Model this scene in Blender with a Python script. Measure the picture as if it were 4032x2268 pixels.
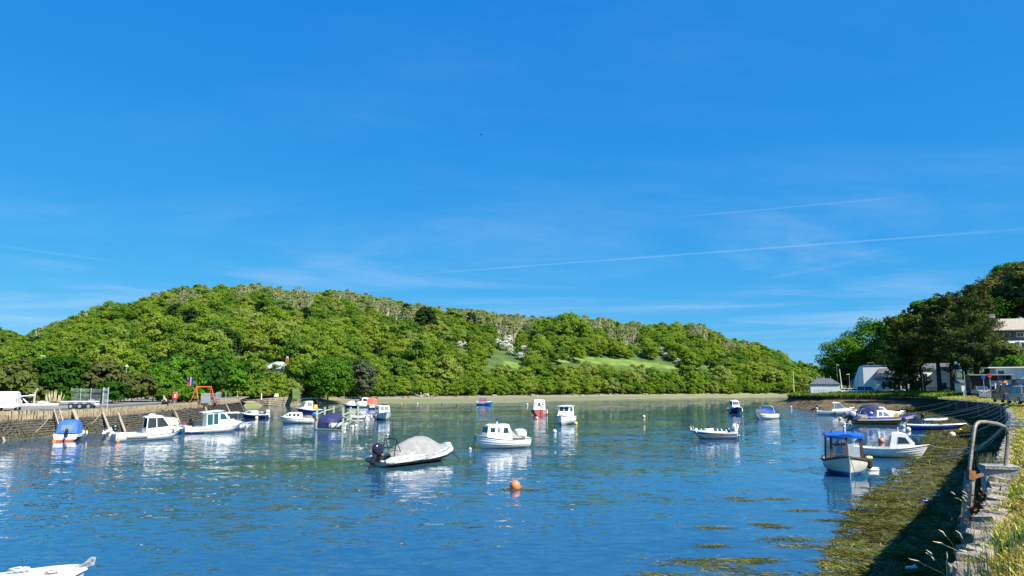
import bpy, math, random
import numpy as np
from mathutils import Vector, Matrix
for o in list(bpy.data.objects): bpy.data.objects.remove(o)
S = bpy.context.scene
C = S.collection
random.seed(7); rng = np.random.default_rng(7)
R = math.radians
# ------------------------------------------------------------------ camera, sky, sun, exposure
H = 5.0; F = 2800.0; UC, VC = 2016.0, 1134.0; PITCH = math.atan((1518 - VC) / F)
SP, CP = math.sin(PITCH), math.cos(PITCH)
cd = bpy.data.cameras.new('camera'); cam = bpy.data.objects.new('camera', cd); C.objects.link(cam)
cd.sensor_width = 36; cd.lens = 36 * F / 4032; cd.clip_start = .1; cd.clip_end = 9000
cam.location = (0, 0, H); cam.rotation_euler = (math.pi / 2 + PITCH, 0, 0)
S.camera = cam
S.render.resolution_x, S.render.resolution_y = 1024, 576
S.view_settings.view_transform = 'Standard'; S.view_settings.look = 'None'
S.view_settings.gamma = 1; S.view_settings.use_curve_mapping = False
S.view_settings.exposure = 1.0
S.render.engine = 'CYCLES'
def ray(u, v):
    cx = (u - UC) / F; cz = (VC - v) / F
    return (cx, CP - SP * cz, SP + CP * cz)
def P(u, v, z=0.0):
    d = ray(u, v); t = (z - H) / d[2]
    return Vector((d[0] * t, d[1] * t, z))
def Q(u, v, Y):
    d = ray(u, v); t = Y / d[1]
    return Vector((d[0] * t, Y, H + d[2] * t))
def XU(u, Y, z=3.0): return (u - UC) / F * (Y * CP + (z - H) * SP)
SAZ = math.atan2(.80, -.60); SEL = R(44)
sd = bpy.data.lights.new('sun', 'SUN'); sun = bpy.data.objects.new('sun', sd); C.objects.link(sun)
sd.energy = 5.0; sd.angle = R(.53); sd.color = (1, .955, .87)
sv = Vector((math.sin(SAZ) * math.cos(SEL), math.cos(SAZ) * math.cos(SEL), math.sin(SEL)))
sun.rotation_euler = sv.to_track_quat('Z', 'Y').to_euler(); sun.location = (60, -60, 90)
W = bpy.data.worlds.new('World'); S.world = W; W.use_nodes = True
def world():
    nt = W.node_tree; nt.nodes.clear(); N = nt.nodes.new; L = nt.links.new
    out = N('ShaderNodeOutputWorld'); bg = N('ShaderNodeBackground'); bg.inputs[1].default_value = .122
    sky = N('ShaderNodeTexSky'); sky.sky_type = 'NISHITA'; sky.sun_disc = False
    sky.sun_elevation = SEL; sky.sun_rotation = SAZ; sky.air_density = .8; sky.dust_density = .05; sky.ozone_density = 5
    # the deep, even blue of this sky: one tone curve per channel over the whole dome
    srgb = N('ShaderNodeSeparateColor'); crgb = N('ShaderNodeCombineColor'); L(sky.outputs[0], srgb.inputs[0])
    for k, (g_, a_) in enumerate(((1.3, .10), (.52, .865), (.20, 2.48))):
        pw = N('ShaderNodeMath'); pw.operation = 'POWER'; L(srgb.outputs[k], pw.inputs[0]); pw.inputs[1].default_value = g_
        ml = N('ShaderNodeMath'); ml.operation = 'MULTIPLY'; L(pw.outputs[0], ml.inputs[0]); ml.inputs[1].default_value = a_; L(ml.outputs[0], crgb.inputs[k])
    tc = N('ShaderNodeTexCoord'); sep = N('ShaderNodeSeparateXYZ'); L(tc.outputs['Generated'], sep.inputs[0])
    def M(op, a, b=None, c=None, clamp=False):
        n = N('ShaderNodeMath'); n.operation = op; n.use_clamp = clamp
        for i, q in enumerate((a, b, c)):
            if q is None: continue
            if isinstance(q, (int, float)): n.inputs[i].default_value = q
            else: L(q, n.inputs[i])
        return n.outputs[0]
    def dot(vec):
        n = N('ShaderNodeVectorMath'); n.operation = 'DOT_PRODUCT'; L(tc.outputs['Generated'], n.inputs[0]); n.inputs[1].default_value = vec
        return n.outputs['Value']
    def smooth(x, a, b):
        n = N('ShaderNodeMapRange'); n.interpolation_type = 'SMOOTHSTEP'; L(x, n.inputs[0])
        n.inputs[1].default_value = a; n.inputs[2].default_value = b; return n.outputs[0]
    # thin high cirrus on a flat layer: stretched noise in (x/z, y/z)
    zc = M('MAXIMUM', sep.outputs[2], .03)
    cx = M('DIVIDE', sep.outputs[0], zc); cy = M('DIVIDE', sep.outputs[1], zc)
    cmb = N('ShaderNodeCombineXYZ'); L(M('MULTIPLY', cx, .42), cmb.inputs[0]); L(M('MULTIPLY', cy, .55), cmb.inputs[1])
    nz = N('ShaderNodeTexNoise'); nz.inputs['Scale'].default_value = .55; nz.inputs['Detail'].default_value = 9; nz.inputs['Roughness'].default_value = .62
    nz.inputs['Distortion'].default_value = .5; L(cmb.outputs[0], nz.inputs['Vector'])
    el = smooth(sep.outputs[2], .10, .32)
    ci = M('MULTIPLY', smooth(nz.outputs[0], .44, .78), M('MULTIPLY_ADD', el, -.36, .46))
    bank = M('MULTIPLY', smooth(dot(Vector(ray(3250, 1190)).normalized()), .978, .999), M('MULTIPLY', smooth(nz.outputs[0], .40, .70), .42))
    tot = M('MAXIMUM', ci, bank)
    # contrails: great-circle streaks
    fine = N('ShaderNodeTexNoise'); fine.inputs['Scale'].default_value = 45; fine.inputs['Detail'].default_value = 4; L(tc.outputs['Generated'], fine.inputs['Vector'])
    for (u1, v1, u2, v2, wd, st) in ((1640, 1080, 4032, 902, .0011, .14), (2660, 856, 3560, 775, .0010, .085), (0, 968, 440, 1028, .0014, .07), (3030, 1095, 3390, 1025, .0022, .05)):
        a = Vector(ray(u1, v1)).normalized(); b = Vector(ray(u2, v2)).normalized()
        n = a.cross(b).normalized(); m = ((a + b) * .5).normalized(); t = n.cross(m).normalized()
        half = abs(b.dot(t))
        ab = M('ABSOLUTE', dot(n)); w = M('SUBTRACT', 1.0, smooth(ab, wd * .2, wd * 1.6))
        e = M('SUBTRACT', 1.0, smooth(M('ABSOLUTE', dot(t)), half * .6, half * 1.2))
        f = M('GREATER_THAN', dot(m), 0)
        k = M('MULTIPLY', M('MULTIPLY', w, e), M('MULTIPLY', f, st))
        tot = M('ADD', tot, M('MULTIPLY', k, M('MULTIPLY_ADD', fine.outputs[0], 1.0, .5)))
    hz = smooth(sep.outputs[2], .0, .12)
    mx = N('ShaderNodeMix'); mx.data_type = 'RGBA'; L(M('MULTIPLY', tot, hz, clamp=True), mx.inputs[0]); L(crgb.outputs[0], mx.inputs[6]); mx.inputs[7].default_value = (2.6, 3.2, 4.2, 1)
    L(mx.outputs[2], bg.inputs[0]); L(bg.outputs[0], out.inputs[0])
world()
# ------------------------------------------------------------------ helpers
def tag(o, label=None, cat=None, group=None, kind=None):
    if label: o['label'] = label
    if cat: o['category'] = cat
    if group: o['group'] = group
    if kind: o['kind'] = kind
    return o
def thing(name, label, cat, loc=(0, 0, 0), rz=0.0, group=None):
    o = bpy.data.objects.new(name, None); C.objects.link(o); o.empty_display_size = .3
    o.location = loc; o.rotation_euler = (0, 0, rz)
    return tag(o, label, cat, group)
def link(name, me, parent=None, mats=None):
    o = bpy.data.objects.new(name, me); C.objects.link(o)
    if parent: o.parent = parent
    return o
class MB:
    def __init__(s): s.v = []; s.f = []; s.m = []
    def add(s, vs, fs, m=0):
        b = len(s.v); s.v += [tuple(q) for q in vs]; s.f += [tuple(i + b for i in f) for f in fs]; s.m += [m] * len(fs); return s
    def box(s, c, d, m=0, rz=0.0, taper=1.0, ry=0.0):
        x, y, z = d[0] / 2, d[1] / 2, d[2] / 2; vs = []
        for k in (-1, 1):
            t = taper if k > 0 else 1.0
            for (i, j) in ((-1, -1), (1, -1), (1, 1), (-1, 1)): vs.append(Vector((i * x * t, j * y * t, k * z)))
        if ry: vs = [Matrix.Rotation(ry, 3, 'Y') @ q for q in vs]
        if rz: vs = [Matrix.Rotation(rz, 3, 'Z') @ q for q in vs]
        vs = [q + Vector(c) for q in vs]
        return s.add(vs, [(3, 2, 1, 0), (4, 5, 6, 7), (0, 1, 5, 4), (1, 2, 6, 5), (2, 3, 7, 6), (3, 0, 4, 7)], m)
    def bar(s, a, b, w, d=None, m=0):
        a = Vector(a); b = Vector(b); d = d or w; t = (b - a).normalized()
        n = t.cross(Vector((0, 0, 1)) if abs(t.z) < .95 else Vector((1, 0, 0))).normalized(); k = n.cross(t)
        vs = [q + n * (i * w / 2) + k * (j * d / 2) for q in (a, b) for (i, j) in ((-1, -1), (1, -1), (1, 1), (-1, 1))]
        return s.add(vs, [(3, 2, 1, 0), (4, 5, 6, 7), (0, 1, 5, 4), (1, 2, 6, 5), (2, 3, 7, 6), (3, 0, 4, 7)], m)
    def tube(s, pts, r, n=6, m=0, cap=True):
        pts = [Vector(q) for q in pts]; rings = []; up = None
        rr = r if isinstance(r, (list, tuple)) else [r] * len(pts)
        for i, q in enumerate(pts):
            t = (pts[min(i + 1, len(pts) - 1)] - pts[max(i - 1, 0)]).normalized()
            if up is None: up = t.orthogonal().normalized()
            up = (up - t * up.dot(t)); up = up.normalized() if up.length > 1e-6 else t.orthogonal().normalized()
            k = t.cross(up)
            rings.append([q + (up * math.cos(a) + k * math.sin(a)) * rr[i] for a in [2 * math.pi * j / n for j in range(n)]])
        return s.loft(rings, m=m, cap=cap)
    def loft(s, rings, m=0, closed=True, cap=True):
        n = len(rings[0]); vs = [q for r in rings for q in r]; fs = []
        for i in range(len(rings) - 1):
            for j in range(n if closed else n - 1):
                fs.append((i * n + j, i * n + (j + 1) % n, (i + 1) * n + (j + 1) % n, (i + 1) * n + j))
        if cap and closed: fs += [tuple(reversed(range(n))), tuple(range((len(rings) - 1) * n, len(rings) * n))]
        return s.add(vs, fs, m)
    def lathe(s, prof, c=(0, 0, 0), n=12, m=0, axis='Z'):
        rings = []
        for (r, z) in prof:
            ring = []
            for j in range(n):
                a = 2 * math.pi * j / n; q = Vector((r * math.cos(a), r * math.sin(a), z))
                if axis == 'X': q = Vector((q.z, q.x, q.y))
                if axis == 'Y': q = Vector((q.y, q.z, q.x))
                ring.append(q + Vector(c))
            rings.append(ring)
        return s.loft(rings, m=m)
    def ball(s, c, r, n=12, m=0, sz=1.0, sx=1.0, sy=1.0):
        k = max(5, n // 2 + 1); rings = []
        for i in range(k + 1):
            a = -math.pi / 2 + math.pi * i / k; rad = max(1e-4, math.cos(a)) * r
            rings.append([Vector((c[0] + rad * math.cos(2 * math.pi * j / n) * sx, c[1] + rad * math.sin(2 * math.pi * j / n) * sy, c[2] + r * math.sin(a) * sz)) for j in range(n)])
        return s.loft(rings, m=m)
    def rbox(s, c, d, r=.25, n=4, m=0, rot=None):
        # rounded box: superellipse rings along z
        rings = []
        for i in range(7):
            w = -1 + 2 * i / 6; sc = (1 - abs(w) ** 4 * .55) if i not in (0, 6) else .55
            zz = w * d[2] / 2
            ring = []
            for j in range(12):
                a = 2 * math.pi * (j + .5) / 12; ca, sa = math.cos(a), math.sin(a)
                q = Vector((math.copysign(abs(ca) ** .5, ca) * d[0] / 2 * sc, math.copysign(abs(sa) ** .5, sa) * d[1] / 2 * sc, zz))
                if rot is not None: q = rot @ q
                ring.append(q + Vector(c))
            rings.append(ring)
        return s.loft(rings, m=m)
    def poly(s, pts, th, nrm, m=0):
        nrm = Vector(nrm).normalized() * th; n = len(pts); a = [Vector(q) for q in pts]; vs = a + [q + nrm for q in a]
        fs = [tuple(reversed(range(n))), tuple(range(n, 2 * n))] + [(i, (i + 1) % n, n + (i + 1) % n, n + i) for i in range(n)]
        return s.add(vs, fs, m)
    def mesh(s, name, mats, smooth=35):
        me = bpy.data.meshes.new(name); me.from_pydata(s.v, [], s.f)
        for q in (mats if isinstance(mats, (list, tuple)) else [mats]): me.materials.append(q)
        me.polygons.foreach_set('material_index', s.m)
        if smooth:
            me.polygons.foreach_set('use_smooth', [True] * len(s.f)); me.set_sharp_from_angle(angle=R(smooth))
        me.validate(); me.update(); return me
    def build(s, name, mats, parent=None, smooth=35):
        return link(name, s.mesh(name, mats, smooth), parent)
def fixn(me):
    import bmesh
    bm = bmesh.new(); bm.from_mesh(me); bmesh.ops.recalc_face_normals(bm, faces=bm.faces); bm.to_mesh(me); bm.free(); me.update()
def copy_tree(o, parent=None):
    c = o.copy(); C.objects.link(c)
    if parent: c.parent = parent
    for ch in list(o.children): copy_tree(ch, c)
    return c
# ------------------------------------------------------------------ materials
MATS = {}
def mat(name, col, rough=.5, var=.12, scale=3.0, bump=0.0, metal=0.0, col2=None, spec=.5, bscale=None, stretch=(1, 1, 1), coords='Object', detail=5, lo=.35, hi=.65):
    m = bpy.data.materials.new(name); m.use_nodes = True; nt = m.node_tree; N = nt.nodes.new; L = nt.links.new
    b = nt.nodes['Principled BSDF']; b.inputs['Roughness'].default_value = rough; b.inputs['Metallic'].default_value = metal
    b.inputs['Specular IOR Level'].default_value = spec
    tc = N('ShaderNodeTexCoord'); mp = N('ShaderNodeMapping'); mp.inputs['Scale'].default_value = stretch
    if coords == 'World':
        g = N('ShaderNodeNewGeometry'); L(g.outputs['Position'], mp.inputs[0])
    else: L(tc.outputs[coords], mp.inputs[0])
    nz = N('ShaderNodeTexNoise'); nz.inputs['Scale'].default_value = scale; nz.inputs['Detail'].default_value = detail; L(mp.outputs[0], nz.inputs['Vector'])
    cr = N('ShaderNodeValToRGB'); L(nz.outputs[0], cr.inputs[0])
    c2 = col2 or tuple(c * (1 - 2 * var) for c in col); c1 = tuple(min(1, c * (1 + var * .6)) for c in col) if not col2 else col
    cr.color_ramp.elements[0].position = lo; cr.color_ramp.elements[0].color = (*c2, 1)
    cr.color_ramp.elements[1].position = hi; cr.color_ramp.elements[1].color = (*c1, 1)
    L(cr.outputs[0], b.inputs['Base Color'])
    if bump:
        n2 = N('ShaderNodeTexNoise'); n2.inputs['Scale'].default_value = bscale or scale * 4; n2.inputs['Detail'].default_value = 6; L(mp.outputs[0], n2.inputs['Vector'])
        bp = N('ShaderNodeBump'); bp.inputs['Strength'].default_value = bump; bp.inputs['Distance'].default_value = .05; L(n2.outputs[0], bp.inputs['Height']); L(bp.outputs[0], b.inputs['Normal'])
    MATS[name] = m; return m
def glassmat(name, col, alpha=1.0, rough=.04):
    m = bpy.data.materials.new(name); m.use_nodes = True; nt = m.node_tree; b = nt.nodes['Principled BSDF']
    b.inputs['Base Color'].default_value = (*col, 1); b.inputs['Roughness'].default_value = rough; b.inputs['IOR'].default_value = 1.5
    if alpha < 1: b.inputs['Alpha'].default_value = alpha
    nz = nt.nodes.new('ShaderNodeTexNoise'); nz.inputs['Scale'].default_value = 2.5
    mr = nt.nodes.new('ShaderNodeMapRange'); mr.inputs[3].default_value = rough; mr.inputs[4].default_value = rough + .08
    nt.links.new(nz.outputs[0], mr.inputs[0]); nt.links.new(mr.outputs[0], b.inputs['Roughness'])
    MATS[name] = m; return m
def leafmat(name, cols, trans=.35, lfv=.55, objv=True):
    m = bpy.data.materials.new(name); m.use_nodes = True; nt = m.node_tree; N = nt.nodes.new; L = nt.links.new
    nt.nodes.clear(); out = N('ShaderNodeOutputMaterial')
    cr = N('ShaderNodeValToRGB'); els = cr.color_ramp.elements
    els[0].position = 0; els[0].color = (*cols[0], 1); els[1].position = 1; els[1].color = (*cols[-1], 1)
    for i, c in enumerate(cols[1:-1]):
        e = els.new((i + 1) / (len(cols) - 1)); e.color = (*c, 1)
    oi = N('ShaderNodeObjectInfo'); at = N('ShaderNodeAttribute'); at.attribute_name = 'lf'
    if objv: L(oi.outputs['Random'], cr.inputs[0])
    else: L(at.outputs['Fac'], cr.inputs[0])
    mr = N('ShaderNodeMapRange'); mr.inputs[3].default_value = 1 - lfv * .6; mr.inputs[4].default_value = 1 + lfv * .6; L(at.outputs['Fac'], mr.inputs[0])
    hs = N('ShaderNodeHueSaturation'); L(cr.outputs[0], hs.inputs['Color']); L(mr.outputs[0], hs.inputs['Value'])
    d = N('ShaderNodeBsdfDiffuse'); t = N('ShaderNodeBsdfTranslucent'); mx = N('ShaderNodeMixShader'); mx.inputs[0].default_value = trans
    L(hs.outputs[0], d.inputs[0]); L(hs.outputs[0], t.inputs[0]); L(d.outputs[0], mx.inputs[1]); L(t.outputs[0], mx.inputs[2])
    L(mx.outputs[0], out.inputs[0]); MATS[name] = m; return m
white = mat('white_gelcoat', (.80, .80, .78), .28, .05, 2.2)
cream = mat('cream_paint', (.74, .68, .54), .4, .05, 2)
offw = mat('weathered_white', (.70, .69, .64), .45, .09, 2)
navy = mat('navy_paint', (.010, .016, .085), .3, .15, 2)
royal = mat('royal_blue_paint', (.012, .05, .33), .35, .12, 2)
blue2 = mat('bright_blue_paint', (.012, .16, .55), .4, .12, 2)
redp = mat('red_paint', (.50, .045, .035), .4, .15, 2)
palered = mat('faded_red_paint', (.48, .09, .08), .5, .15, 3)
coral = mat('orange_canvas', (.62, .17, .09), .75, .12, 3, .15)
orange = mat('orange_plastic', (.85, .22, .07), .4, .1, 4)
orange2 = mat('amber_plastic', (.85, .33, .03), .4, .1, 4)
peach = mat('faded_buoy_plastic', (.80, .55, .33), .5, .14, 5)
yellow = mat('yellow_plastic', (.80, .48, .03), .45, .1, 3)
black = mat('black_plastic', (.012, .013, .016), .35, .2, 3)
rubber = mat('black_rubber', (.018, .018, .019), .7, .2, 6)
greyc = mat('grey_canvas', (.25, .25, .235), .8, .10, 2.5, .25, bscale=5)
greyt = mat('grey_tube_fabric', (.42, .42, .41), .6, .08, 2.5)
navyc = mat('navy_canvas', (.020, .024, .10), .75, .2, 2, .3, bscale=6)
bluec = mat('blue_canvas', (.035, .13, .42), .75, .14, 2, .3, bscale=4)
steel = mat('stainless_steel', (.55, .56, .57), .22, .08, 8, metal=.9)
galv = mat('galvanised_steel', (.46, .48, .48), .42, .12, 6, metal=.45)
bottom = mat('weedy_antifouling', (.19, .165, .10), .6, .2, 4)
bluebot = mat('blue_antifouling', (.03, .14, .34), .5, .12, 4)
redbot = mat('red_antifouling', (.46, .11, .07), .5, .15, 4)
darkline = mat('grey_brown_fender_strip', (.10, .095, .085), .6, .15, 4)
wood = mat('grey_timber', (.33, .29, .22), .8, .18, 2, .3, stretch=(6, 6, .8))
pwood = mat('pale_green_timber', (.42, .44, .27), .8, .14, 3, .3, stretch=(5, 5, .8))
maho = mat('red_brown_timber', (.16, .055, .035), .35, .2, 5, .1)
brownw = mat('dark_brown_timber', (.07, .045, .03), .6, .2, 5, .1)
glass = glassmat('dark_glass', (.03, .04, .048)); glassl = glassmat('grey_glass', (.16, .20, .23)); gteal = glassmat('teal_glass', (.02, .075, .075))
clear = glassmat('clear_glass', (.5, .56, .58), .34, .02)
asph = mat('asphalt', (.10, .095, .09), .9, .16, 1.5, .3, coords='World')
quayt = mat('dusty_quay_surface', (.235, .215, .18), .9, .14, .6, .3, coords='World', bscale=8)
rock = mat('ochre_slate', (.36, .285, .15), .9, .22, 2.5, .5, coords='World', bscale=14, col2=(.21, .18, .13))
rockd = mat('tidal_and_shade_slate', (.085, .075, .055), .85, .25, 2.5, .6, coords='World', bscale=10, col2=(.045, .042, .03))  # tide-dark stone on the quay; also paints the right wall face's shade
rockg = mat('grey_slate', (.33, .28, .205), .9, .25, 5, .6, coords='World', bscale=22, col2=(.13, .115, .09))
conc = mat('weathered_concrete', (.34, .325, .29), .9, .16, 4, .5, coords='World', bscale=18)
sand = mat('sand_and_mud', (.27, .225, .145), .9, .14, .25, .3, coords='World', stretch=(.3, 1, 1), col2=(.19, .175, .105))
algae = mat('algae_mud', (.15, .17, .05), .75, .2, .18, .2, coords='World', stretch=(.25, 1.6, 1), col2=(.20, .19, .11))
slate = mat('slate_roof', (.115, .12, .135), .6, .2, 3, .3)
tiler = mat('stone_tile_roof', (.36, .32, .25), .85, .14, 4, .4)
render = mat('white_render', (.80, .79, .76), .8, .05, 1.2)
brick = mat('brick_red', (.40, .14, .08), .85, .15, 5, .3)

def stain(m, z0, z1, col, sc=(3, 3, .6), world=False, amt=.85, jit=.25):
    """tide and grime band with a ragged upper edge, low on hulls and walls"""
    nt = m.node_tree; N = nt.nodes.new; L = nt.links.new; b = nt.nodes['Principled BSDF']; old = b.inputs['Base Color'].links[0].from_socket
    if world: g = N('ShaderNodeNewGeometry'); v = g.outputs['Position']
    else: g = N('ShaderNodeTexCoord'); v = g.outputs['Object']
    sp = N('ShaderNodeSeparateXYZ'); L(v, sp.inputs[0]); mp = N('ShaderNodeMapping'); mp.inputs['Scale'].default_value = sc; L(v, mp.inputs[0]); nz = N('ShaderNodeTexNoise'); nz.inputs['Scale'].default_value = 2.2; nz.inputs['Detail'].default_value = 6; L(mp.outputs[0], nz.inputs['Vector'])
    ad = N('ShaderNodeMath'); ad.operation = 'MULTIPLY_ADD'; L(nz.outputs[0], ad.inputs[0]); ad.inputs[1].default_value = -jit * 2; L(sp.outputs[2], ad.inputs[2])
    mr = N('ShaderNodeMapRange'); mr.inputs[1].default_value = z0 - jit; mr.inputs[2].default_value = z1 - jit; mr.inputs[3].default_value = amt; mr.inputs[4].default_value = 0; L(ad.outputs[0], mr.inputs[0])
    mx = N('ShaderNodeMix'); mx.data_type = 'RGBA'; L(mr.outputs[0], mx.inputs[0]); L(old, mx.inputs[6]); mx.inputs[7].default_value = (*col, 1); L(mx.outputs[2], b.inputs['Base Color'])
hullw = mat('stained_white_hull', (.80, .80, .77), .3, .05, 2.2); stain(hullw, .10, .42, (.50, .44, .27), amt=.8)
hullo = mat('stained_offwhite_hull', (.70, .69, .64), .4, .07, 2.0); stain(hullo, .10, .45, (.42, .37, .23), amt=.8)
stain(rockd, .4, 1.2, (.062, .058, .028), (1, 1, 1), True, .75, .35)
# ------------------------------------------------------------------ terrain
def interp(tab, x): return float(np.interp(x, [a for a, b in tab], [b for a, b in tab]))
FOOT = [(-600, 172), (0, 168), (500, 165), (950, 180), (1150, 190), (1300, 213), (1700, 240), (2000, 262), (2400, 290), (2650, 306), (2950, 330), (3150, 345), (3700, 365)]
WLINE = [(850, 150), (950, 175), (1200, 193), (1300, 197), (1700, 199), (2000, 206), (2400, 250), (2650, 291), (2950, 322), (3150, 335), (3700, 350)]
RIDGEV = [(-600, 1440), (0, 1361), (109, 1301), (234, 1258), (435, 1209), (598, 1176), (761, 1143), (897, 1130), (978, 1127), (1065, 1138), (1250, 1152), (1400, 1165), (1545, 1183), (1735, 1210), (1952, 1226), (2115, 1248), (2224, 1237), (2387, 1253), (2586, 1273), (2749, 1266), (2866, 1306), (3005, 1336), (3145, 1397), (3262, 1439), (3340, 1475), (3700, 1500)]
RIDGED = [(-600, 200), (0, 200), (600, 225), (950, 225), (1400, 205), (2000, 170), (2400, 160), (2750, 150), (3000, 125), (3300, 90), (3700, 80)]
def hill(u, Y):
    f = interp(FOOT, u); d = interp(RIDGED, u); t = (Y - f) / d
    zr = Q(u, interp(RIDGEV, u), f + d).z - 10.2 - (1.5 if u < 300 else 0) - (2.0 if 800 < u < 1250 else 0)
    zf = 2.2 if u < 950 else 1.5
    if t <= 0: return zf, t
    if t <= 1: z = zf + (zr - zf) * math.sin(min(1, t) * math.pi / 2) ** .95
    else: z = zr - (zr - zf) * .55 * (t - 1) ** 1.5
    z += 1.1 * math.sin(Y * .09 + u * .004) * math.sin(u * .011) * min(1, t * 3) * (1 if t < .8 else .4)
    return z, t
MEAD = [((2180, 1410), (2300, 1403), (2480, 1416), (2710, 1446), (2720, 1458), (2500, 1442), (2290, 1428), (2190, 1424)), ((1975, 1418), (2050, 1430), (2055, 1462), (1995, 1462))]
def proj(p):
    x, y, z = p[0], p[1], p[2] - H
    dd = y * CP + z * SP; return UC + F * x / dd, VC - F * (-y * SP + z * CP) / dd
def inpoly(u, v, poly):
    c = False; n = len(poly)
    for i in range(n):
        (x1, y1), (x2, y2) = poly[i], poly[(i + 1) % n]
        if (y1 > v) != (y2 > v) and u < (x2 - x1) * (v - y1) / (y2 - y1) + x1: c = not c
    return c
def hpt(u, Y):
    z, t = hill(u, Y); return (XU(u, Y, z), Y, z)
under = mat('woodland_floor', (.065, .115, .02), .95, .2, .15, .3, coords='World')
meadow = mat('meadow_grass', (.23, .32, .035), .9, .12, .12, .35, coords='World', bscale=1.5, col2=(.15, .25, .03))
grassg = mat('rough_green_grass', (.10, .155, .03), .9, .2, .5, .5, coords='World', bscale=6)
straw = mat('dry_grass_ground', (.33, .26, .10), .95, .18, .7, .6, coords='World', bscale=12, col2=(.16, .18, .05))
weedm = mat('weed_covered_mud', (.085, .08, .03), .95, .2, 1.1, .8, coords='World', bscale=9, col2=(.05, .05, .02), stretch=(1, .6, 1), spec=.15)
def grid(name, pts, nu, nv, mats, mi=None, kind='structure', smooth=True):
    me = bpy.data.meshes.new(name); fs = []; ms = []
    for i in range(nu - 1):
        for j in range(nv - 1):
            fs.append((i * nv + j, (i + 1) * nv + j, (i + 1) * nv + j + 1, i * nv + j + 1)); ms.append(mi(i, j) if mi else 0)
    me.from_pydata(pts, [], fs)
    for q in mats: me.materials.append(q)
    me.polygons.foreach_set('material_index', ms); me.polygons.foreach_set('use_smooth', [smooth] * len(fs)); me.update()
    o = link(name, me)
    if kind: o['kind'] = kind
    return o
# base ground far beyond the horizon (below the water)
gm = MB(); rr = [[(r * math.cos(2 * math.pi * k / 48), r * math.sin(2 * math.pi * k / 48), -2.5) for k in range(48)] for r in (1, 200, 900, 4500)]
gm.loft(rr, cap=False); tag(gm.build('ground', under), kind='structure')
us = [-600 + 12.5 * k for k in range(345)]; ts = [0, .02, .05] + [.075 + k * .025 for k in range(38)] + [1.08, 1.2, 1.35, 1.6, 2.0]
pts = []; md = []
def edgedist(u, v, poly):
    d = 1e9
    for i in range(len(poly)):
        (x1, y1), (x2, y2) = poly[i], poly[(i + 1) % len(poly)]; l2 = (x2 - x1) ** 2 + (y2 - y1) ** 2; t = max(0, min(1, ((u - x1) * (x2 - x1) + (v - y1) * (y2 - y1)) / l2)); d = min(d, math.hypot(u - x1 - t * (x2 - x1), v - y1 - t * (y2 - y1)))
    return d
for u in us:
    f, d = interp(FOOT, u), interp(RIDGED, u)
    for t in ts:
        p_ = hpt(u, f + d * t); pts.append(p_); c = proj(p_); w_ = -99
        if 1850 < c[0] < 2800 and t < .95:
            for q in MEAD: w_ = max(w_, edgedist(c[0], c[1], q) * (1 if inpoly(c[0], c[1], q) else -1))
        md.append(max(0, min(1, .5 + w_ / 22)))
ho = grid('hill', pts, len(us), len(ts), [under]); at_ = ho.data.attributes.new('mead', 'FLOAT', 'POINT'); at_.data.foreach_set('value', md)
def hillmat():
    nt = under.node_tree; N = nt.nodes.new; L = nt.links.new; b = nt.nodes['Principled BSDF']; old = b.inputs['Base Color'].links[0].from_socket
    a = N('ShaderNodeAttribute'); a.attribute_name = 'mead'; g = N('ShaderNodeNewGeometry'); nz = N('ShaderNodeTexNoise'); nz.inputs['Scale'].default_value = .22; nz.inputs['Detail'].default_value = 6; L(g.outputs['Position'], nz.inputs['Vector'])
    cr = N('ShaderNodeValToRGB'); L(nz.outputs[0], cr.inputs[0]); e = cr.color_ramp.elements; e[0].position = .34; e[0].color = (.075, .15, .02, 1); e[1].position = .66; e[1].color = (.16, .235, .033, 1); k = e.new(.5); k.color = (.115, .19, .025, 1)
    th = N('ShaderNodeMath'); th.operation = 'ADD'; L(a.outputs['Fac'], th.inputs[0]); sb = N('ShaderNodeMath'); sb.operation = 'SUBTRACT'; L(nz.outputs[0], sb.inputs[0]); sb.inputs[1].default_value = .5; L(sb.outputs[0], th.inputs[1])
    mr = N('ShaderNodeMapRange'); mr.inputs[1].default_value = .4; mr.inputs[2].default_value = .62; L(th.outputs[0], mr.inputs[0]); mx = N('ShaderNodeMix'); mx.data_type = 'RGBA'; L(mr.outputs[0], mx.inputs[0]); L(old, mx.inputs[6]); L(cr.outputs[0], mx.inputs[7]); L(mx.outputs[2], b.inputs['Base Color'])
hillmat()
# beach of sand and green algae between waterline and the trees
bu = list(range(860, 3701, 20)); bs = [-.12, 0, .15, .3, .45, .6, .75, .9, 1.0]
bp = []
for u in bu:
    w, f = interp(WLINE, u), interp(FOOT, u); zf = hpt(u, f)[2]
    for s in bs:
        Y = w + (f - w) * s; z = max(-.5, s * zf * .97 + .05 * math.sin(u * .05 + s * 9) * (s > 0.05) * (s < .95)) if s > 0 else -.35
        bp.append((XU(u, Y, z), Y, z + (0.004 if s < 1 else 0)))
grid('beach', bp, len(bu), len(bs), [sand, algae], lambda i, j: 1 if j < 5 else 0)
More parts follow.
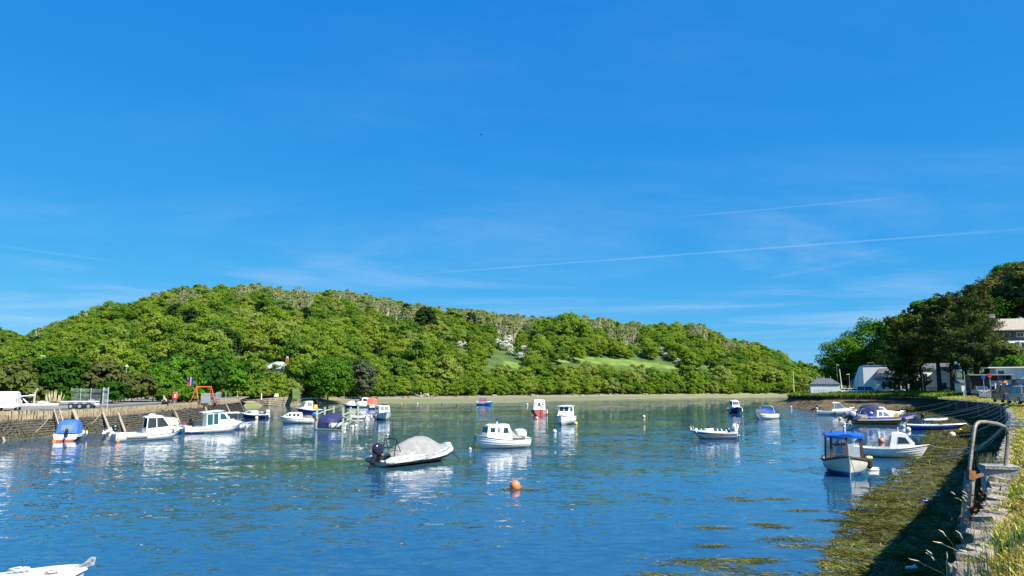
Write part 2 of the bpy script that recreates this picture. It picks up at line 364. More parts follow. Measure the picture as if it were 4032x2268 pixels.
# water
RIP = .31
def watermat():
    m = bpy.data.materials.new('river_water'); m.use_nodes = True; nt = m.node_tree; N = nt.nodes.new; L = nt.links.new
    b = nt.nodes['Principled BSDF']; b.inputs['IOR'].default_value = 1.33; b.inputs['Roughness'].default_value = .02
    g = N('ShaderNodeNewGeometry')
    def noise(sc, det, st, rough=.5, dist=0, off=(0, 0, 0), rot=0):
        mp = N('ShaderNodeMapping'); mp.inputs['Scale'].default_value = st; mp.inputs['Location'].default_value = off; mp.inputs['Rotation'].default_value = (0, 0, rot); L(g.outputs['Position'], mp.inputs[0])
        n = N('ShaderNodeTexNoise'); n.inputs['Scale'].default_value = sc; n.inputs['Detail'].default_value = det; n.inputs['Roughness'].default_value = rough; n.inputs['Distortion'].default_value = dist
        L(mp.outputs[0], n.inputs['Vector']); return n.outputs[0]
    def rmp(x, a, b_, c, d):
        n = N('ShaderNodeMapRange'); n.interpolation_type = 'SMOOTHSTEP'; L(x, n.inputs[0]); n.inputs[1].default_value = a; n.inputs[2].default_value = b_; n.inputs[3].default_value = c; n.inputs[4].default_value = d; return n.outputs[0]
    def mth(op, a, b_):
        n = N('ShaderNodeMath'); n.operation = op
        for i, q in enumerate((a, b_)):
            if isinstance(q, (int, float)): n.inputs[i].default_value = q
            else: L(q, n.inputs[i])
        return n.outputs[0]
    # slick / ruffled streaks along the river
    pat = noise(.03, 5, (.45, 1.5, 1), .6, .8, (3.1, 9.7, 0), -.25)
    ruf = rmp(pat, .37, .55, .22, 1.0)
    # sheltered water near the right hand moorings and under the left quay
    sep = N('ShaderNodeSeparateXYZ'); L(g.outputs['Position'], sep.inputs[0])
    X, Y = sep.outputs[0], sep.outputs[1]
    right = rmp(mth('SUBTRACT', X, mth('MULTIPLY', Y, .40)), .5, 6.5, 1.0, .14)
    left = rmp(X, -44, -28, .30, 1.0)
    ruf = mth('MULTIPLY', ruf, mth('MULTIPLY', right, left))
    ruf = mth('ADD', ruf, .03)
    # ripples: the surface normal itself is tilted by two scales of noise (no height filtering, so far water stays ruffled)
    def vn(sc, det, st, rot, off, amp):
        mp = N('ShaderNodeMapping'); mp.inputs['Scale'].default_value = st; mp.inputs['Location'].default_value = off; mp.inputs['Rotation'].default_value = (0, 0, rot); L(g.outputs['Position'], mp.inputs[0])
        n = N('ShaderNodeTexNoise'); n.inputs['Scale'].default_value = sc; n.inputs['Detail'].default_value = det; n.inputs['Roughness'].default_value = .55; n.inputs['Distortion'].default_value = .5; L(mp.outputs[0], n.inputs['Vector'])
        s_ = N('ShaderNodeVectorMath'); s_.operation = 'SUBTRACT'; L(n.outputs['Color'], s_.inputs[0]); s_.inputs[1].default_value = (.5, .5, .5)
        k_ = N('ShaderNodeVectorMath'); k_.operation = 'MULTIPLY'; L(s_.outputs[0], k_.inputs[0]); k_.inputs[1].default_value = (amp * .7, amp, 0); return k_.outputs[0]
    ad = N('ShaderNodeVectorMath'); L(vn(2.2, 3, (.6, 1.3, 1), -.12, (0, 0, 0), RIP), ad.inputs[0]); L(vn(.5, 2, (.6, 1.2, 1), .2, (5, 2, 0), RIP * .36), ad.inputs[1])
    scv = N('ShaderNodeVectorMath'); scv.operation = 'SCALE'; L(ad.outputs[0], scv.inputs[0]); L(ruf, scv.inputs['Scale'])
    fn = N('ShaderNodeVectorMath'); L(ad.outputs[0], fn.inputs[0]); L(vn(6.5, 2, (.6, 1.3, 1), -.05, (9, 4, 0), RIP * .55), fn.inputs[1]); L(fn.outputs[0], scv.inputs[0])
    up = N('ShaderNodeVectorMath'); L(scv.outputs[0], up.inputs[0]); up.inputs[1].default_value = (0, 0, 1); nm_ = N('ShaderNodeVectorMath'); nm_.operation = 'NORMALIZE'; L(up.outputs[0], nm_.inputs[0]); L(nm_.outputs[0], b.inputs['Normal'])
    cr = N('ShaderNodeMix'); cr.data_type = 'RGBA'; L(noise(.05, 4, (.5, 1.4, 1), .6, .5, (11, 4, 0)), cr.inputs[0])
    cr.inputs[6].default_value = (.011, .058, .125, 1); cr.inputs[7].default_value = (.018, .082, .158, 1)
    # weed beds seen through shallow water
    wd = rmp(noise(.045, 6, (.55, 1.5, 1), .65, .6, (21, 3, 0), -.2), .56, .66, 0, .75)
    mx = N('ShaderNodeMix'); mx.data_type = 'RGBA'; L(wd, mx.inputs[0]); L(cr.outputs[2], mx.inputs[6]); mx.inputs[7].default_value = (.022, .070, .055, 1)
    L(mx.outputs[2], b.inputs['Base Color']); return m
wat = watermat()
wb = MB(); wb.add([(-260, -60, 0), (330, -60, 0), (330, 420, 0), (-260, 420, 0)], [(0, 1, 2, 3)]); tag(wb.build('water', wat, smooth=0), kind='structure')
# ------------------------------------------------------------------ left quay
LZ = 2.3
LT = [P(u, v, LZ) for u, v in ((-160, 1641), (0, 1628), (215, 1621), (425, 1613), (560, 1604), (680, 1595), (780, 1588), (866, 1581), (940, 1575))]
LF = [P(u, v, 0) + Vector((.1, -.1, -.4)) for u, v in ((-190, 1749), (-20, 1737), (190, 1724), (235, 1712), (340, 1705), (435, 1703), (560, 1690), (700, 1670), (800, 1652), (880, 1636), (956, 1618))]
def resample(pl, n):
    d = [0]
    for a, b in zip(pl, pl[1:]): d.append(d[-1] + (b - a).length)
    out = []
    for k in range(n + 1):
        s = d[-1] * k / n
        out.append(Vector([np.interp(s, d, [q[i] for q in pl]) for i in range(3)]))
    return out, d[-1]
qv = list(LT) + [Vector((XU(960, 150, LZ), 150, LZ)), Vector((XU(985, 178, LZ), 178, LZ)), Vector((-150, 190, LZ)), Vector((-150, 40, LZ))]
qm = MB(); qm.add([q + Vector((0, 0, 0)) for q in qv], [tuple(range(len(qv)))]); me = qm.mesh('left_quay', quayt, 0); fixn(me); o = link('left_quay', me); o['kind'] = 'structure'
if o.data.polygons[0].normal.z < 0: o.data.flip_normals()
# road strip on the quay, a sheet 5 mm up
rm = MB(); a = [q + Vector((-2.2, .3, .006)) for q in LT[1:8]]; b = [q + Vector((-7.5, 1.2, .006)) for q in LT[1:8]]
rm.add(a + b, [(i + 1, i, i + 7, i + 8) for i in range(6)]); tag(rm.build('quay_road', asph, smooth=0), kind='structure')
qw = thing('quay_wall', 'stone quay wall on the left with ochre coping stones above a dark tide-stained face', 'quay wall', (0, 0, 0))
NQ = 60; top, TL = resample(LT, NQ); foot, _ = resample(LF, NQ)
core = MB(); core.loft([[a + Vector((-.06, 0, -.35)) for a in top], [b + Vector((-.06, 0, 0)) for b in foot]], closed=False); core.build('wall_core', rockd, qw)
def stone_mesh(name, m, j=.12, seed=0):
    rr_ = random.Random(seed); b = MB(); vs = []
    for k in (-.5, .0, .5):
        t = 1.0 if k == 0 else .86
        for (x, y) in ((-.5, -.5), (.5, -.5), (.5, .5), (-.5, .5)): vs.append((x * t + rr_.uniform(-j, j) * .5, y * t + rr_.uniform(-j, j) * .5, k + rr_.uniform(-j, j) * .6))
    fs = [(3, 2, 1, 0), (8, 9, 10, 11)]
    for l in (0, 4):
        fs += [(l + i, l + (i + 1) % 4, l + 4 + (i + 1) % 4, l + 4 + i) for i in range(4)]
    b.add(vs, fs); return b.mesh(name, m, 0)
SM = [stone_mesh('coping_stone', rock, .14, i) for i in range(6)]
SMG = [stone_mesh('coping_stone', rockg, .2, 10 + i) for i in range(6)]
def stuffstones(name, a, b, rows, w, m, parent, seed, out=.05, jit=.3, s0=0.0, s1=1.0, depth=.16):
    # courses of uneven stones on the face between polyline a (top) and b (foot)
    rr_ = random.Random(seed); mb = MB(); n = len(a)
    for r in range(rows):
        s = rr_.random() * .5
        L_ = sum((a[i + 1] - a[i]).length for i in range(n - 1))
        x = 0.0
        while x < L_ - w:
            ww = w * rr_.uniform(.5, 1.6); fx = (x + ww / 2) / L_ * (n - 1); i = min(int(fx), n - 2); fr = fx - i
            t0 = s0 + (s1 - s0) * r / rows; t1 = s0 + (s1 - s0) * (r + 1) / rows
            ta = a[i].lerp(a[i + 1], fr); fb = b[i].lerp(b[i + 1], fr)
            c0 = ta.lerp(fb, t0 + rr_.uniform(-.1, .1) / rows); c1 = ta.lerp(fb, t1 - .12 / rows)
            d = (a[i + 1] - a[i]).normalized(); up = (c0 - c1).normalized(); nn = d.cross(up).normalized()
            c = (c0 + c1) / 2; hh = (c0 - c1).length / 2; pr = out + rr_.uniform(-jit, jit) * .12
            e = lambda: rr_.uniform(-.035, .035)
            q = [c + d * (sx * ww * .47 + e()) + up * (sz * hh * .92 + e()) for sx, sz in ((-1, -1), (1, -1), (1, 1), (-1, 1))]
            q2 = [c + (k - c) * .82 + nn * (pr + depth * .3 + e() * .6) for k in q]
            mb.add([k - nn * .04 for k in q] + q2, [(4, 5, 6, 7)] + [(j, (j + 1) % 4, 4 + (j + 1) % 4, 4 + j) for j in range(4)])
            x += ww
    return tag(mb.build(name, m, parent, 0), kind='stuff')
outn = Vector((.97, -.2, 0))
stuffstones('face_stone', top, foot, 8, .5, rockd, qw, 3, s0=.26, s1=.9)
# coping stones: set on edge, singly
ds = TL / 300; tt, _ = resample(LT, 300)
for i in range(300):
    a, b = tt[i], tt[i + 1]; c = (a + b) / 2; d = (b - a); ang = math.atan2(d.y, d.x)
    fi = min(int(i / 300 * NQ), NQ - 1); f = foot[fi]; dn = (f - top[fi]).normalized()
    hgt = random.uniform(.8, 1.12) if i < 120 else (random.uniform(.62, .95) if i < 210 else random.uniform(.5, .75))
    o = link('coping_stone', SM[random.randrange(6)], qw)
    o.location = c + dn * (hgt * .5 - .03 + random.uniform(0, .03)) + Vector((.02 + random.uniform(-.04, .04), 0, 0))
    o.scale = (d.length * random.uniform(.8, .98), .42, hgt); o.rotation_euler = (R(random.uniform(-6, 6)) , R(random.uniform(-7, 7)), ang)
# ------------------------------------------------------------------ right bank, wall, foreshore
RZ = 3.3
RT = [Vector((-.6, .2, RZ)), Vector((1.7, 3.2, RZ))] + [P(u, v, z) for u, v, z in ((3776, 2205, 3.3), (3893, 1977, 3.3), (3941, 1765, 3.25), (3966, 1723, 3.2), (3988, 1643, 3.1), (3962, 1606, 3.0), (3935, 1591, 3.0), (3877, 1582, 2.95), (3745, 1572, 2.8), (3623, 1563.5, 2.6))]
for u, v, Y in ((3560, 1563, 159), (3420, 1563, 163), (3250, 1564, 167), (3150, 1563, 176), (3105, 1563, 188)): RT.append(Q(u, v, Y))
RT.append(Vector((XU(3130, 225, 2.1), 225, 2.1))); RT.append(Vector((XU(3200, 270, 2.1), 270, 2.1)))
FZ = [.5, .5, .5, .5, .55, .6, .65, .8, .9, 1.0, 1.2, 1.5, 1.7, 1.75, 1.7, 1.6, 1.5, 1.3, 1.2]
WP = [(3080, 3400), (3170, 2600), (3290, 2300), (3390, 2090), (3520, 1950), (3610, 1850), (3690, 1752), (3705, 1690), (3660, 1655), (3605, 1635), (3565, 1618), (3510, 1622), (3440, 1632), (3335, 1624), (3215, 1613), (3112, 1603), (3030, 1594)]
RW = [P(u, v, 0) for u, v in WP] + [Vector((XU(3060, 222, 0), 222, 0)), Vector((XU(3150, 270, 0), 270, 0))]
for q in RW: q.z = 0
RF = []
for i, q in enumerate(RT):
    d = (RW[i] - Vector((q.x, q.y, 0))); d.z = 0; d.normalize(); RF.append(Vector((q.x, q.y, FZ[i])) + d * .35)
NR = 180
# resample by index so that the three curves stay matched
def byidx(pl, n):
    k = len(pl) - 1; out = []
    lens = [(RT[i + 1] - RT[i]).length for i in range(k)]; cum = [0]
    for l in lens: cum.append(cum[-1] + l)
    for j in range(n + 1):
        s = cum[-1] * (j / n) ** 1.35
        i = min(k - 1, max(0, int(np.searchsorted(cum, s, 'right')) - 1)); f = (s - cum[i]) / lens[i]; out.append(pl[i].lerp(pl[i + 1], f))
    return out
rt, rf, rw = byidx(RT, NR), byidx(RF, NR), byidx(RW, NR)
fs_s = [0, .06, .14, .24, .34, .44, .54, .64, .74, .84, .93, 1.0, 1.12, 1.3]
fp = []
def lump(x, y): return .07 * math.sin(x * 1.9 + 1.3 * math.sin(y * .8)) * math.sin(y * 1.6 + x * .4) + .05 * math.sin(x * 4.1 + y * 2.7) + .05 * math.sin(x * .6 - y * .9)
def fshore(i, s, rf=rf, rw=rw, lump=lump):
    a, b = rf[i], rw[i]; q = a.lerp(b, s); z = a.z * (1 - min(1, s)) ** 1.25 if s <= 1 else -(s - 1) * 1.3
    return Vector((q.x, q.y, z + (lump(q.x, q.y) * min(1, 8 * s) * (1.0 if s < 1.05 else .35) if s < 1.2 else 0)))
for i in range(NR + 1):
    for s in fs_s: fp.append(fshore(i, s))
brw = mat('brown_weedy_rock', (.20, .15, .075), .95, .2, .9, .9, coords='World', bscale=5, col2=(.07, .055, .03), spec=.15)
grid('foreshore', fp, NR + 1, len(fs_s), [weedm, brw], lambda i, j: 1 if rt[i].y > 128 else 0)
rwall = thing('harbour_wall', 'curving rubble harbour wall on the right, shaded face with rough grey coping stones', 'harbour wall', (0, 0, 0))
cw = MB(); cw.loft([[a + Vector((.1, -.05, -.1)) for a in rt], [b for b in rf]], closed=False); me = cw.mesh('wall_core', rockd, 0); link('wall_core', me, rwall)  # darker slate than the coping: the face's shade is put into its colour
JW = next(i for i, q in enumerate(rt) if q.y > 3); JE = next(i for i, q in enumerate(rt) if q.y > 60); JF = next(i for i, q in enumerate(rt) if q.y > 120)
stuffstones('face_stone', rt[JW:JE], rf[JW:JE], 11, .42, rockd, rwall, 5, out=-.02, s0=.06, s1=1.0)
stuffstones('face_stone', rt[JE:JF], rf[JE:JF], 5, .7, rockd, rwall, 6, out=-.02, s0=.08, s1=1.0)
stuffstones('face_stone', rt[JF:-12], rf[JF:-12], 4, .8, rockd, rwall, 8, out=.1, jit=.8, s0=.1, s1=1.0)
# coping stones on the near wall, singly, laid across the wall head
acc = 0.0; nst = 0; seg = rt[JW:JF]
pos = 0.0; cums = [0.0]
for a, b in zip(seg, seg[1:]): cums.append(cums[-1] + (b - a).length)
while pos < cums[-1] - .5 and nst < 290:
    w = random.uniform(.12, .30) * (1 if pos < 30 else 2.2)
    def at(s):
        i = min(len(seg) - 2, max(0, int(np.searchsorted(cums, s, 'right')) - 1)); return seg[i].lerp(seg[i + 1], (s - cums[i]) / max(1e-6, cums[i + 1] - cums[i]))
    a, b = at(pos), at(pos + w); d = b - a; nrm = Vector((d.y, -d.x, 0)).normalized()
    ang = math.atan2(d.y, d.x)
    for row in (0,):
        o = link('coping_stone', SMG[random.randrange(6)], rwall); nst += 1
        o.location = (a + b) / 2 + nrm * (.06 + row * .25 + random.uniform(-.05, .05)) + Vector((0, 0, -.13 * min(1, max(.3, (45 - a.y) / 15)) - .06 * (1 - row) + random.uniform(-.05, .05)))
        o.scale = (w * random.uniform(.8, .97), random.uniform(.2, .34), random.uniform(.16, .28)); o.rotation_euler = (R(random.uniform(-12, 12)), R(random.uniform(-10, 10)), ang + R(random.uniform(-14, 14)))
    pos += w
# bank surface behind the wall: grass, road, slope
def rz(x, y):
    s = .95 * x + .31 * y; s0 = 133 + max(0, y - 145) * .75
    z = 3.3 + max(0, s - s0) * .36
    if y > 120: z -= min(.55, (y - 120) * .015) * max(0, min(1, (133 - s) / 10))
    return z
offs = [0, .30, .62, 1.6, 3, 5, 8, 12, 18, 26, 36, 48, 64, 84, 110, 150, 200]
bk = []
for i in range(NR + 1):
    a = rt[max(0, i - 1)]; b = rt[min(NR, i + 1)]; d = (b - a); n = Vector((d.y, -d.x, 0)).normalized()
    f = min(1, max(0, (rt[i].y - 40) / 60)); n = (n * (1 - f) + Vector((1, .25, 0)) * f).normalized()
    if rt[i].y < 10: n = (n * .6 + Vector((.9, -.4, 0)) * .4).normalized()
    for k, o_ in enumerate(offs):
        q = rt[i] + n * o_
        zb = rt[i].z; zz = zb + (rz(q.x, q.y) - zb) * min(1, o_ / 8) if o_ > 0 else zb - .05
        if k < 2 and rt[i].y < 45: zz -= .16 * min(1, (45 - rt[i].y) / 15)
        if .5 < o_ < 6: zz += .05 * math.sin(q.x * 2.3) * math.sin(q.y * 1.9) + .03
        bk.append((q.x, q.y, zz))
def bmi(i, j):
    y = rt[i].y
    if y > 118: return 1
    if y < 90: return 0 if j < 9 else 1
    return 0 if j < 4 else 1
grid('grass_bank', bk, NR + 1, len(offs), [straw, grassg], bmi)
# road on the bank
rd = [P(u, v, RZ) for u, v in ((3855, 1563.5), (3905, 1566), (3975, 1572), (4080, 1590), (4400, 1625), (4800, 1660), (4800, 1600), (4400, 1560), (4000, 1548), (3860, 1548))]
rd2 = MB(); n = len(rd)
rd2.add([Vector((q.x, q.y, max(RZ, rz(q.x, q.y)) + .06)) for q in rd], [tuple(range(n))]); me = rd2.mesh('road', asph, 0)
o = link('road', me); o['kind'] = 'structure'
if me.polygons[0].normal.z < 0: me.flip_normals()
# ------------------------------------------------------------------ foliage prototypes
def leafmesh(name, c, nrm, size, lf, m, aspect=.75, tangent=None):
    n = len(c); nrm = nrm / np.linalg.norm(nrm, axis=1, keepdims=True)
    r = rng.normal(size=(n, 3)) if tangent is None else tangent
    a = np.cross(nrm, r); a /= np.linalg.norm(a, axis=1, keepdims=True) + 1e-9
    b = np.cross(nrm, a); size = np.broadcast_to(size, (n,))[:, None]
    a = a * size * .5; b = b * size * .5 * aspect
    v = np.stack([c - a - b * .5, c - a * .2 + b, c + a + b * .4, c + a * .1 - b], 1).reshape(-1, 3)
    me = bpy.data.meshes.new(name); me.vertices.add(4 * n); me.vertices.foreach_set('co', v.ravel().astype(np.float32))
    me.loops.add(4 * n); me.loops.foreach_set('vertex_index', np.arange(4 * n, dtype=np.int32))
    me.polygons.add(n); me.polygons.foreach_set('loop_start', np.arange(0, 4 * n, 4, dtype=np.int32))
    me.update(calc_edges=True); me.materials.append(m)
    at = me.attributes.new('lf', 'FLOAT', 'FACE'); at.data.foreach_set('value', np.clip(lf, 0, 1).astype(np.float32))
    return me
def crown(name, rx, rz_, cz, ncl, nl, size, m, rcl=.30, flat=.75, low=-.55, outw=1.0):
    cs = []; ns = []; ls = []
    for k in range(ncl):
        while True:
            d = rng.normal(size=3); d /= np.linalg.norm(d)
            if d[2] > low: break
        rad = rng.uniform(.55, .95) ** .6
        cc = d * rad * np.array([rx, rx, rz_]) * rng.uniform(.85, 1.1) ; cc[2] += cz
        rc = rcl * rx * rng.uniform(.65, 1.25); q = rng.normal(size=(nl, 3)); q /= np.linalg.norm(q, axis=1, keepdims=True)
        q[:, 2] = np.where(q[:, 2] < -.35, -q[:, 2], q[:, 2])
        pts = cc + q * rc * rng.uniform(.6, 1.05, (nl, 1)) * np.array([1, 1, flat])
        cs.append(pts); ns.append(q * outw + d * .5 + rng.normal(size=(nl, 3)) * .45 + np.array([0, 0, .25])); ls.append(rng.uniform(.1, .9) * .55 + rng.uniform(0, 1, nl) * .45)
    c, nn, l = np.concatenate(cs), np.concatenate(ns), np.concatenate(ls)
    return leafmesh(name, c, nn, size * rng.uniform(.65, 1.35, len(c)), l, m)
def trunkmesh(name, h, r, m, limbs=5, spread=.35, top=.62, seed=0):
    rr_ = random.Random(seed); b = MB(); bend = [Vector((rr_.uniform(-.03, .03) * h, rr_.uniform(-.03, .03) * h, h * t)) for t in (0, .2, .45, top)]
    bend[0] = Vector((0, 0, -.6)); b.tube(bend, [r * 1.3, r, r * .75, r * .4], 6)
    for k in range(limbs):
        a = 6.283 * k / limbs + rr_.random(); z0 = h * rr_.uniform(.25, .55); q0 = Vector((0, 0, z0)); q1 = q0 + Vector((math.cos(a) * spread * h * .5, math.sin(a) * spread * h * .5, h * .16)); q2 = q0 + Vector((math.cos(a) * spread * h, math.sin(a) * spread * h, h * rr_.uniform(.2, .38)))
        b.tube([q0, q1, q2], [r * .5, r * .32, r * .12], 5)
    return b.mesh(name, m)
bark = mat('grey_brown_bark', (.13, .10, .07), .9, .2, 2, .5); barkd = mat('dark_bark', (.055, .042, .030), .9, .2, 2, .5); barkp = mat('pale_dead_branch', (.58, .52, .38), .9, .15, 2)
LG = leafmat('broadleaf_foliage', [(.11, .215, .032), (.14, .25, .032), (.175, .285, .03), (.21, .32, .032), (.25, .35, .036), (.28, .36, .05), (.295, .355, .09)], trans=.58, lfv=.34)
LD = leafmat('dark_evergreen_foliage', [(.018, .045, .018), (.03, .065, .018), (.022, .05, .024)])
LB = leafmat('thin_spring_foliage', [(.22, .26, .09), (.28, .30, .13), (.20, .26, .08)], lfv=.4)
LW = leafmat('white_blossom', [(.55, .56, .46), (.65, .66, .58), (.35, .42, .25)], trans=.2)
LY = leafmat('yellow_green_foliage', [(.24, .26, .02), (.28, .26, .03)], lfv=.4)
LO = leafmat('olive_foliage', [(.085, .105, .03), (.12, .135, .045), (.10, .13, .03)])
LN = leafmat('bright_near_foliage', [(.05, .13, .012), (.09, .20, .018), (.065, .16, .014)])
LDK = leafmat('deep_green_foliage', [(.028, .082, .010), (.04, .105, .013)])
LC = leafmat('conifer_foliage', [(.078, .115, .026), (.115, .14, .034), (.062, .10, .028)], trans=.15, lfv=.9)
LBR = leafmat('brown_green_conifer', [(.095, .11, .03), (.12, .125, .035)], trans=.15, lfv=.8)
LSM = leafmat('grey_green_foliage', [(.07, .10, .05), (.09, .12, .06)])
PROTO = []
for k, (rx, rz_, n, nl, sz) in enumerate(((4.6, 4.4, 62, 42, .62), (4.0, 5.2, 60, 42, .6), (5.4, 4.2, 72, 42, .62), (4.4, 4.0, 55, 46, .58), (5.0, 5.0, 75, 40, .6))):
    PROTO.append((crown('crown', rx, rz_, 5.8, n, nl, sz, LG, low=-.75, rcl=.27), trunkmesh('trunk', 8.5, .22, bark, seed=k)))
PD = [(crown('crown', 3.6, 5.2, 5.6, 60, 40, .6, LD, low=-.8), trunkmesh('trunk', 8, .2, barkd, seed=11))]
PW = [(crown('crown', 2.5, 2.3, 2.9, 34, 40, .42, LW, low=-.5), trunkmesh('trunk', 4, .14, bark, seed=12))]
PY = [(crown('crown', 2.7, 2.1, 2.6, 34, 40, .45, LY, low=-.5), trunkmesh('trunk', 4, .14, bark, seed=13))]
def bare(seed):
    rr_ = random.Random(seed); b = MB()
    for k in range(34):
        a = rr_.uniform(0, 6.28); d = rr_.uniform(.1, 2.6); h = rr_.uniform(5.5, 9.5) - d * .6; x0 = d * .35; z0 = rr_.uniform(.5, 3.4)
        b.tube([(math.cos(a) * x0, math.sin(a) * x0, z0 if k > 4 else -.5), (math.cos(a) * d * .75, math.sin(a) * d * .75, h * .6), (math.cos(a) * d * 1.1, math.sin(a) * d * 1.1, h)], [.13, .085, .03], 3, cap=False)
    return b.mesh('trunk', barkp)
PB = [(crown('crown', 2.6, 3.0, 6.2, 26, 20, .5, LB, low=-.4, rcl=.3), bare(k)) for k in (1, 2)]
PALL = PROTO + PD + PW + PY + PB     # index 0-4 broadleaf, 5 dark, 6 white, 7 yellow, 8-9 bare
# ------------------------------------------------------------------ hillside wood
# the cottage clearing is kept free
cand = []
def ground_at(u, v):
    Y = interp(FOOT, u) + 3
    while Y < 640:
        z, t = hill(u, Y)
        if z >= Q(u, v, Y).z or t > 1: break
        Y += 1.0
    return Y, hill(u, Y)[0]
VIS = []; SPEC = []
for (u, v, k_, s_) in [(1810, 1372, 6, 0.62), (1830, 1366, 6, 0.56), (1958, 1372, 6, 0.93), (2002, 1352, 6, 0.81), (1995, 1382, 6, 0.93), (2010, 1400, 6, 0.62), (2066, 1392, 6, 0.81), (2050, 1418, 6, 0.74), (1925, 1408, 6, 0.50), (2524, 1402, 6, 0.68), (2600, 1400, 6, 0.93), (2668, 1434, 6, 0.68), (2786, 1436, 6, 0.62), (2512, 1364, 6, 0.56), (2622, 1412, 6, 0.56), (706, 1262, 7, 1.20), (745, 1268, 7, 0.90), (852, 1222, 7, 1.20), (905, 1226, 7, 0.90), (1672, 1328, 5, 1.27), (1690, 1322, 5, 1.05), (2112, 1392, 5, 0.98), (1200, 1306, 5, 0.90), (2240, 1342, 2, 1.42), (2272, 1352, 0, 1.27), (2210, 1362, 3, 1.27), (2300, 1372, 1, 1.20)]:
    Y, z = ground_at(u, v); SPEC.append([XU(u, Y, z), Y, z - .5, k_, s_, .5, u])
    if k_ == 6: VIS.append((u, v, Y))
HOUSE = Q(1092, 1478, 205)
ss = 4.9
ys = np.arange(160, 640, ss)
for yi, Y0 in enumerate(ys):
    for X0 in np.arange(-480, 260, ss):
        X = X0 + random.uniform(-.42, .42) * ss + (yi % 2) * ss / 2; Y = Y0 + random.uniform(-.42, .42) * ss
        u = 2016 + 2800 * X / (Y * .99)
        if not -420 < u < 3560: continue
        z, t = hill(u, Y)
        if t < .012 or t > 1.06: continue
        pu, pv = proj((X, Y, z))
        inm = any(inpoly(pu, pv, q) for q in MEAD)
        if inm and random.random() > .17: continue
        if abs(X - HOUSE.x) < 11 and -20 < Y - HOUSE.y < 9: continue
        if u < 935 and t < .05: continue
        r = random.random(); kind = random.randrange(5); sc = random.choice((random.uniform(.45, .62), random.uniform(.55, .75), random.uniform(.62, .92)))
        zone = math.sin(u * .013 + Y * .021) + math.sin(u * .031 - Y * .05) + random.uniform(-.7, .7)
        if t < .1: sc *= 1.45
        elif t < .2: sc *= 1.2
        if 1180 < pu < 1230 and t < .06: continue
        band = interp([(600, 0), (900, .75), (1300, .95), (2100, .9), (2500, .3), (2800, .1)], u)
        if t > .42 and zone > .9 - 1.5 * band * min(1, (t - .25) * 1.8) and band > .05 and r < .86: kind = random.choice((8, 9)); sc = random.uniform(.8, 1.1)
        elif r > .965: kind = 5; sc *= .95
        elif .25 < t < .8 and r > .94 and u < 1700: kind = 8; sc *= 1.45
        if t > .86: sc = min(sc, .6) if kind < 6 else sc * .78
        if u > 2800: sc *= .86 if t > .5 else 1
        if inm: kind = random.randrange(5); sc = random.uniform(.25, .5)
        if any(0 < len(q) and any(inpoly(*proj((X + dx_, Y, z + 9.5 * sc * f_)), q) for f_ in (.45, .8, 1.0) for dx_ in (-2.5, 2.5)) for q in MEAD) and not inm:
            if t > .075: continue
            sc = min(sc, .95)
        if any(Y < vY - 2 and abs(pu - vu) < 8 + 3.0 * sc * 2800 / Y and proj((X, Y, z + 9.8 * sc))[1] < vv + 6 and pv > vv - 14 for vu, vv, vY in VIS): continue
        cand.append([X, Y, z - (1.9 if t < .09 else .7), kind, sc, t, pu])
cand += SPEC
# low bushes along the foot of the wood, down to the beach
for u in range(-300, 3560, 16):
    if 1150 < u < 1215 or u < 930 and random.random() < .5: continue
    Y = interp(FOOT, u) + random.uniform(-1.0, 2.5); s_ = random.uniform(.42, .72); cand.append([XU(u, Y, 2), Y, hill(u, Y + 1)[0] - 2.0 * s_ - .4, random.randrange(5), s_, .01, u + 9000])
# garden bushes round the cottage
for u, v, s_ in ((1000, 1478, .8), (1018, 1462, .9), (1040, 1440, 1.0), (1155, 1455, .9), (1170, 1478, .8), (1180, 1500, .8), (1060, 1432, .9), (1090, 1425, 1.0), (1120, 1430, .9), (985, 1500, .9), (970, 1480, 1.0), (1020, 1510, .7), (1060, 1508, .6), (1090, 1506, .6), (1120, 1508, .55), (1150, 1512, .6)):
    Y = 222 if v < 1470 else 198; q = Q(u, v, Y); cand.append([q.x, Y, q.z - 4 * s_, random.randrange(5), s_, .01, u])
def key(c):
    vis = 0 if -20 < c[6] < 3420 else 1
    return (vis, (c[1] / c[4]) * (1 + .8 * (c[5] > .28)) )
cand.sort(key=key)
LAB = {0: ('tree', 'broadleaf tree with a rounded green crown in the wood across the river', 'tree'), 5: ('evergreen_tree', 'dark evergreen tree among paler broadleaf trees in the wood across the river', 'tree'),
       6: ('hawthorn_tree', 'small hawthorn tree white with blossom on the far hillside', 'tree'), 7: ('yellow_bush', 'yellow flowering bush on the far hillside', 'bush'), 8: ('pale_tree', 'pale thinly leaved tree with upright grey branches on the far hillside', 'tree')}
GRP = {0: 'broadleaf trees of the wood across the river', 5: 'dark evergreens in the wood across the river', 6: 'blossoming hawthorns on the far hillside', 7: 'yellow bushes on the far hillside', 8: 'pale bare-branched trees on the far hillside'}
special = [c for c in cand if c[3] in (6, 7)]; rest = [c for c in cand if c[3] not in (6, 7)]
ind = special + rest[:300 - len(special)]; far = rest[300 - len(special):]
protoobj = {}
def plant(name, label, cat, group, mi, loc, sc, rot, sz=1.0, first=None):
    t = thing(name, label, cat, loc, rot, group); t.scale = (sc, sc, sc * sz)
    c = link('crown', mi[0], t); k = link('trunk', mi[1], t); return t, c
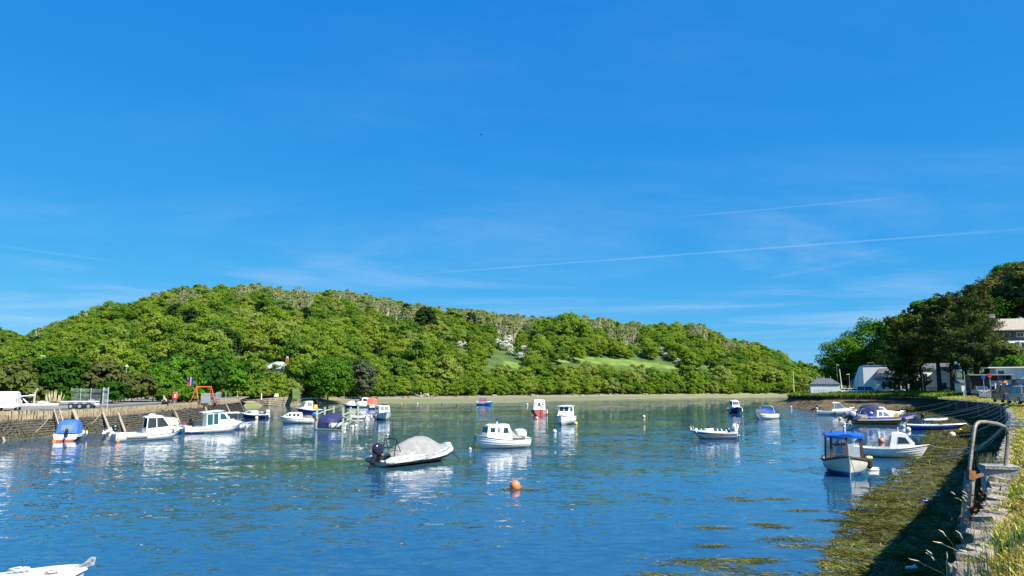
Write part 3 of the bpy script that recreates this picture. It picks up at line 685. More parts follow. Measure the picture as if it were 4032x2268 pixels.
SECT = [(180, 'behind the white van and trailer'), (460, 'above the palisade fence'), (700, 'above the quay bench and lifebuoy case'), (960, 'above the orange swing frame'), (1230, 'around and above the cottage'), (1480, 'behind the timber mooring piles'), (1760, 'behind the covered inflatable, centre left of the beach'), (2010, 'above the small blue fishing boat'), (2180, 'above the red-sterned launch'), (2420, 'below the left end of the meadow'), (2720, 'below the right end of the meadow'), (2960, 'above the navy wheelhouse boat and bow rider'), (3700, 'between the bow rider and the white hut')]
ORD = ['first', 'second', 'third', 'fourth', 'fifth', 'sixth', 'seventh', 'eighth', 'ninth', 'tenth', 'eleventh', 'twelfth', 'thirteenth', 'fourteenth', 'fifteenth', 'sixteenth', 'seventeenth', 'eighteenth', 'nineteenth', 'twentieth']
rank = {}
for kk in (5, 6, 7):
    for n_, c in enumerate(sorted([c for c in ind if c[3] == kk], key=lambda c: c[0] / c[1])): rank[id(c)] = n_
for c in ind:
    kk = 0 if c[3] < 5 else (8 if c[3] > 7 else c[3]); nm, lb, ct = LAB[kk]; pu = proj(c[:3])[0]
    if kk == 0:
        sec = next(s for e_, s in SECT if pu < e_); row = 'Front-row' if c[5] < .05 else ('Second-row' if c[5] < .1 else 'Hillside'); lb = ('%s %sbroadleaf tree of the far wood, %s' % (row, 'small ' if c[4] < .62 else '', sec)).lower()
    elif kk in (5, 6, 7) and rank[id(c)] < 20: lb = '%s from the left of the %s' % (ORD[rank[id(c)]], {5: 'dark evergreen trees standing out in the far wood', 6: 'small hawthorn trees white with blossom on the far hillside', 7: 'yellow flowering bushes high on the far hillside'}[kk])
    t, cr = plant(nm, lb, ct, GRP[kk], PALL[c[3]], c[:3], c[4], random.uniform(0, 6.28), random.uniform(.9, 1.15))
def scatter(name, items, protos, label):
    me = bpy.data.meshes.new(name); me.from_pydata([c[:3] for c in items], [], [])
    for an, ty, vals in (('idx', 'INT', [c[3] for c in items]), ('scl', 'FLOAT', [c[4] for c in items]), ('rot', 'FLOAT', [random.uniform(0, 6.28) for c in items])):
        a = me.attributes.new(an, ty, 'POINT'); a.data.foreach_set('value', vals)
    o = link(name, me); tag(o, label, kind='stuff')
    ng = bpy.data.node_groups.new(name, 'GeometryNodeTree'); ng.interface.new_socket('Geometry', in_out='INPUT', socket_type='NodeSocketGeometry'); ng.interface.new_socket('Geometry', in_out='OUTPUT', socket_type='NodeSocketGeometry')
    N = ng.nodes.new; L = ng.links.new; gi = N('NodeGroupInput'); go = N('NodeGroupOutput'); last = gi.outputs[0]; outs = []
    iop = None; join = N('GeometryNodeJoinGeometry')
    for i, po in enumerate(protos):
        def attr(n_, ty):
            q = N('GeometryNodeInputNamedAttribute'); q.data_type = ty; q.inputs['Name'].default_value = n_; return q.outputs[0]
        cmp = N('FunctionNodeCompare'); cmp.data_type = 'INT'; cmp.operation = 'EQUAL'; L(attr('idx', 'INT'), cmp.inputs[2]); cmp.inputs[3].default_value = i
        sp = N('GeometryNodeSeparateGeometry'); sp.domain = 'POINT'; L(gi.outputs[0], sp.inputs[0]); L(cmp.outputs[0], sp.inputs[1])
        ins = N('GeometryNodeInstanceOnPoints'); L(sp.outputs[0], ins.inputs['Points'])
        oi = N('GeometryNodeObjectInfo'); oi.transform_space = 'ORIGINAL'; oi.inputs['Object'].default_value = po; oi.inputs['As Instance'].default_value = True; L(oi.outputs['Geometry'], ins.inputs['Instance'])
        cb = N('ShaderNodeCombineXYZ'); L(attr('rot', 'FLOAT'), cb.inputs[2]); L(cb.outputs[0], ins.inputs['Rotation']); L(attr('scl', 'FLOAT'), ins.inputs['Scale'])
        L(ins.outputs[0], join.inputs[0])
    L(join.outputs[0], go.inputs[0]); md = o.modifiers.new('scatter', 'NODES'); md.node_group = ng
    return o
# crowns placed by the individuals above serve as the sources
src = {}
for o in bpy.data.objects:
    if o.name.startswith('crown') and o.parent: src.setdefault(o.data.name, o)
srcb = {}
for o in bpy.data.objects:
    if o.name.startswith('trunk') and o.parent: srcb.setdefault(o.data.name, o)
def need(i):
    m = PALL[i][0].name
    if m not in src: src[m] = plant('tree', LAB[0][1] if i < 5 else LAB[8][1], 'tree', GRP[0] if i < 5 else GRP[8], PALL[i], far[0][:3], 1, 0)[1]
    return src[m]
order = [0, 1, 2, 3, 4, 5, 8, 9]; so = [need(i) for i in order]; sb = [o for o in (next((x for x in q.parent.children if x.name.startswith('trunk')), None) for q in (need(8), need(9)))]
items = []
for c in far:
    items.append((c[0], c[1], c[2], order.index(c[3]), c[4]))
    if c[3] >= 8: items.append((c[0], c[1], c[2], 8 + c[3] - 8, c[4]))
scatter('woodland', items, so + sb, 'continuous green woodland covering the far hillside')
# far wooded hill beyond the left shoulder
fh = []; FU = list(range(-500, 420, 40))
for u in FU:
    for Y, k in ((820, -.2), (900, .5), (980, .85), (1060, 1.0), (1250, .7)):
        zt = Q(u, interp([(-500, 1200), (0, 1298), (60, 1318), (110, 1345), (400, 1450)], u), 1060).z; fh.append((XU(u, Y, 10), Y, (zt - 10) * k))
grid('far_hill', fh, len(FU), 5, [under])
items = []
for k in range(520):
    u = random.uniform(-200, 330); Y = random.uniform(880, 1075); zt = Q(u, interp([(-500, 1200), (0, 1298), (60, 1318), (110, 1345), (400, 1450)], u), 1060).z
    kk = interp([(820, -.2), (900, .5), (980, .85), (1060, 1.0), (1250, .7)], Y); items.append((XU(u, Y, 10), Y, (zt - 10) * kk - 3, random.choice((0, 1, 2, 5)), random.uniform(1.1, 1.5)))
scatter('far_woodland', items, [so[0], so[1], so[2], so[3], so[4], so[5]], 'bluish wooded hill seen far off at the left edge')
# ------------------------------------------------------------------ finer crowns for near trees and bushes
def near_crown(m, rx, rz_, cz, n=95, nl=60, size=.34, rcl=.26, low=-.85, flat=.75): return crown('crown', rx, rz_, cz, n, nl, size, m, rcl=rcl, low=low, flat=flat)
def bush(u, v, Y, w, h, m, label, cat='bush', name='bush', z=None, n=80, nl=46, size=None, group=None, trunk=True, cz=.52):
    """bush/tree with base at pixel (u, v or given z) and depth Y; w, h in metres"""
    q = Q(u, v, Y); zz = q.z if z is None else z; loc = Vector((XU(u, Y, zz), Y, zz))
    size = size or max(.22, w * .06)
    t = thing(name, label, cat, loc, random.uniform(0, 6.28), group)
    c = link('crown', near_crown(m, w / 2 * .88, h * .47, h * cz, n, nl, size), t)
    if trunk: link('trunk', trunkmesh('trunk', h * .8, max(.06, h * .018), bark, 5, .28, seed=int(u)), t)
    return t
GL = LZ
bush(60, 1570, 107, 11, 6.2, LO, 'broad olive-green bush behind the white van at the left edge', z=GL, n=110)
bush(-60, 1570, 110, 14, 4.6, LN, 'rounded pale green tree at the far left edge behind the van', 'tree', 'broadleaf_tree', z=GL)
bush(225, 1560, 109, 9.4, 7.3, LDK, 'dense deep green tree behind the bent concrete post and dry pampas grass', 'tree', 'broadleaf_tree', z=GL, n=150, nl=60, size=.42)
bush(395, 1560, 112, 7.5, 6.2, LO, 'olive-leaved tree above the palisade gate', 'tree', 'broadleaf_tree', z=GL, n=110, cz=.6)
bush(330, 1565, 118, 8, 6.3, LSM, 'grey-green bush behind the palisade fence', z=GL)
bush(520, 1565, 118, 8.0, 4.6, LO, 'olive bush to the right of the dark opening under the trees', z=GL, n=100)
bush(600, 1570, 124, 8.4, 5.0, LN, 'bright green bush behind the seated couple', z=GL, n=100)
bush(690, 1560, 140, 10, 8.4, LN, 'tall bright green sycamore-like tree behind the red lifebuoy case', 'tree', 'broadleaf_tree', z=GL, n=150, nl=60)
bush(735, 1577, 118, 6.4, 2.6, LN, 'low bright green bush between the lifebuoy case and the swing frame', z=GL, n=90, nl=50, cz=.45)
bush(655, 1574, 122, 4.6, 2.4, LN, 'small leafy bush just left of the red lifebuoy case', z=GL, n=60, cz=.45)
bush(800, 1560, 158, 11, 9, LDK, 'dark green tree behind the orange swing frame', 'tree', 'broadleaf_tree', z=GL, n=130)
bush(880, 1560, 165, 11, 8.6, LN, 'broad green tree behind the two slim poles at the quay end', 'tree', 'broadleaf_tree', z=GL, n=130)
bush(955, 1562, 196, 12, 9, LDK, 'dark green tree overhanging the beach by the white post', 'tree', 'broadleaf_tree', z=2.6, n=130)
bush(1045, 1562, 199, 11, 6, LDK, 'dark spreading tree below the cottage, in front of its garden bank', 'tree', 'broadleaf_tree', z=2.6, n=120)
bush(1112, 1560, 201, 10, 5.4, LN, 'leafy tree below the cottage beside the grass slip', 'tree', 'broadleaf_tree', z=2.6, n=120)
bush(1290, 1572, 196, 15, 11.5, LN, 'large rounded green tree whose crown reaches down to the beach right of the cottage', 'tree', 'broadleaf_tree', z=1.2, n=210, nl=60, size=.5, cz=.48)
bush(1425, 1568, 214, 9, 11.5, LSM, 'drooping grey-green willow-like tree at the edge of the beach', 'tree', 'willow_tree', z=1.2, n=130)
bush(440, 1568, 108, 5.5, 3.2, LDK, 'dark shaded bush behind the palisade gate', z=GL)
bush(300, 1570, 108, 5, 2.2, LN, 'low green bush at the foot of the palisade fence', z=GL)
bush(130, 1575, 106, 6.5, 3.0, LO, 'low olive bush behind the boat trailer winch post', z=GL)
# ------------------------------------------------------------------ right-hand trees
bush(3335, 1540, 210, 17, 15.5, LN, 'left-hand tall broadleaf tree behind the white hut and tall pole', 'tree', 'broadleaf_tree', z=3.3, n=200, nl=60, size=.5, cz=.55)
bush(3435, 1540, 212, 19, 20.5, LN, 'taller bright-topped broadleaf tree rising behind the white gabled hall', 'tree', 'broadleaf_tree', z=3.3, n=240, nl=60, size=.52, cz=.55)
bush(3375, 1540, 224, 18, 13, LDK, 'shaded tree between the two tall broadleaf trees behind the hall', 'tree', 'broadleaf_tree', z=3.3, n=150)
bush(3540, 1500, 195, 15, 18.5, LN, 'bright green broadleaf tree peeping out behind the leftmost cypress', 'tree', 'broadleaf_tree', z=4, n=170, cz=.58)
bush(3650, 1450, 198, 17, 21, LN, 'bright green tree behind the second and third cypresses', 'tree', 'broadleaf_tree', z=6, n=190, cz=.58)
bush(3735, 1420, 195, 16, 20, LDK, 'green tree on the slope behind the cypress group', 'tree', 'broadleaf_tree', z=9, n=190, cz=.58)
bush(3950, 1250, 215, 22, 14.5, LBR, 'large brownish tree crowning the right-hand hillside above the house', 'tree', 'hillside_tree', z=23, n=260, nl=60, size=.7)
bush(4050, 1200, 222, 20, 14, LO, 'olive-green tree on the skyline at the right edge', 'tree', 'hillside_tree', z=29, n=240, nl=60, size=.7)
bush(3990, 1180, 232, 14, 11, LN, 'green tree on the skyline just left of the right edge', 'tree', 'hillside_tree', z=34, n=200, nl=60, size=.6)
bush(3870, 1220, 205, 20, 15, LDK, 'dark green tree behind the tallest cypress on the hillside', 'tree', 'hillside_tree', z=16, n=240, nl=60, size=.6)
bush(4120, 1300, 200, 22, 20, LBR, 'brownish tree beyond the right edge of the house', 'tree', 'hillside_tree', z=20, n=200)
bush(4010, 1440, 138, 9, 4.2, LN, 'bright green hedge above the pale turquoise building', 'hedge', 'hedge', z=6.4, n=100)
bush(3930, 1440, 146, 12, 4.0, LO, 'olive scrub on the bank below the house on the slope', z=9.0, n=120)
bush(3880, 1420, 150, 12, 5.5, LBR, 'brownish scrub beside the house on the slope', z=9.0, n=120)
bush(3990, 1400, 158, 12, 3.0, LO, 'scrub along the wall under the house', z=9.2, n=90)
def cypress(u, Y, h, w, label, lean=0.0, m=LC, z=3.3, seed=0, nplates=60, bare_=.16):
    rr_ = np.random.default_rng(seed); loc = Vector((XU(u, Y, z), Y, z)); t = thing('cypress_tree', label, 'tree', loc, 0, 'cypresses along the right-hand bank')
    cs = []; ns = []; ls = []; tb = MB(); tp = []
    for k in range(7): tp.append(Vector((lean * h * (k / 6) ** 1.6 + .25 * math.sin(k * 1.3 + seed), .2 * math.sin(k * 2 + seed), h * .97 * k / 6 - (.5 if k == 0 else 0))))
    tb.tube(tp, [h * .030, h * .024, h * .02, h * .016, h * .011, h * .007, .03], 8)
    for k in range(nplates):
        f = bare_ + (1 - bare_) * (k + rr_.uniform(0, 1)) / nplates; a = rr_.uniform(0, 6.283)
        prof = (1 - f) ** .62 * (.55 + .45 * min(1, (f - bare_) * 5 + .3)); L_ = w / 2 * max(.24, prof) * rr_.uniform(.5, 1.4)
        i = f * 6 * .999; b0 = tp[int(i)].lerp(tp[int(i) + 1], i - int(i)); d = Vector((math.cos(a), math.sin(a), 0)); rise = rr_.uniform(.05, .32) * L_
        e = b0 + d * L_ + Vector((0, 0, rise)); mid = b0 + d * L_ * .5 + Vector((0, 0, rise * .25))
        tb.tube([b0, mid, e], [max(.03, h * .006 * (1 - f) + .02), .05, .02], 4, cap=False)
        n = int(230 * (.35 + L_ / (w / 2))); s = rr_.uniform(.12, 1, n) ** .7
        side = Vector((-d.y, d.x, 0)); wd = L_ * .36 * np.sin(np.clip(s * 3.0, 0, 3.14)) ** .7 + .25
        yy = rr_.normal(size=n) * .5 * wd; zz = rr_.normal(size=n) * .22 + rr_.uniform(0, .3, n) - np.abs(yy) * .12
        base = np.array([list(b0)]) + np.outer(s, np.array(e - b0)); base[:, 2] -= (s * (1 - s)) * rise * 1.0
        pts = base + np.outer(yy, np.array(side)); pts[:, 2] += zz
        cs.append(pts); ns.append(np.array([[0, 0, 1.0]]) + rr_.normal(size=(n, 3)) * .55); ls.append(rr_.uniform(.0, 1) * .5 + rr_.uniform(0, 1, n) * .5)
    c, nn, l = np.concatenate(cs), np.concatenate(ns), np.concatenate(ls)
    link('crown', leafmesh('crown', c, nn, .36 * rr_.uniform(.6, 1.4, len(c)), l, m, .6), t); tb.build('trunk', barkd, t); return t
cypress(3592, 173, 18.4, 16.5, 'leftmost cypress, its leaning top reaching out to the left over the hall roof', -.24, seed=1, nplates=84, bare_=.24)
cypress(3570, 171, 11, 9.5, 'small dense cypress low at the water end of the row, branches down to the bank', 0, seed=2, nplates=70, bare_=.02)
cypress(3640, 169, 18.8, 15, 'second tall cypress from the left, in front of the white wall', -.08, seed=3, nplates=78, bare_=.38)
cypress(3706, 160, 20, 14.5, 'cypress with a bare forked lower trunk standing before the white wall', -.05, seed=4, nplates=78, bare_=.40)
cypress(3758, 158, 21.6, 14.5, 'cypress just left of the parked silver car', -.04, seed=5, nplates=80, bare_=.34)
cypress(3850, 146, 22.6, 17, 'tallest cypress, its spiky top against the sky behind the parked cars', .0, seed=6, nplates=100, bare_=.22, m=LC)
cypress(3885, 164, 20, 12, 'brownish cypress on the slope to the left of the house', 0, seed=7, nplates=90, bare_=.1, m=LBR, z=8)
cypress(3800, 165, 21, 15, 'green-brown cypress behind the tallest one', 0, seed=8, nplates=80, bare_=.1, m=LC, z=6)
# ------------------------------------------------------------------ boat kit (x forward, y to port, z up, water at 0)
class Hull:
    def __init__(s, L, B, fb=(.6, .6, .9), draft=.25, tr=.82, e=3.2, rake=.13, pm=.42, q=2.3, r=.85, trim=0.0):
        s.L, s.B, s.fb, s.draft, s.tr, s.e, s.rake, s.pm, s.q, s.r = L, B, fb, draft, tr, e, rake, pm, q, r
    def X(s, a): return -s.L / 2 + s.L * a
    def hb(s, a):
        if a < s.pm: k = s.tr + (1 - s.tr) * math.sin(math.pi / 2 * a / s.pm)
        else: k = max(0, 1 - ((a - s.pm) / (1 - s.pm)) ** s.q) ** s.r
        return max(.012, k * s.B / 2)
    def sh(s, a):
        f0, f1, f2 = s.fb; return f0 * (1 - a) * (1 - 2 * a) + 4 * f1 * a * (1 - a) + f2 * a * (2 * a - 1) if not hasattr(s, 'lin') else f0 + (f2 - f0) * a
    def hx(s, x): return s.hb(min(1, max(0, (x + s.L / 2) / s.L)))
    def sx(s, x): return s.sh(min(1, max(0, (x + s.L / 2) / s.L)))
    def zk(s, a): return -s.draft + (s.draft + .12 * s.sh(a)) * max(0, (a - .72) / .28) ** 2.2
    def pt(s, a, z):
        zs, zk = s.sh(a), s.zk(a); t = min(1, max(0, (zs - z) / (zs - zk))); e = s.e + (1.15 - s.e) * a ** 2.5
        return s.X(a) - s.rake * s.L * t * a ** 4, s.hb(a) * max(0, 1 - t ** e)
    def build(s, root, topm, botm=bottom, boot=.08, stripe=None, deckm=white, inm=None, laps=0, ck=None, floor=.05, g=.10, rub=darkline, rubr=.035, transom=None, camber=.06, N=18, foredeck=True, rubz=.03):
        topm = hullw if topm is white else (hullo if topm is offw else topm)
        A = [(i / N) ** .9 for i in range(N + 1)]; mats = [topm, botm, stripe[1] if stripe else topm, transom or topm]
        rows = []
        for a in A:
            zs, zk = s.sh(a), s.zk(a); zb = max(zk + .02, min(boot, zs - .1)); lev = [(zs, 0)]
            if stripe: lev.append((zs - stripe[0], 0))
            z0 = lev[-1][0]; nn = laps or 4
            for k in range(1, nn + 1):
                z = z0 + (zb - z0) * k / nn
                if laps and k < nn + 1: lev.append((z, .028))
                lev.append((z, 0))
            for f in (.35, .7, 1.0): lev.append((zb + (zk - zb) * f, 0))
            row = []
            for z, o_ in lev:
                x, y = s.pt(a, z); row.append((x, y + (o_ if y > .04 else 0), z))
            rows.append(row)
        n = len(rows[0]); mb = MB(); nt = (1 if not stripe else 2) + (2 if laps else 1) * (laps or 4)
        for sg in (1, -1):
            vs = [(x, y * sg, z) for r in rows for (x, y, z) in r]; b = len(mb.v); mb.v += vs
            for i in range(N):
                for j in range(n - 1):
                    f = (b + i * n + j, b + (i + 1) * n + j, b + (i + 1) * n + j + 1, b + i * n + j + 1)
                    mb.f.append(f if sg < 0 else f[::-1]); mb.m.append(2 if (stripe and j == 0) else (1 if j >= nt - 1 else 0))
        r0 = rows[0]
        for j in range(n - 1):
            (x, y, z), (x2, y2, z2) = r0[j], r0[j + 1]; mb.add([(x, y, z), (x, -y, z), (x2, -y2, z2), (x2, y2, z2)], [(0, 1, 2, 3)], 1 if j >= nt - 1 else 3)
        h = mb.build('hull', mats, root, 40)
        # deck, side decks, cockpit
        dk = MB()
        def rim(a): x, y = s.pt(a, s.sh(a)); return x, y, s.sh(a) + .004
        I = [i for i in range(N) if ck and A[i] >= ck[0] - 1e-6 and A[i + 1] <= ck[1] + 1e-6]
        for i in range(N):
            (x, y, z), (x2, y2, z2) = rim(A[i]), rim(A[i + 1])
            if i in I:
                yi, yj = max(.06, y - g), max(.06, y2 - g); fi, fj = max(.04, yi - .05), max(.04, yj - .05)
                for sg in (1, -1):
                    dk.add([(x, y * sg, z), (x2, y2 * sg, z2), (x2, yj * sg, z2), (x, yi * sg, z)], [(0, 1, 2, 3)], 0)
                    dk.add([(x, yi * sg, z), (x2, yj * sg, z2), (x2, fj * sg, floor), (x, fi * sg, floor)], [(0, 1, 2, 3)], 1)
                dk.add([(x, fi, floor), (x2, fj, floor), (x2, -fj, floor), (x, -fi, floor)], [(0, 1, 2, 3)], 1)
                for k, on in ((i, i == I[0]), (i + 1, i == I[-1])):
                    if on:
                        xx, yy, zz = rim(A[k]); yy = max(.06, yy - g); dk.add([(xx, yy, zz), (xx, -yy, zz), (xx, -yy + .05, floor), (xx, yy - .05, floor)], [(0, 1, 2, 3)], 1)
            else:
                dk.add([(x, y, z), (x, 0, z + camber * min(1, y)), (x, -y, z), (x2, y2, z2), (x2, 0, z2 + camber * min(1, y2)), (x2, -y2, z2)], [(0, 3, 4, 1), (1, 4, 5, 2)], 0)
        dk.build('deck', [deckm, inm or deckm], root, 40)
        if rub:
            rb = MB()
            for sg in (1, -1): rb.tube([(s.pt(a, s.sh(a) - rubz)[0] + .01, (s.pt(a, s.sh(a) - rubz)[1] + .012) * sg, s.sh(a) - rubz) for a in A], rubr, 5)
            rb.bar((s.X(0) - .012, -s.hb(0), s.sh(0) - rubz), (s.X(0) - .012, s.hb(0), s.sh(0) - rubz), .03, .06)
            rb.build('rubbing_strake', rub, root)
        s.root = root; return s
class Cabin:
    """profile points aft to fore along the roof line, side walls lean in by tum"""
    def __init__(s, hull, root, prof, wa, wf, zb, m, name='cabin', tum=.12, roofm=None, nroof=1, camber=.05, wexp=1.0):
        s.prof, s.wa, s.wf, s.zb, s.tum = prof, wa, wf, zb, tum; s.x0, s.x1 = min(p[0] for p in prof), max(p[0] for p in prof); s.root = root; s.we = wexp
        mb = MB(); rings = []
        for i, (x, z) in enumerate(prof):
            yb, yt = s.y(x, s.base(x)), s.y(x, z); c = camber * min(1, yt * 2)
            rings.append([(x, yb, s.base(x)), (x, yt, z), (x, yt * .6, z + c * .7), (x, 0, z + c), (x, -yt * .6, z + c * .7), (x, -yt, z), (x, -yb, s.base(x))])
        n = 7; vs = [q for r in rings for q in r]; fs = []; ms = []
        for i in range(len(prof) - 1):
            for j in range(n - 1):
                fs.append((i * n + j, i * n + j + 1, (i + 1) * n + j + 1, (i + 1) * n + j)[::-1]); ms.append(1 if (roofm and 0 < j < 5 and abs(prof[i + 1][1] - prof[i][1]) < .6 * abs(prof[i + 1][0] - prof[i][0])) else 0)
        mb.v = vs; mb.f = fs; mb.m = ms
        mb.f.append(tuple(range(n))[::-1]); mb.m.append(0); k = (len(prof) - 1) * n; mb.f.append(tuple(range(k, k + n))); mb.m.append(0)
        s.o = mb.build(name, [m, roofm or m], root, 30)
        fixn(s.o.data)
    def base(s, x): return s.zb(x) if callable(s.zb) else s.zb
    def w(s, x):
        f = (x - s.x0) / max(1e-6, s.x1 - s.x0); return s.wa + (s.wf - s.wa) * f ** s.we
    def y(s, x, z): return max(.03, s.w(x) - s.tum * (z - s.base(x)))
    def win(s, poly, gm=glass, fm=None, sides=(1, -1), parent=None):
        cx = sum(p[0] for p in poly) / len(poly); cz = sum(p[1] for p in poly) / len(poly)
        for sg in sides:
            mb = MB()
            for k, (sc, o_, mi) in enumerate(((1.14, .012, 1), (1.0, .022, 0))):
                if k == 0 and fm is None: continue
                pts = [(cx + (x - cx) * sc, cz + (z - cz) * sc) for x, z in poly]
                vs = [(x, sg * (s.y(x, z) + o_), z) for x, z in pts]; mb.poly(vs if sg < 0 else vs[::-1], .025, (0, -sg, 0), mi)
            mb.build('window', [gm, fm or gm], s.root, 0)
    def face(s, i, f0, f1, panes=1, gm=glass, fm=None, gap=.08, inset=.08, sgn=1):
        """window band across the strip between profile points i and i+1"""
        (xa, za), (xb, zb) = s.prof[i], s.prof[i + 1]
        def at(f): return xa + (xb - xa) * f, za + (zb - za) * f
        d = Vector((xb - xa, 0, zb - za)).normalized(); nrm = Vector((-d.z, 0, d.x)) * (1 if (Vector((-d.z, 0, d.x)).x * sgn > 0) else -1)
        (x0, z0), (x1, z1) = at(f0), at(f1); y0, y1 = s.y(x0, z0) - inset, s.y(x1, z1) - inset
        for k in range(panes):
            a, b = -1 + 2 * (k + gap / 2) / panes, -1 + 2 * (k + 1 - gap / 2) / panes; mb = MB()
            for (gr, o_, mi) in ((.04, .006, 1), (0, .014, 0)):
                if mi == 1 and fm is None: continue
                vs = [Vector((x0, y0 * a - gr, z0)) , Vector((x0, y0 * b + gr, z0)), Vector((x1, y1 * b + gr, z1)), Vector((x1, y1 * a - gr, z1))]
                vs[0] -= d * gr; vs[1] -= d * gr; vs[2] += d * gr; vs[3] += d * gr
                q = [v + nrm * (o_ + .02) + Vector((0, 0, .05 * min(1, abs(y0)) * (0))) for v in vs]
                mb.poly(q, -.05, nrm, mi)
            me = mb.mesh('window', [gm, fm or gm], 0); fixn(me); link('window', me, s.root)
def rail(root, pts, r=.016, posts=(), m=steel, name='guard_rail', ends=True):
    mb = MB(); mb.tube(pts, r, 5)
    for a, b in posts: mb.tube([a, b], r * .9, 4)
    return mb.build(name, m, root)
def bowrail(h, root, a0=.62, ht=.32, n=7, inset=.06, m=steel, zoff=0):
    A = [a0 + (.985 - a0) * k / n for k in range(n + 1)]
    def pt(a, sg, z): x, y = h.pt(a, h.sh(a)); return (x, max(.01, y - inset) * sg, h.sh(a) + z)
    top = [pt(A[0], 1, .02)] + [pt(a, 1, ht) for a in A[1:]] + [pt(a, -1, ht) for a in A[:0:-1]] + [pt(A[0], -1, .02)]
    posts = [(pt(a, sg, 0), pt(a, sg, ht)) for a in A[2::2] for sg in (1, -1)]
    return rail(root, top, .018, posts, m)
def outboard(root, x, y, z, s=1.0, tilt=0, cm=black, lm=None, turn=0):
    """outboard on the transom at x,y; z = transom top. tilt in degrees lifts the leg aft"""
    lm = lm or black; Mx = Matrix.Translation((x, y, z)) @ Matrix.Rotation(R(turn), 4, 'Z') @ Matrix.Rotation(R(tilt), 4, 'Y') @ Matrix.Scale(s, 4)
    def put(mb):
        mb.v = [tuple(Mx @ Vector(q)) for q in mb.v]; return mb
    cw = MB()
    cw.loft([[(-.2 + .06 * (z_ - .1) + x_ * w, y_ * w, z_ + .05 * x_ * (z_ > .4)) for x_, y_ in ((.30, -.06), (.33, .0), (.30, .06), (.20, .13), (0, .155), (-.2, .13), (-.29, .07), (-.31, 0), (-.29, -.07), (-.2, -.13), (0, -.155), (.20, -.13))] for z_, w in ((.06, .66), (.12, .9), (.24, 1.04), (.37, 1.0), (.47, .86), (.53, .62), (.56, .3))])
    e = put(cw).build('outboard_engine', cm, root, 50)
    lg = MB(); lg.loft([[(-.24 + a * w, b * w, z_) for a, b in ((.12, 0), (.03, .06), (-.13, .02), (-.13, -.02), (.03, -.06))] for z_, w in ((.1, 1.25), (-.35, .95), (-.62, .9), (-.78, .55))])
    lg.box((-.33, 0, -.40), (.34, .2, .02)); lg.lathe([(.01, .2), (.055, .1), (.06, -.1), (.03, -.2)], (-.28, 0, -.60), 6, axis='X'); lg.box((.0, 0, -.08), (.14, .26, .34)); put(lg).build('engine_leg', lm, e)
    pr = MB()
    for k in range(3):
        a = k * 2.094; pr.poly([(-.5, .02 * math.cos(a), -.60 + .02 * math.sin(a)), (-.47, .13 * math.cos(a - .4), -.6 + .13 * math.sin(a - .4)), (-.51, .15 * math.cos(a + .3), -.6 + .15 * math.sin(a + .3))], .012, (1, 0, 0))
    put(pr).build('propeller', steel, e, 0); return e
def floatbuoy(u, v, r, m, label, name='mooring_buoy', cat='buoy', group=None, sz=1.0, eye=True, weed=None):
    q = P(u, v, 0); t = thing(name, label, cat, (q.x, q.y, 0), random.uniform(0, 6), group)
    b = MB(); b.ball((0, 0, r * .62), r, 14, sz=sz); b.build('float', m, t, 60)
    if eye:
        e = MB(); e.tube([(0, 0, r * 1.55 * sz), (.03 + r * .1, 0, r * 1.75), (0, 0, r * 1.9), (-.03 - r * .1, 0, r * 1.75), (0, 0, r * 1.55 * sz)], r * .06 + .008, 5); e.build('eye', rubber, t)
    return t
def fender(root_mw, p, m=offw, label='white fender hanging on the side of a boat', L_=.5, r=.1):
    q = root_mw @ Vector(p); t = thing('fender', label, 'fender', q)
    b = MB(); b.lathe([(.015, L_ / 2 + .05), (r * .6, L_ / 2), (r, L_ / 2 - .08), (r, -L_ / 2 + .08), (r * .6, -L_ / 2), (.02, -L_ / 2 - .05)], (0, 0, 0), 10); b.build('fender_body', m, t)
    c = MB(); c.tube([(0, 0, L_ / 2 + .04), (0, 0, L_ / 2 + .35)], .012, 4); c.build('lanyard', rubber, t); return t
ROPE = mat('mooring_rope', (.36, .32, .22), .9, .2, 8); ROPEB = mat('blue_green_rope', (.12, .26, .28), .9, .2, 8); ROPEW = mat('pale_rope', (.55, .52, .42), .9, .15, 8)
def rope(a, b, r, sag, label, m=ROPE, group=None, n=10):
    a, b = Vector(a), Vector(b); mb = MB(); pts = []
    for k in range(n + 1):
        f = k / n; q = a.lerp(b, f); q.z -= sag * 4 * f * (1 - f); pts.append(q - a)
    mb.tube(pts, r, 5); o = mb.build('mooring_rope', m); o.location = a
    return tag(o, label, 'rope', group)
def boat(name, label, u, v, th, cat='boat', trim=0, roll=0):
    q = P(u, v, 0); t = thing(name, label, cat, (q.x, q.y, 0), R(th)); t.rotation_euler = (R(roll), R(-trim), R(th)); bpy.context.view_layer.update() if False else None
    mw = Matrix.Translation(t.location) @ t.rotation_euler.to_matrix().to_4x4()
    return t, mw
def strip(root, name, m, pts_outer, th=.012, up=(0, 0, 1)):
    pass
def hullstripe(h, root, z0, z1, a0, a1, m, name='hull_stripe', o=.012, N=14, sides=(1, -1), f=None):
    """painted band standing 6 mm proud of the topsides, z relative to sheer when f is None"""
    for sg in sides:
        mb = MB(); vs = []
        for k in range(N + 1):
            a = a0 + (a1 - a0) * k / N; s0 = h.sh(a)
            for z in (s0 + z0, s0 + z1):
                x, y = h.pt(a, z); vs.append((x + .004 * (a > .8), (y + o) * sg, z))
        mb.v = vs; mb.f = [(2 * k, 2 * k + 2, 2 * k + 3, 2 * k + 1) if sg > 0 else (2 * k + 1, 2 * k + 3, 2 * k + 2, 2 * k) for k in range(N)]; mb.m = [0] * N
        mb.build(name, m, root)
# ------------------------------------------------------------------ boats, left to right
def tarp(root, name, rings, m): mb = MB(); mb.loft(rings, closed=False); return mb.build(name, m, root, 50)
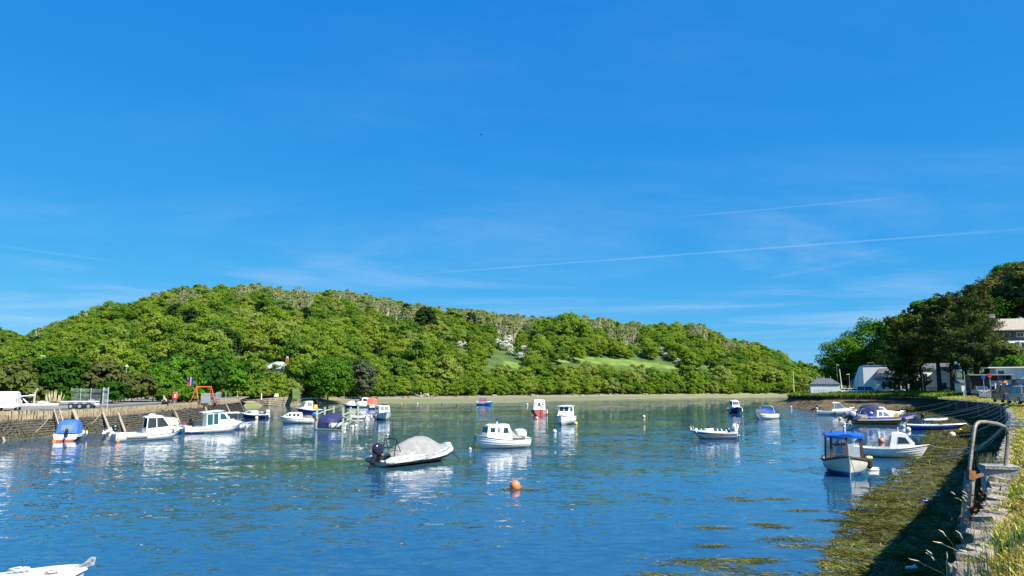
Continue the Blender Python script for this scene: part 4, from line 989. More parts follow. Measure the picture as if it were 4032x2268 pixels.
# bow in the bottom left corner
q = P(342, 2230, .82); d = R(24)
t = thing('rowing_boat', 'white bow with coiled rope and bow roller cut off by the bottom left corner', 'boat', (q.x - 2.35 * math.cos(d), q.y - 2.35 * math.sin(d), 0), d)
h = Hull(4.7, 2.1, (.55, .6, .80), .2, q=3.2, r=.5, rake=.05).build(t, white, bottom, rub=offw, rubr=.03, ck=(.08, .42))
mb = MB(); mb.box((2.28, 0, .84), (.34, .1, .1), ry=-.3); mb.poly([(2.2, -.05, .82), (2.5, -.05, .84), (2.52, -.05, 1.0), (2.42, -.05, 1.02)], .012, (0, 1, 0)); mb.poly([(2.2, .05, .82), (2.5, .05, .84), (2.52, .05, 1.0), (2.42, .05, 1.02)], .012, (0, 1, 0)); mb.lathe([(.035, -.05), (.035, .05)], (2.46, 0, .95), 10, axis='Y'); mb.build('bow_roller', galv, t)
def coil(root, x, y, z, r, n, m=ROPEW, name='rope_coil', label='coiled pale rope lying on the white bow deck', sx=1.0):
    mb = MB(); pts = []
    for k in range(n * 12): a = k * 6.283 / 12; rr_ = r * (.6 + .4 * math.sin(k * .37)); pts.append((math.cos(a) * rr_ * sx, math.sin(a) * rr_, .03 + .022 * (k / 12) + .012 * math.sin(k * 2.3)))
    mb.tube(pts, .021, 5); o = mb.build(name, m); o.location = root.matrix_basis @ Vector((x, y, z)); return tag(o, label, 'rope')
coil(t, .95, .55, .72, .13, 3, sx=2.1, label='coiled pale rope on the far side of the cut-off white bow'); coil(t, 1.7, -.2, .76, .09, 3, sx=1.8, label='short rope hank beside the bow roller of the cut-off white bow')
# blue-canopied boat, stern on
t, mw = boat('canopy_boat', 'small white and navy motor boat under a blue canvas canopy below the left quay wall', 279, 1731, 109)
h = Hull(4.3, 2.1, (.62, .62, .95), .25, tr=.9).build(t, navy, redbot, boot=.17, stripe=(.24, white), transom=white, rub=white, ck=(.06, .6), floor=.2)
rg = [[(x, w, .66), (x, w * .93, .66 + zt * .72), (x, w * .72, .66 + zt * .97), (x, 0, .66 + zt), (x, -w * .72, .66 + zt * .97), (x, -w * .93, .66 + zt * .72), (x, -w, .66)] for x, w, zt in ((-1.9, .90, .03), (-1.55, .88, 1.0), (-1.3, .87, 1.16), (-.3, .89, 1.22), (.3, .86, 1.02), (.8, .66, .30))]
tarp(t, 'canopy', rg, bluec); mb = MB(); mb.poly([(-1.80, -.5, .95), (-1.80, .5, .95), (-1.62, .45, 1.42), (-1.62, -.45, 1.42)], .02, (-1, 0, .4)); mb.build('canopy_window', glassl, t, 0)
outboard(t, -2.16, -.1, .62, .82, 28); fender(mw, (1.3, -1.0, .55), label='small white fender on the canopied blue boat', L_=.3, r=.08)
floatbuoy(216, 1724, .27, orange2, 'amber buoy beside the stern of the blue-canopied boat')
# white hardtop cuddy boat
def sportboat(name, label, u, v, th, L_, B_, hard=True, glassm=glass, trim=0, eng=True):
    t, mw = boat(name, label, u, v, th, trim=trim); h = Hull(L_, B_, (.72, .72, 1.05), .3, tr=.88, e=4.5, rake=.17).build(t, white, offw, boot=.16, rub=None, ck=(.05, .46), floor=.25)
    hullstripe(h, t, -.30, -.25, .03, .96, darkline); return t, mw, h
t, mw, h = sportboat('cuddy_boat', 'white hardtop motor boat with tilted outboard and grey swoosh below the left quay', 590, 1731, 40, 6.1, 2.3)
c = Cabin(h, t, [(-.55, 1.0), (-.5, 1.05), (.9, 1.28), (1.45, 1.22), (2.5, 1.07), (2.75, .98)], .88, .45, lambda x: h.sx(x) - .02, white, tum=.25)
tp = Cabin(h, t, [(-.62, 2.05), (-.5, 2.12), (.6, 2.16), (.95, 2.10)], .82, .74, 2.02, white, 'hardtop', tum=.1, camber=.08)
mb = MB()
for sg in (1, -1): mb.bar((-.5, .78 * sg, 1.0), (-.45, .72 * sg, 2.04), .06, .08); mb.bar((.35, .74 * sg, 1.15), (.3, .7 * sg, 2.04), .05, .06); mb.bar((1.5, .55 * sg, 1.2), (.85, .66 * sg, 2.06), .05, .05); mb.bar((1.5, 0, 1.25), (.85, 0, 2.08), .04, .04)
tag(mb.build('hardtop_frame', white, t), kind='stuff')
for sg in (1, -1):
    g = MB(); g.poly([(-.45, .775 * sg, 1.08), (.32, .74 * sg, 1.18), (.27, .71 * sg, 2.02), (-.42, .73 * sg, 2.0)], .015, (0, sg, 0)); g.build('window', glass, t, 0)
    g = MB(); g.poly([(.40, .74 * sg, 1.2), (1.42, .57 * sg, 1.23), (.86, .66 * sg, 2.0), (.34, .70 * sg, 2.02)], .015, (0, sg, 0)); g.build('window', glass, t, 0)
    g = MB(); g.lathe([(.02, .04), (.16, .02), (.17, 0)], (1.72, (h.hx(1.72) - .02) * sg, .8), 12, axis='Y'); g.build('porthole', glass, t)
g = MB(); g.poly([(1.45, -.5, 1.22), (1.45, .5, 1.22), (.88, .6, 2.05), (.88, -.6, 2.05)], .015, (1, 0, .6)); g.build('windscreen', glass, t, 0)
bowrail(h, t, .66, .30); outboard(t, -3.1, .15, .85, 1.05, 62, black, offw); outboard(t, -3.08, -.55, .8, .6, 40, black, offw)
hullstripe(h, t, -.52, -.34, .14, .42, darkline, 'hull_graphic', .012, 8); floatbuoy(462, 1742, .2, orange, 'orange buoy under the tilted outboard of the hardtop boat')
rail(t, [(-.2, .4, 2.2), (-.1, .4, 2.28), (.4, .4, 2.3), (.5, .4, 2.22)], .015, name='roof_rail')
# cream-screened boat behind it
t, mw = boat('open_motor_boat', 'small motor boat with cream screen half hidden behind the white hardtop boat', 672, 1702, 172)
h = Hull(4.4, 1.9, (.75, .7, .85), .2).build(t, white, offw, ck=(.08, .55), floor=.2, rub=darkline)
rg = [[(x, w, .78), (x, w * .85, .78 + zt * .8), (x, 0, .78 + zt), (x, -w * .85, .78 + zt * .8), (x, -w, .78)] for x, w, zt in ((-.5, .75, .02), (-.3, .75, .8), (.7, .7, .85), (1.15, .6, .05))]
tarp(t, 'screen_cover', rg, mat('cream_canvas', (.62, .54, .40), .8, .1, 3)); outboard(t, -2.2, 0, .92, .95, 10); rail(t, [(-1.9, .7, .7), (-1.8, .7, 1.1), (-.4, .6, 1.55), (.8, .6, 1.62)], .02)
mb = MB(); mb.rbox((-1.6, -.3, .78), (.5, .4, .4)); mb.build('fuel_tank', redp, t)
# white pilothouse boat
t, mw, h = sportboat('pilothouse_boat', 'white pilothouse boat with tall teal-tinted doors and blue-stained stern by the quay', 842, 1702, 37, 6.3, 2.4)
c = Cabin(h, t, [(-1.0, 2.05), (-.98, 2.12), (.3, 2.28), (.9, 2.2), (1.55, 1.32), (2.7, 1.08)], .90, .5, lambda x: h.sx(x) - .02, white, tum=.13, camber=.06)
c.win([(-.92, .82), (-.35, .84), (-.35, 1.98), (-.92, 1.95)], gteal); c.win([(-.25, .84), (.22, .86), (.22, 2.05), (-.25, 2.0)], gteal); c.win([(.42, 1.36), (1.22, 1.38), (.86, 2.0), (.42, 2.02)], gteal)
c.face(3, .12, .85, 2, gteal); rf = Cabin(h, t, [(-1.45, 2.12), (-1.4, 2.16), (.3, 2.34), (1.02, 2.25)], .86, .72, lambda x: 2.08 + (x + 1.45) * .09, white, 'roof', tum=.05)
hullstripe(h, t, -.52, -.30, .02, .22, offw, 'quarter_moulding'); bb = MB(); hb_ = MB()
for sg in (1, -1):
    vs = []
    for k in range(7):
        a = .0 + .3 * k / 6
        for z in (-.02, .14 + .05 * math.sin(k * 2.2)): x, y = h.pt(a, z); vs.append((x, (y + .014) * sg, z))
    hb_.add(vs, [(2 * k, 2 * k + 2, 2 * k + 3, 2 * k + 1) if sg > 0 else (2 * k + 1, 2 * k + 3, 2 * k + 2, 2 * k) for k in range(6)])
hb_.build('stern_antifouling', bluebot, t); bowrail(h, t, .7, .34)
# canvas-topped boat behind it
t, mw = boat('canvas_top_boat', 'white open boat with a canvas top on poles behind the pilothouse boat', 912, 1692, 20)
h = Hull(4.6, 1.9, (.6, .6, .85), .2).build(t, white, offw, ck=(.06, .6), floor=.2, rub=darkline)
mb = MB()
for sg in (1, -1):
    for x in (-1.3, .6): mb.bar((x, .7 * sg, .6), (x, .65 * sg, 1.9), .04)
mb.build('canopy_pole', steel, t); c = Cabin(h, t, [(-1.5, 1.9), (-1.4, 1.95), (.6, 1.98), (.85, 1.9)], .8, .75, 1.88, white, 'canopy', tum=.1)
mb = MB(); mb.rbox((-.7, .2, 1.0), (.5, .5, .8)); mb.build('seat_cover', royal, t); mb = MB(); mb.rbox((.1, -.3, 1.0), (.35, .3, .5)); mb.build('console', offw, t); outboard(t, -2.3, 0, .6, .8, 5)
for x in (.9, 1.6): fender(mw, (x, -.95 + (x - .9) * .35, .45), label='white fender on the canvas-topped boat behind the pilothouse boat, ' + ('aft one' if x < 1 else 'forward one'), L_=.45, r=.1)
# navy hulled boat at the quay end
t, mw = boat('navy_hull_boat', 'little navy-hulled boat with white cuddy at the end of the left quay', 1000, 1647, 172)
h = Hull(4.3, 1.85, (.6, .6, .85), .25).build(t, navy, navy, stripe=(.10, white), ck=(.06, .42), floor=.25, rub=white)
c = Cabin(h, t, [(-.3, .9), (-.25, 1.12), (.9, 1.15), (1.5, .85)], .78, .45, lambda x: h.sx(x) - .02, offw); c.win([(.25, .85), (.85, .85), (.8, 1.05), (.25, 1.05)]); outboard(t, -2.1, 0, .75, .95, 15, white, white)
mb = MB(); mb.rbox((-1.2, .2, .85), (.7, .6, .5)); mb.build('stowed_cover', greyc, t); fender(mw, (0, -1.0, .3), label='white fender on the little navy-hulled boat', L_=.4); floatbuoy(1010, 1650, .26, peach, 'pinkish buoy hanging by the little navy-hulled boat')
# clinker cabin boat, bow left
def clinker(name, label, u, v, th, L_, B_, fb=(.68, .66, 1.0), ck=(.05, .40), top=1.42, rubm=darkline, hm=white, laps=5, cab=(-.35, 1.55), **k):
    t, mw = boat(name, label, u, v, th); h = Hull(L_, B_, fb, .3, tr=.78, e=2.6, rake=.11, q=2.2).build(t, hm, bottom, boot=.03, laps=laps, ck=ck, floor=.2, rub=rubm, rubr=.035, **k); return t, mw, h
t, mw, h = clinker('clinker_boat', 'white clinker cabin boat with blue outboard cover, left of the timber piles', 1166, 1667, 188, 4.5, 1.8)
c = Cabin(h, t, [(-.75, .9), (-.62, 1.42), (.9, 1.44), (1.55, 1.05), (1.7, .88)], .78, .35, lambda x: h.sx(x) - .02, white, tum=.16)
for a, b in ((-.5, -.15), (.02, .36), (.62, .95)): c.win([(a + .03, .98), (b, .98), (b - .03, 1.28), (a, 1.28)], glass)
c.win([(1.08, 1.0), (1.35, 1.02), (1.2, 1.17), (1.05, 1.24)], glass); outboard(t, -2.2, 0, .9, .95, 5, blue2); rail(t, [(0, 0, 1.45), (0, 0, 1.75)], .015, name='mast')
rope(mw @ Vector((2.1, 0, .8)), mw @ Vector((2.35, -.05, -.05)), .015, .02, 'pale rope hanging from the bow of the clinker boat by the piles', ROPEW)
# cream wheelhouse behind it
t, mw = boat('wheelhouse_boat', 'dark-hulled boat with a cream wheelhouse beyond the clinker boat left of the piles', 1213, 1628, 226)
h = Hull(4.8, 2.1, (.7, .7, 1.1), .3).build(t, navy, redbot, stripe=(.1, white), ck=(.08, .4), floor=.3, rub=white)
c = Cabin(h, t, [(-.5, 2.15), (-.48, 2.2), (.75, 2.15), (1.2, 1.1), (1.5, 1.0)], .82, .6, lambda x: h.sx(x) - .02, cream, tum=.08); c.win([(-.3, 1.35), (.6, 1.35), (.5, 2.0), (-.3, 2.0)], glassl, white); c.face(2, .1, .85, 2, glassl, white)
mb = MB(); mb.box((-1.2, .2, 1.15), (.6, .7, .8)); mb.build('stern_box', yellow, t); floatbuoy(1238, 1630, .2, orange, 'small orange buoy beside the cream wheelhouse boat'); rail(t, [(-.2, 0, 2.2), (-.5, .1, 3.0)], .018, name='aerial')
# tarpaulined boat inside the timber mooring frame
t, mw = boat('covered_boat', 'white boat under a wrinkled navy tarpaulin moored inside the timber pile frame', 1318, 1688, 74)
h = Hull(5.4, 2.45, (.80, .8, 1.1), .25, tr=.93).build(t, white, offw, rub=offw, ck=(.04, .5), floor=.3)
rg = []
for k, (x, w, zt, zb) in enumerate(((-2.72, .78, .18, .1), (-2.62, .88, .45, .62), (-2.1, 1.1, .62, .78), (-1.3, 1.16, .95, .78), (-.5, 1.18, 1.05, .8), (.5, 1.1, .85, .86), (1.3, .85, .45, .95), (2.0, .5, .15, 1.02))):
    rg.append([(x + .03 * math.sin(j * 2 + k), w * yy, zb + zt * zz + .035 * math.sin(j * 2.3 + k * 1.7)) for j, (yy, zz) in enumerate(((1.0, 0), (.97, .45), (.7, .85), (.35, 1.0), (0, .98), (-.35, 1.02), (-.7, .8), (-.97, .45), (-1.0, 0)))])
tarp(t, 'tarpaulin', rg, navyc); mb = MB(); mb.poly([(-2.78, -.78, .2), (-2.78, .78, .2), (-2.72, .85, .82), (-2.72, -.85, .82)], .02, (-1, 0, 0)); mb.build('tarpaulin_flap', navyc, t, 0)
pf = thing('pile_structure', 'pale green timber pile frame standing in the water around the covered boat', 'pile frame', P(1318, 1690, 0))
o0 = pf.location; posts = [(1415 / 1 * 0 + 1246, 1693, 1605), (1277, 1673, 1603), (1313, 1660, 1600), (1349, 1697, 1604), (1379, 1678, 1603), (1408, 1668, 1601)]
pw = []
for (u, vb, vt) in posts:
    b = P(u, vb, 0); tz = Q(u, vt, b.y).z; mb = MB(); mb.bar(b - o0 + Vector((0, 0, -1)), b - o0 + Vector((0, 0, tz)), .19); mb.build('post', pwood, pf, 0); pw.append((b, tz))
def beam(i, j, zi, zj, w=.13, off=(0, -.14, 0), ex=.0):
    a = pw[i][0] - o0 + Vector((0, 0, zi)) + Vector(off); b = pw[j][0] - o0 + Vector((0, 0, zj)) + Vector(off); mb = MB(); mb.bar(a - (b - a) * ex, b + (b - a) * ex, .1, w); mb.build('rail' if abs(zi - zj) < .3 else 'brace', pwood, pf, 0)
beam(0, 1, 1.75, 1.75); beam(1, 2, 1.8, 1.8); beam(3, 4, 1.75, 1.75); beam(4, 5, 1.8, 1.8); beam(3, 5, 1.6, .1, .12, (.1, -.2, 0)); beam(3, 5, -.1, 1.75, .12, (-.1, -.25, 0)); beam(0, 1, 1.3, .3, .1, (.1, -.2, 0)); beam(0, 1, .2, .9, .1, (.12, -.2, 0)); beam(0, 3, .12, .12, .14, (0, -.2, 0))
floatbuoy(1402, 1680, .2, offw, 'white buoy at the foot of the right-hand pile'); floatbuoy(1356, 1692, .2, offw, 'white buoy tucked between pile and covered boat')
# distant cluster behind the frame
t, mw = boat('speedboat', 'sleek white speedboat with a dark underside beyond the timber pile frame', 1383, 1603, 190)
h = Hull(5.0, 2.0, (.75, .75, .95), .2, rake=.25, e=4.5).build(t, navy, navy, stripe=(.38, white), rub=None, ck=(.1, .4), floor=.4); c = Cabin(h, t, [(-.9, .95), (-.7, 1.4), (.2, 1.42), (.9, 1.0)], .7, .5, lambda x: h.sx(x) - .02, white); c.face(2, .1, .85, 1, glass)
mb = MB(); mb.rbox((-1.0, 0, 1.35), (.7, .7, .35)); mb.build('seat', brownw, t)
t, mw = boat('pilothouse_boat', 'white pilothouse boat facing left beside the orange-canopied boat', 1432, 1604, 228)
h = Hull(4.8, 2.0, (.8, .8, 1.1), .25).build(t, white, bottom, rub=None, ck=(.08, .36), floor=.3); c = Cabin(h, t, [(-.7, 2.1), (-.65, 2.2), (.8, 2.15), (1.0, 1.35), (1.8, 1.05)], .8, .5, lambda x: h.sx(x) - .02, white, tum=.1); c.win([(-.4, 1.4), (.75, 1.4), (.68, 2.0), (-.4, 2.0)]); c.face(2, .1, .85, 2)
rail(t, [(-.5, -.5, 2.25), (-.4, -.5, 2.45), (.4, .5, 2.45), (.5, .5, 2.25)], .03, name='roof_rail', m=redp)
t, mw = boat('canopied_launch', 'white launch with a faded orange canvas canopy in the cluster beyond the piles', 1463, 1611, 268)
h = Hull(4.6, 2.1, (.7, .7, 1.0), .25).build(t, white, navy, boot=.3, rub=offw, ck=(.08, .4), floor=.3)
rg = [[(x, w, .8), (x, w * .95, .8 + zt * .75), (x, w * .75, .8 + zt), (x, -w * .75, .8 + zt), (x, -w * .95, .8 + zt * .75), (x, -w, .8)] for x, w, zt in ((-1.2, .9, 1.4), (.2, .9, 1.6), (.8, .85, 1.5), (1.0, .8, .05))]; tarp(t, 'canopy', rg, coral)
floatbuoy(1468, 1597, .2, peach, 'peach buoy hung on the orange canopy', eye=False).location = Q(1468, 1596, t.location.y - 1.3)
t, mw = boat('cabin_cruiser', 'white cabin cruiser, bow to the viewer, right of the timber piles', 1507, 1652, 292)
h = Hull(5.4, 2.35, (.85, .85, 1.2), .3).build(t, offw, navy, boot=.09, rub=darkline, ck=(.06, .3), floor=.4); c = Cabin(h, t, [(-1.3, 2.0), (-1.25, 2.06), (.9, 2.0), (1.15, 1.25), (1.4, 1.12)], 1.0, .8, lambda x: h.sx(x) - .02, white, tum=.06); c.face(2, .18, .75, 2, glassl, darkline, gap=.25, inset=.12); c.win([(-.8, 1.45), (.6, 1.45), (.55, 1.8), (-.8, 1.8)], glassl)
hullstripe(h, t, -.34, -.29, .55, .9, darkline); mb = MB(); mb.rbox((-.6, .3, 2.15), (.9, .8, .22)); mb.build('hatch_cover', black, t); outboard(t, -2.6, .2, 1.35, 1.1, 40, white, white); bowrail(h, t, .76, .3); fender(mw, (.8, -1.12, .45), label='long white fender on the left bow of the cabin cruiser', L_=.7, r=.13)
rail(t, [(-.3, .2, 2.1), (-.9, .9, 2.75)], .025, name='boat_hook', m=wood)
rope(mw @ Vector((2.5, .05, 1.1)), mw @ Vector((2.75, .3, -.05)), .018, .0, 'pale blue rope hanging from the bow of the cabin cruiser', ROPEW)
def inflatable(name, label, u, v, th, L_, B_, m, floorm=black, r=.2):
    t, mw = boat(name, label, u, v, th); b = B_ / 2 - r; mb = MB(); pts = [(-L_ / 2, b, r * .9), (-L_ * .1, b, r * .9), (L_ * .22, b * .95, r * 1.05), (L_ * .38, b * .65, r * 1.3), (L_ / 2 - r, 0, r * 1.6), (L_ * .38, -b * .65, r * 1.3), (L_ * .22, -b * .95, r * 1.05), (-L_ * .1, -b, r * .9), (-L_ / 2, -b, r * .9)]
    mb.tube(pts, [r * .55, r, r, r, r, r, r, r, r * .55], 10); mb.build('tube', m, t, 60); f = MB(); f.box((-L_ * .08, 0, .06), (L_ * .75, b * 1.8, .08)); f.box((-L_ / 2 + .3, 0, .22), (.06, b * 1.9, .42)); f.build('floor', floorm, t); return t, mw
t, mw = inflatable('inflatable_dinghy', 'white inflatable dinghy lying between the piles and the cabin cruiser', 1412, 1648, 178, 2.9, 1.4, offw)
t, mw = boat('outboard_tender', 'small white tender with a blue-covered outboard beside the cabin cruiser', 1451, 1652, 95)
h = Hull(3.0, 1.5, (.55, .5, .7), .15, tr=.92).build(t, offw, offw, ck=(.06, .8), floor=.15); outboard(t, -1.5, 0, .85, 1.0, 20, blue2, greyt)
for sg in (-1, 1): fender(mw, (-1.5, .55 * sg, .5), label='white cylindrical fender at the stern of the small tender, ' + ('right' if sg < 0 else 'left') + ' side', L_=.5, r=.14)
# grey covered RIB
t, mw = boat('rigid_inflatable_boat', 'grey rigid inflatable under a fitted grey cover in mid river, big navy outboard', 1634, 1822, 50)
L_, b, r = 6.6, .93, .27
h = Hull(6.2, 1.6, (.3, .32, .75), .25, tr=.95, e=2.0, rake=.1).build(t, offw, bottom, rub=None)
mb = MB(); tp = [(-3.3, b, .36), (-2.8, b, .38), (-1, b, .40), (.8, b, .46), (1.9, b * .86, .58), (2.7, b * .52, .74), (3.1, 0, .86), (2.7, -b * .52, .74), (1.9, -b * .86, .58), (.8, -b, .46), (-1, -b, .40), (-2.8, -b, .38), (-3.3, -b, .36)]
mb.tube(tp, [.10, .25] + [r] * 9 + [.25, .10], 12); mb.build('tube', greyt, t, 60)
mb = MB()
for sg in (1, -1):
    a = [(x, sg * (abs(y) + r * .97), z - .02) for x, y, z in tp[1:6]]; mb.loft([[(x, y, z - .10), (x + .0, y + sg * .03, z - .02), (x, y, z + .07)] for x, y, z in a], closed=False)
mb.build('side_stripe', white, t); mb = MB()
for sg in (1, -1): mb.loft([[(x, sg * (abs(y) + r * .80), z - .26), (x, sg * (abs(y) + r * .98), z - .12)] for x, y, z in tp[1:6]], closed=False)
mb.build('rubbing_band', black, t)
rg = []
for k, (x, w, zt) in enumerate(((-2.25, .92, .05), (-1.9, 1.03, .48), (-1.2, 1.1, .78), (-.55, 1.1, .94), (.1, 1.12, 1.02), (.55, 1.1, .97), (1.1, 1.05, .78), (1.75, .92, .40), (2.2, .72, .16), (2.65, .46, .10))):
    zb = .42 + max(0, x + 1) * .10; rg.append([(x + .02 * math.sin(3 * j + k), w * yy, zb + zt * zz + .16 * (1 - abs(yy)) * 1 + .022 * math.sin(j * 2.9 + k * 2.1)) for j, (yy, zz) in enumerate(((1.12, -.10 / max(zt, .25)), (1.0, .16), (.74, .52), (.44, .82), (.16, .98), (-.0, 1.0), (-.16, .98), (-.44, .82), (-.74, .52), (-1.0, .12), (-1.12, -.10 / max(zt, .25))))])
tarp(t, 'cover', rg, greyc)
mb = MB(); mb.tube([(-2.15, -.95, .6), (-1.2, -1.14, .50), (-.2, -1.16, .52), (.8, -1.14, .58), (1.8, -1.02, .74), (2.5, -.74, .9)], .028, 5); mb.tube([(-2.15, .95, .6), (-.2, 1.16, .52), (1.8, 1.02, .74)], .028, 5)
for x, y, z in ((-2.4, 0, 0), (-1.7, 0, 0), (-.9, 0, 0), (-.1, 0, 0), (.8, 0, 0), (1.6, .12, .12), (2.3, .38, .24)):
    for sg in (1, -1): mb.tube([(x, sg * (1.1 - y), .58 + z), (x, sg * (1.23 - y), .40 + z), (x, sg * (1.1 - y), .12 + z)], .022, 4)
mb.build('lashing', rubber, t); mb = MB(); mb.tube([(.42, -1.05, .62), (.36, -.55, 1.2), (.32, 0, 1.70), (.36, .55, 1.2)], .02, 4); mb.build('cover_seam', black, t)
mb = MB(); mb.tube([(-2.35, -.62, .55), (-2.1, -.58, 1.55), (-2.06, -.42, 1.66), (-2.06, .42, 1.66), (-2.1, .58, 1.55), (-2.35, .62, .55)], .035, 6)
for sg in (1, -1): mb.tube([(-1.7, .6 * sg, .7), (-2.08, .5 * sg, 1.6)], .028, 5)
mb.bar((-2.2, -.6, 1.1), (-2.2, .6, 1.1), .05); mb.build('a_frame', black, t); rail(t, [(-2.06, -.1, 1.66), (-2.06, -.1, 2.75)], .013, name='aerial', m=black); mb = MB(); mb.ball((-2.06, .38, 1.86), .06, 8); mb.tube([(-2.06, .38, 1.65), (-2.06, .38, 1.85)], .012, 4); mb.build('stern_light', white, t)
ng_ = mat('dark_blue_cowling', (.014, .018, .038), .22, .1, 3); outboard(t, -3.05, -.05, .62, 1.35, 22, ng_, black); mb = MB(); mb.box((2.92, 0, 1.06), (.42, .34, .16), taper=.8); mb.build('bow_pad', white, t)
mb = MB()
for k, (x, z) in enumerate(((-1.25, .72), (-1.12, .74), (-.98, .73), (-.84, .75), (-.72, .74))): mb.box((x, -.93, z + .02), (.09, .012, .05 + .03 * (k % 2)), rz=.02)
mb.build('printed_mark', offw, t, 0)
rope(mw @ Vector((2.9, -.1, .7)), mw @ Vector((3.4, -.9, -.05)), .03, .0, 'dark weedy mooring rope at the bow of the grey inflatable', rubber)
# white clinker cabin boat in midstream
t, mw, h = clinker('clinker_boat', 'white clinker boat with three side windows and a grey spray cover in midstream', 1972, 1764, 207, 4.75, 1.95, (.78, .74, 1.18))
c = Cabin(h, t, [(-.62, 1.0), (-.42, 1.86), (1.05, 1.86), (1.32, 1.78), (1.5, 1.06)], .82, .58, lambda x: h.sx(x) - .02, white, tum=.10, camber=.07)
c.win([(-.36, 1.22), (.12, 1.22), (.04, 1.64), (-.28, 1.64)], glass, offw); c.win([(.38, 1.28), (.60, 1.28), (.60, 1.64), (.38, 1.64)], glassl, offw); c.win([(.80, 1.30), (1.2, 1.31), (1.18, 1.66), (.80, 1.66)], glass, offw); c.face(3, .12, .72, 2, glass)
rg = [[(x, w, .80), (x, w * .8, .80 + zt * .85), (x, 0, .80 + zt), (x, -w * .8, .80 + zt * .85), (x, -w, .80)] for x, w, zt in ((-1.75, .62, .02), (-1.2, .72, .16), (-.85, .78, .5), (-.5, .78, .98))]; tarp(t, 'spray_cover', rg, greyc)
mb = MB(); mb.rbox((-1.72, .05, 1.12), (1.0, .95, .72)); mb.build('engine_cover', mat('cream_vinyl', (.66, .62, .52), .6, .1, 3), t, 60); mb = MB(); mb.lathe([(.05, 0), (.05, .16), (.02, .2)], (.35, 0, 1.92), 8); mb.build('light_base', white, t); mb = MB(); mb.tube([(.35, 0, 2.1), (.38, .02, 2.28)], .03, 5); mb.box((.42, .05, 2.33), (.22, .05, .12), ry=.3); mb.box((.28, -.03, 2.3), (.14, .06, .1)); mb.build('wind_vane', royal, t)
rope(mw @ Vector((2.3, 0, 1.12)), P(1858, 1762, .02), .03, .06, 'pale rope from the midstream clinker boat down to its mooring', ROPEW); rope(mw @ Vector((2.25, 0, 1.0)), mw @ Vector((2.3, -.1, -.1)), .035, .0, 'dark weedy chain under the bow of the midstream clinker boat', rubber)
floatbuoy(1851, 1772, .12, offw, 'small whitish buoy near the bow of the midstream clinker boat')
# small blue workboat by the far beach
t, mw = boat('fishing_boat', 'small blue fishing boat with a red-brown wheelhouse off the far beach', 1909, 1595, 3)
h = Hull(4.4, 1.9, (1.0, .8, 1.05), .2).build(t, blue2, navy, boot=.1, rub=white, ck=(.1, .3), floor=.5); hullstripe(h, t, -.45, -.05, .02, .5, white, 'white_quarter')
c = Cabin(h, t, [(-1.4, 1.95), (-1.35, 2.02), (.25, 2.0), (.45, 1.0)], .7, .6, lambda x: h.sx(x) - .02, mat('rusty_red_wheelhouse', (.30, .06, .05), .5, .15, 3), roofm=white, tum=.05); c.win([(-1.1, 1.3), (-.55, 1.3), (-.55, 1.8), (-1.1, 1.8)], glassl); c.win([(-.4, 1.3), (.15, 1.3), (.1, 1.8), (-.4, 1.8)], glassl); c.face(2, .15, .7, 2, glassl)
mb = MB(); mb.rbox((-2.1, .3, .9), (.35, .5, .5)); mb.build('stern_gear', white, t); floatbuoy(1884, 1592, .32, orange, 'orange buoy at the stern of the small blue fishing boat')
# red-sterned boat
t, mw = boat('red_launch', 'launch with faded red transom, cream wheelhouse and lifebuoy, stern to the viewer', 2119, 1633, 97)
h = Hull(5.6, 2.55, (1.0, .95, 1.3), .3, tr=.85).build(t, navy, redbot, boot=.05, transom=palered, rub=white, rubr=.05, ck=(.04, .3), floor=.4)
c = Cabin(h, t, [(-1.45, 2.45), (-1.4, 2.52), (1.2, 2.5), (1.5, 1.3)], 1.06, .8, lambda x: h.sx(x) - .02, offw, tum=.07, camber=.1); c.win([(-1.1, 1.6), (-.2, 1.6), (-.2, 2.2), (-1.1, 2.2)], glass)
mb = MB(); mb.poly([(-1.47, -.12, 1.15), (-1.47, .26, 1.15), (-1.47, .26, 2.15), (-1.47, -.12, 2.15)], .03, (-1, 0, 0)); mb.build('cabin_door', offw, t, 0); mb = MB(); mb.poly([(-1.505, -.1, 1.5), (-1.505, .2, 1.5), (-1.505, .2, 2.1), (-1.505, -.1, 2.1)], .012, (-1, 0, 0)); mb.build('door_window', glass, t, 0); mb = MB(); mb.poly([(-1.48, .38, 1.1), (-1.48, .88, 1.1), (-1.48, .86, 2.2), (-1.48, .38, 2.2)], .02, (-1, 0, 0)); mb.build('side_panel', mat('beige_panel', (.58, .48, .38), .6, .1, 2), t, 0)
lb = MB(); lb.tube([(-1.53, -.58 + .25 * math.cos(a), 1.72 + .25 * math.sin(a)) for a in [k * .3927 for k in range(17)]], .065, 8); o = lb.build('lifebuoy', white); o.matrix_basis = mw; tag(o, 'white lifebuoy hung on the wheelhouse of the red-sterned launch', 'lifebuoy')
mb = MB(); mb.tube([(-2.83, -.45, .95), (-2.86, -.45, .15)], .025, 4); mb.tube([(-2.83, -.75, .95), (-2.86, -.75, .15)], .025, 4)
for z in (.25, .45, .65, .85): mb.tube([(-2.86, -.45, z), (-2.86, -.75, z)], .025, 4)
mb.build('stern_ladder', white, t); mb = MB(); mb.box((-2.84, 0, .45), (.06, .07, 1.1)); mb.build('rudder_post', brownw, t); rail(t, [(-.3, .1, 2.6), (-.3, .1, 3.5)], .02, name='mast', m=offw); rail(t, [(-2.7, 1.05, 1.05), (-2.5, 1.1, 1.75), (.5, 1.05, 1.85)], .02); rail(t, [(-2.7, -1.05, 1.05), (-2.5, -1.1, 1.75), (.5, -1.05, 1.85)], .02)
fender(mw, (-1.6, -1.28, .5), cream, 'cream fender on the right quarter of the red-sterned launch', .6, .13)
floatbuoy(2114, 1650, .22, peach, 'peach buoy just below the red-sterned launch')
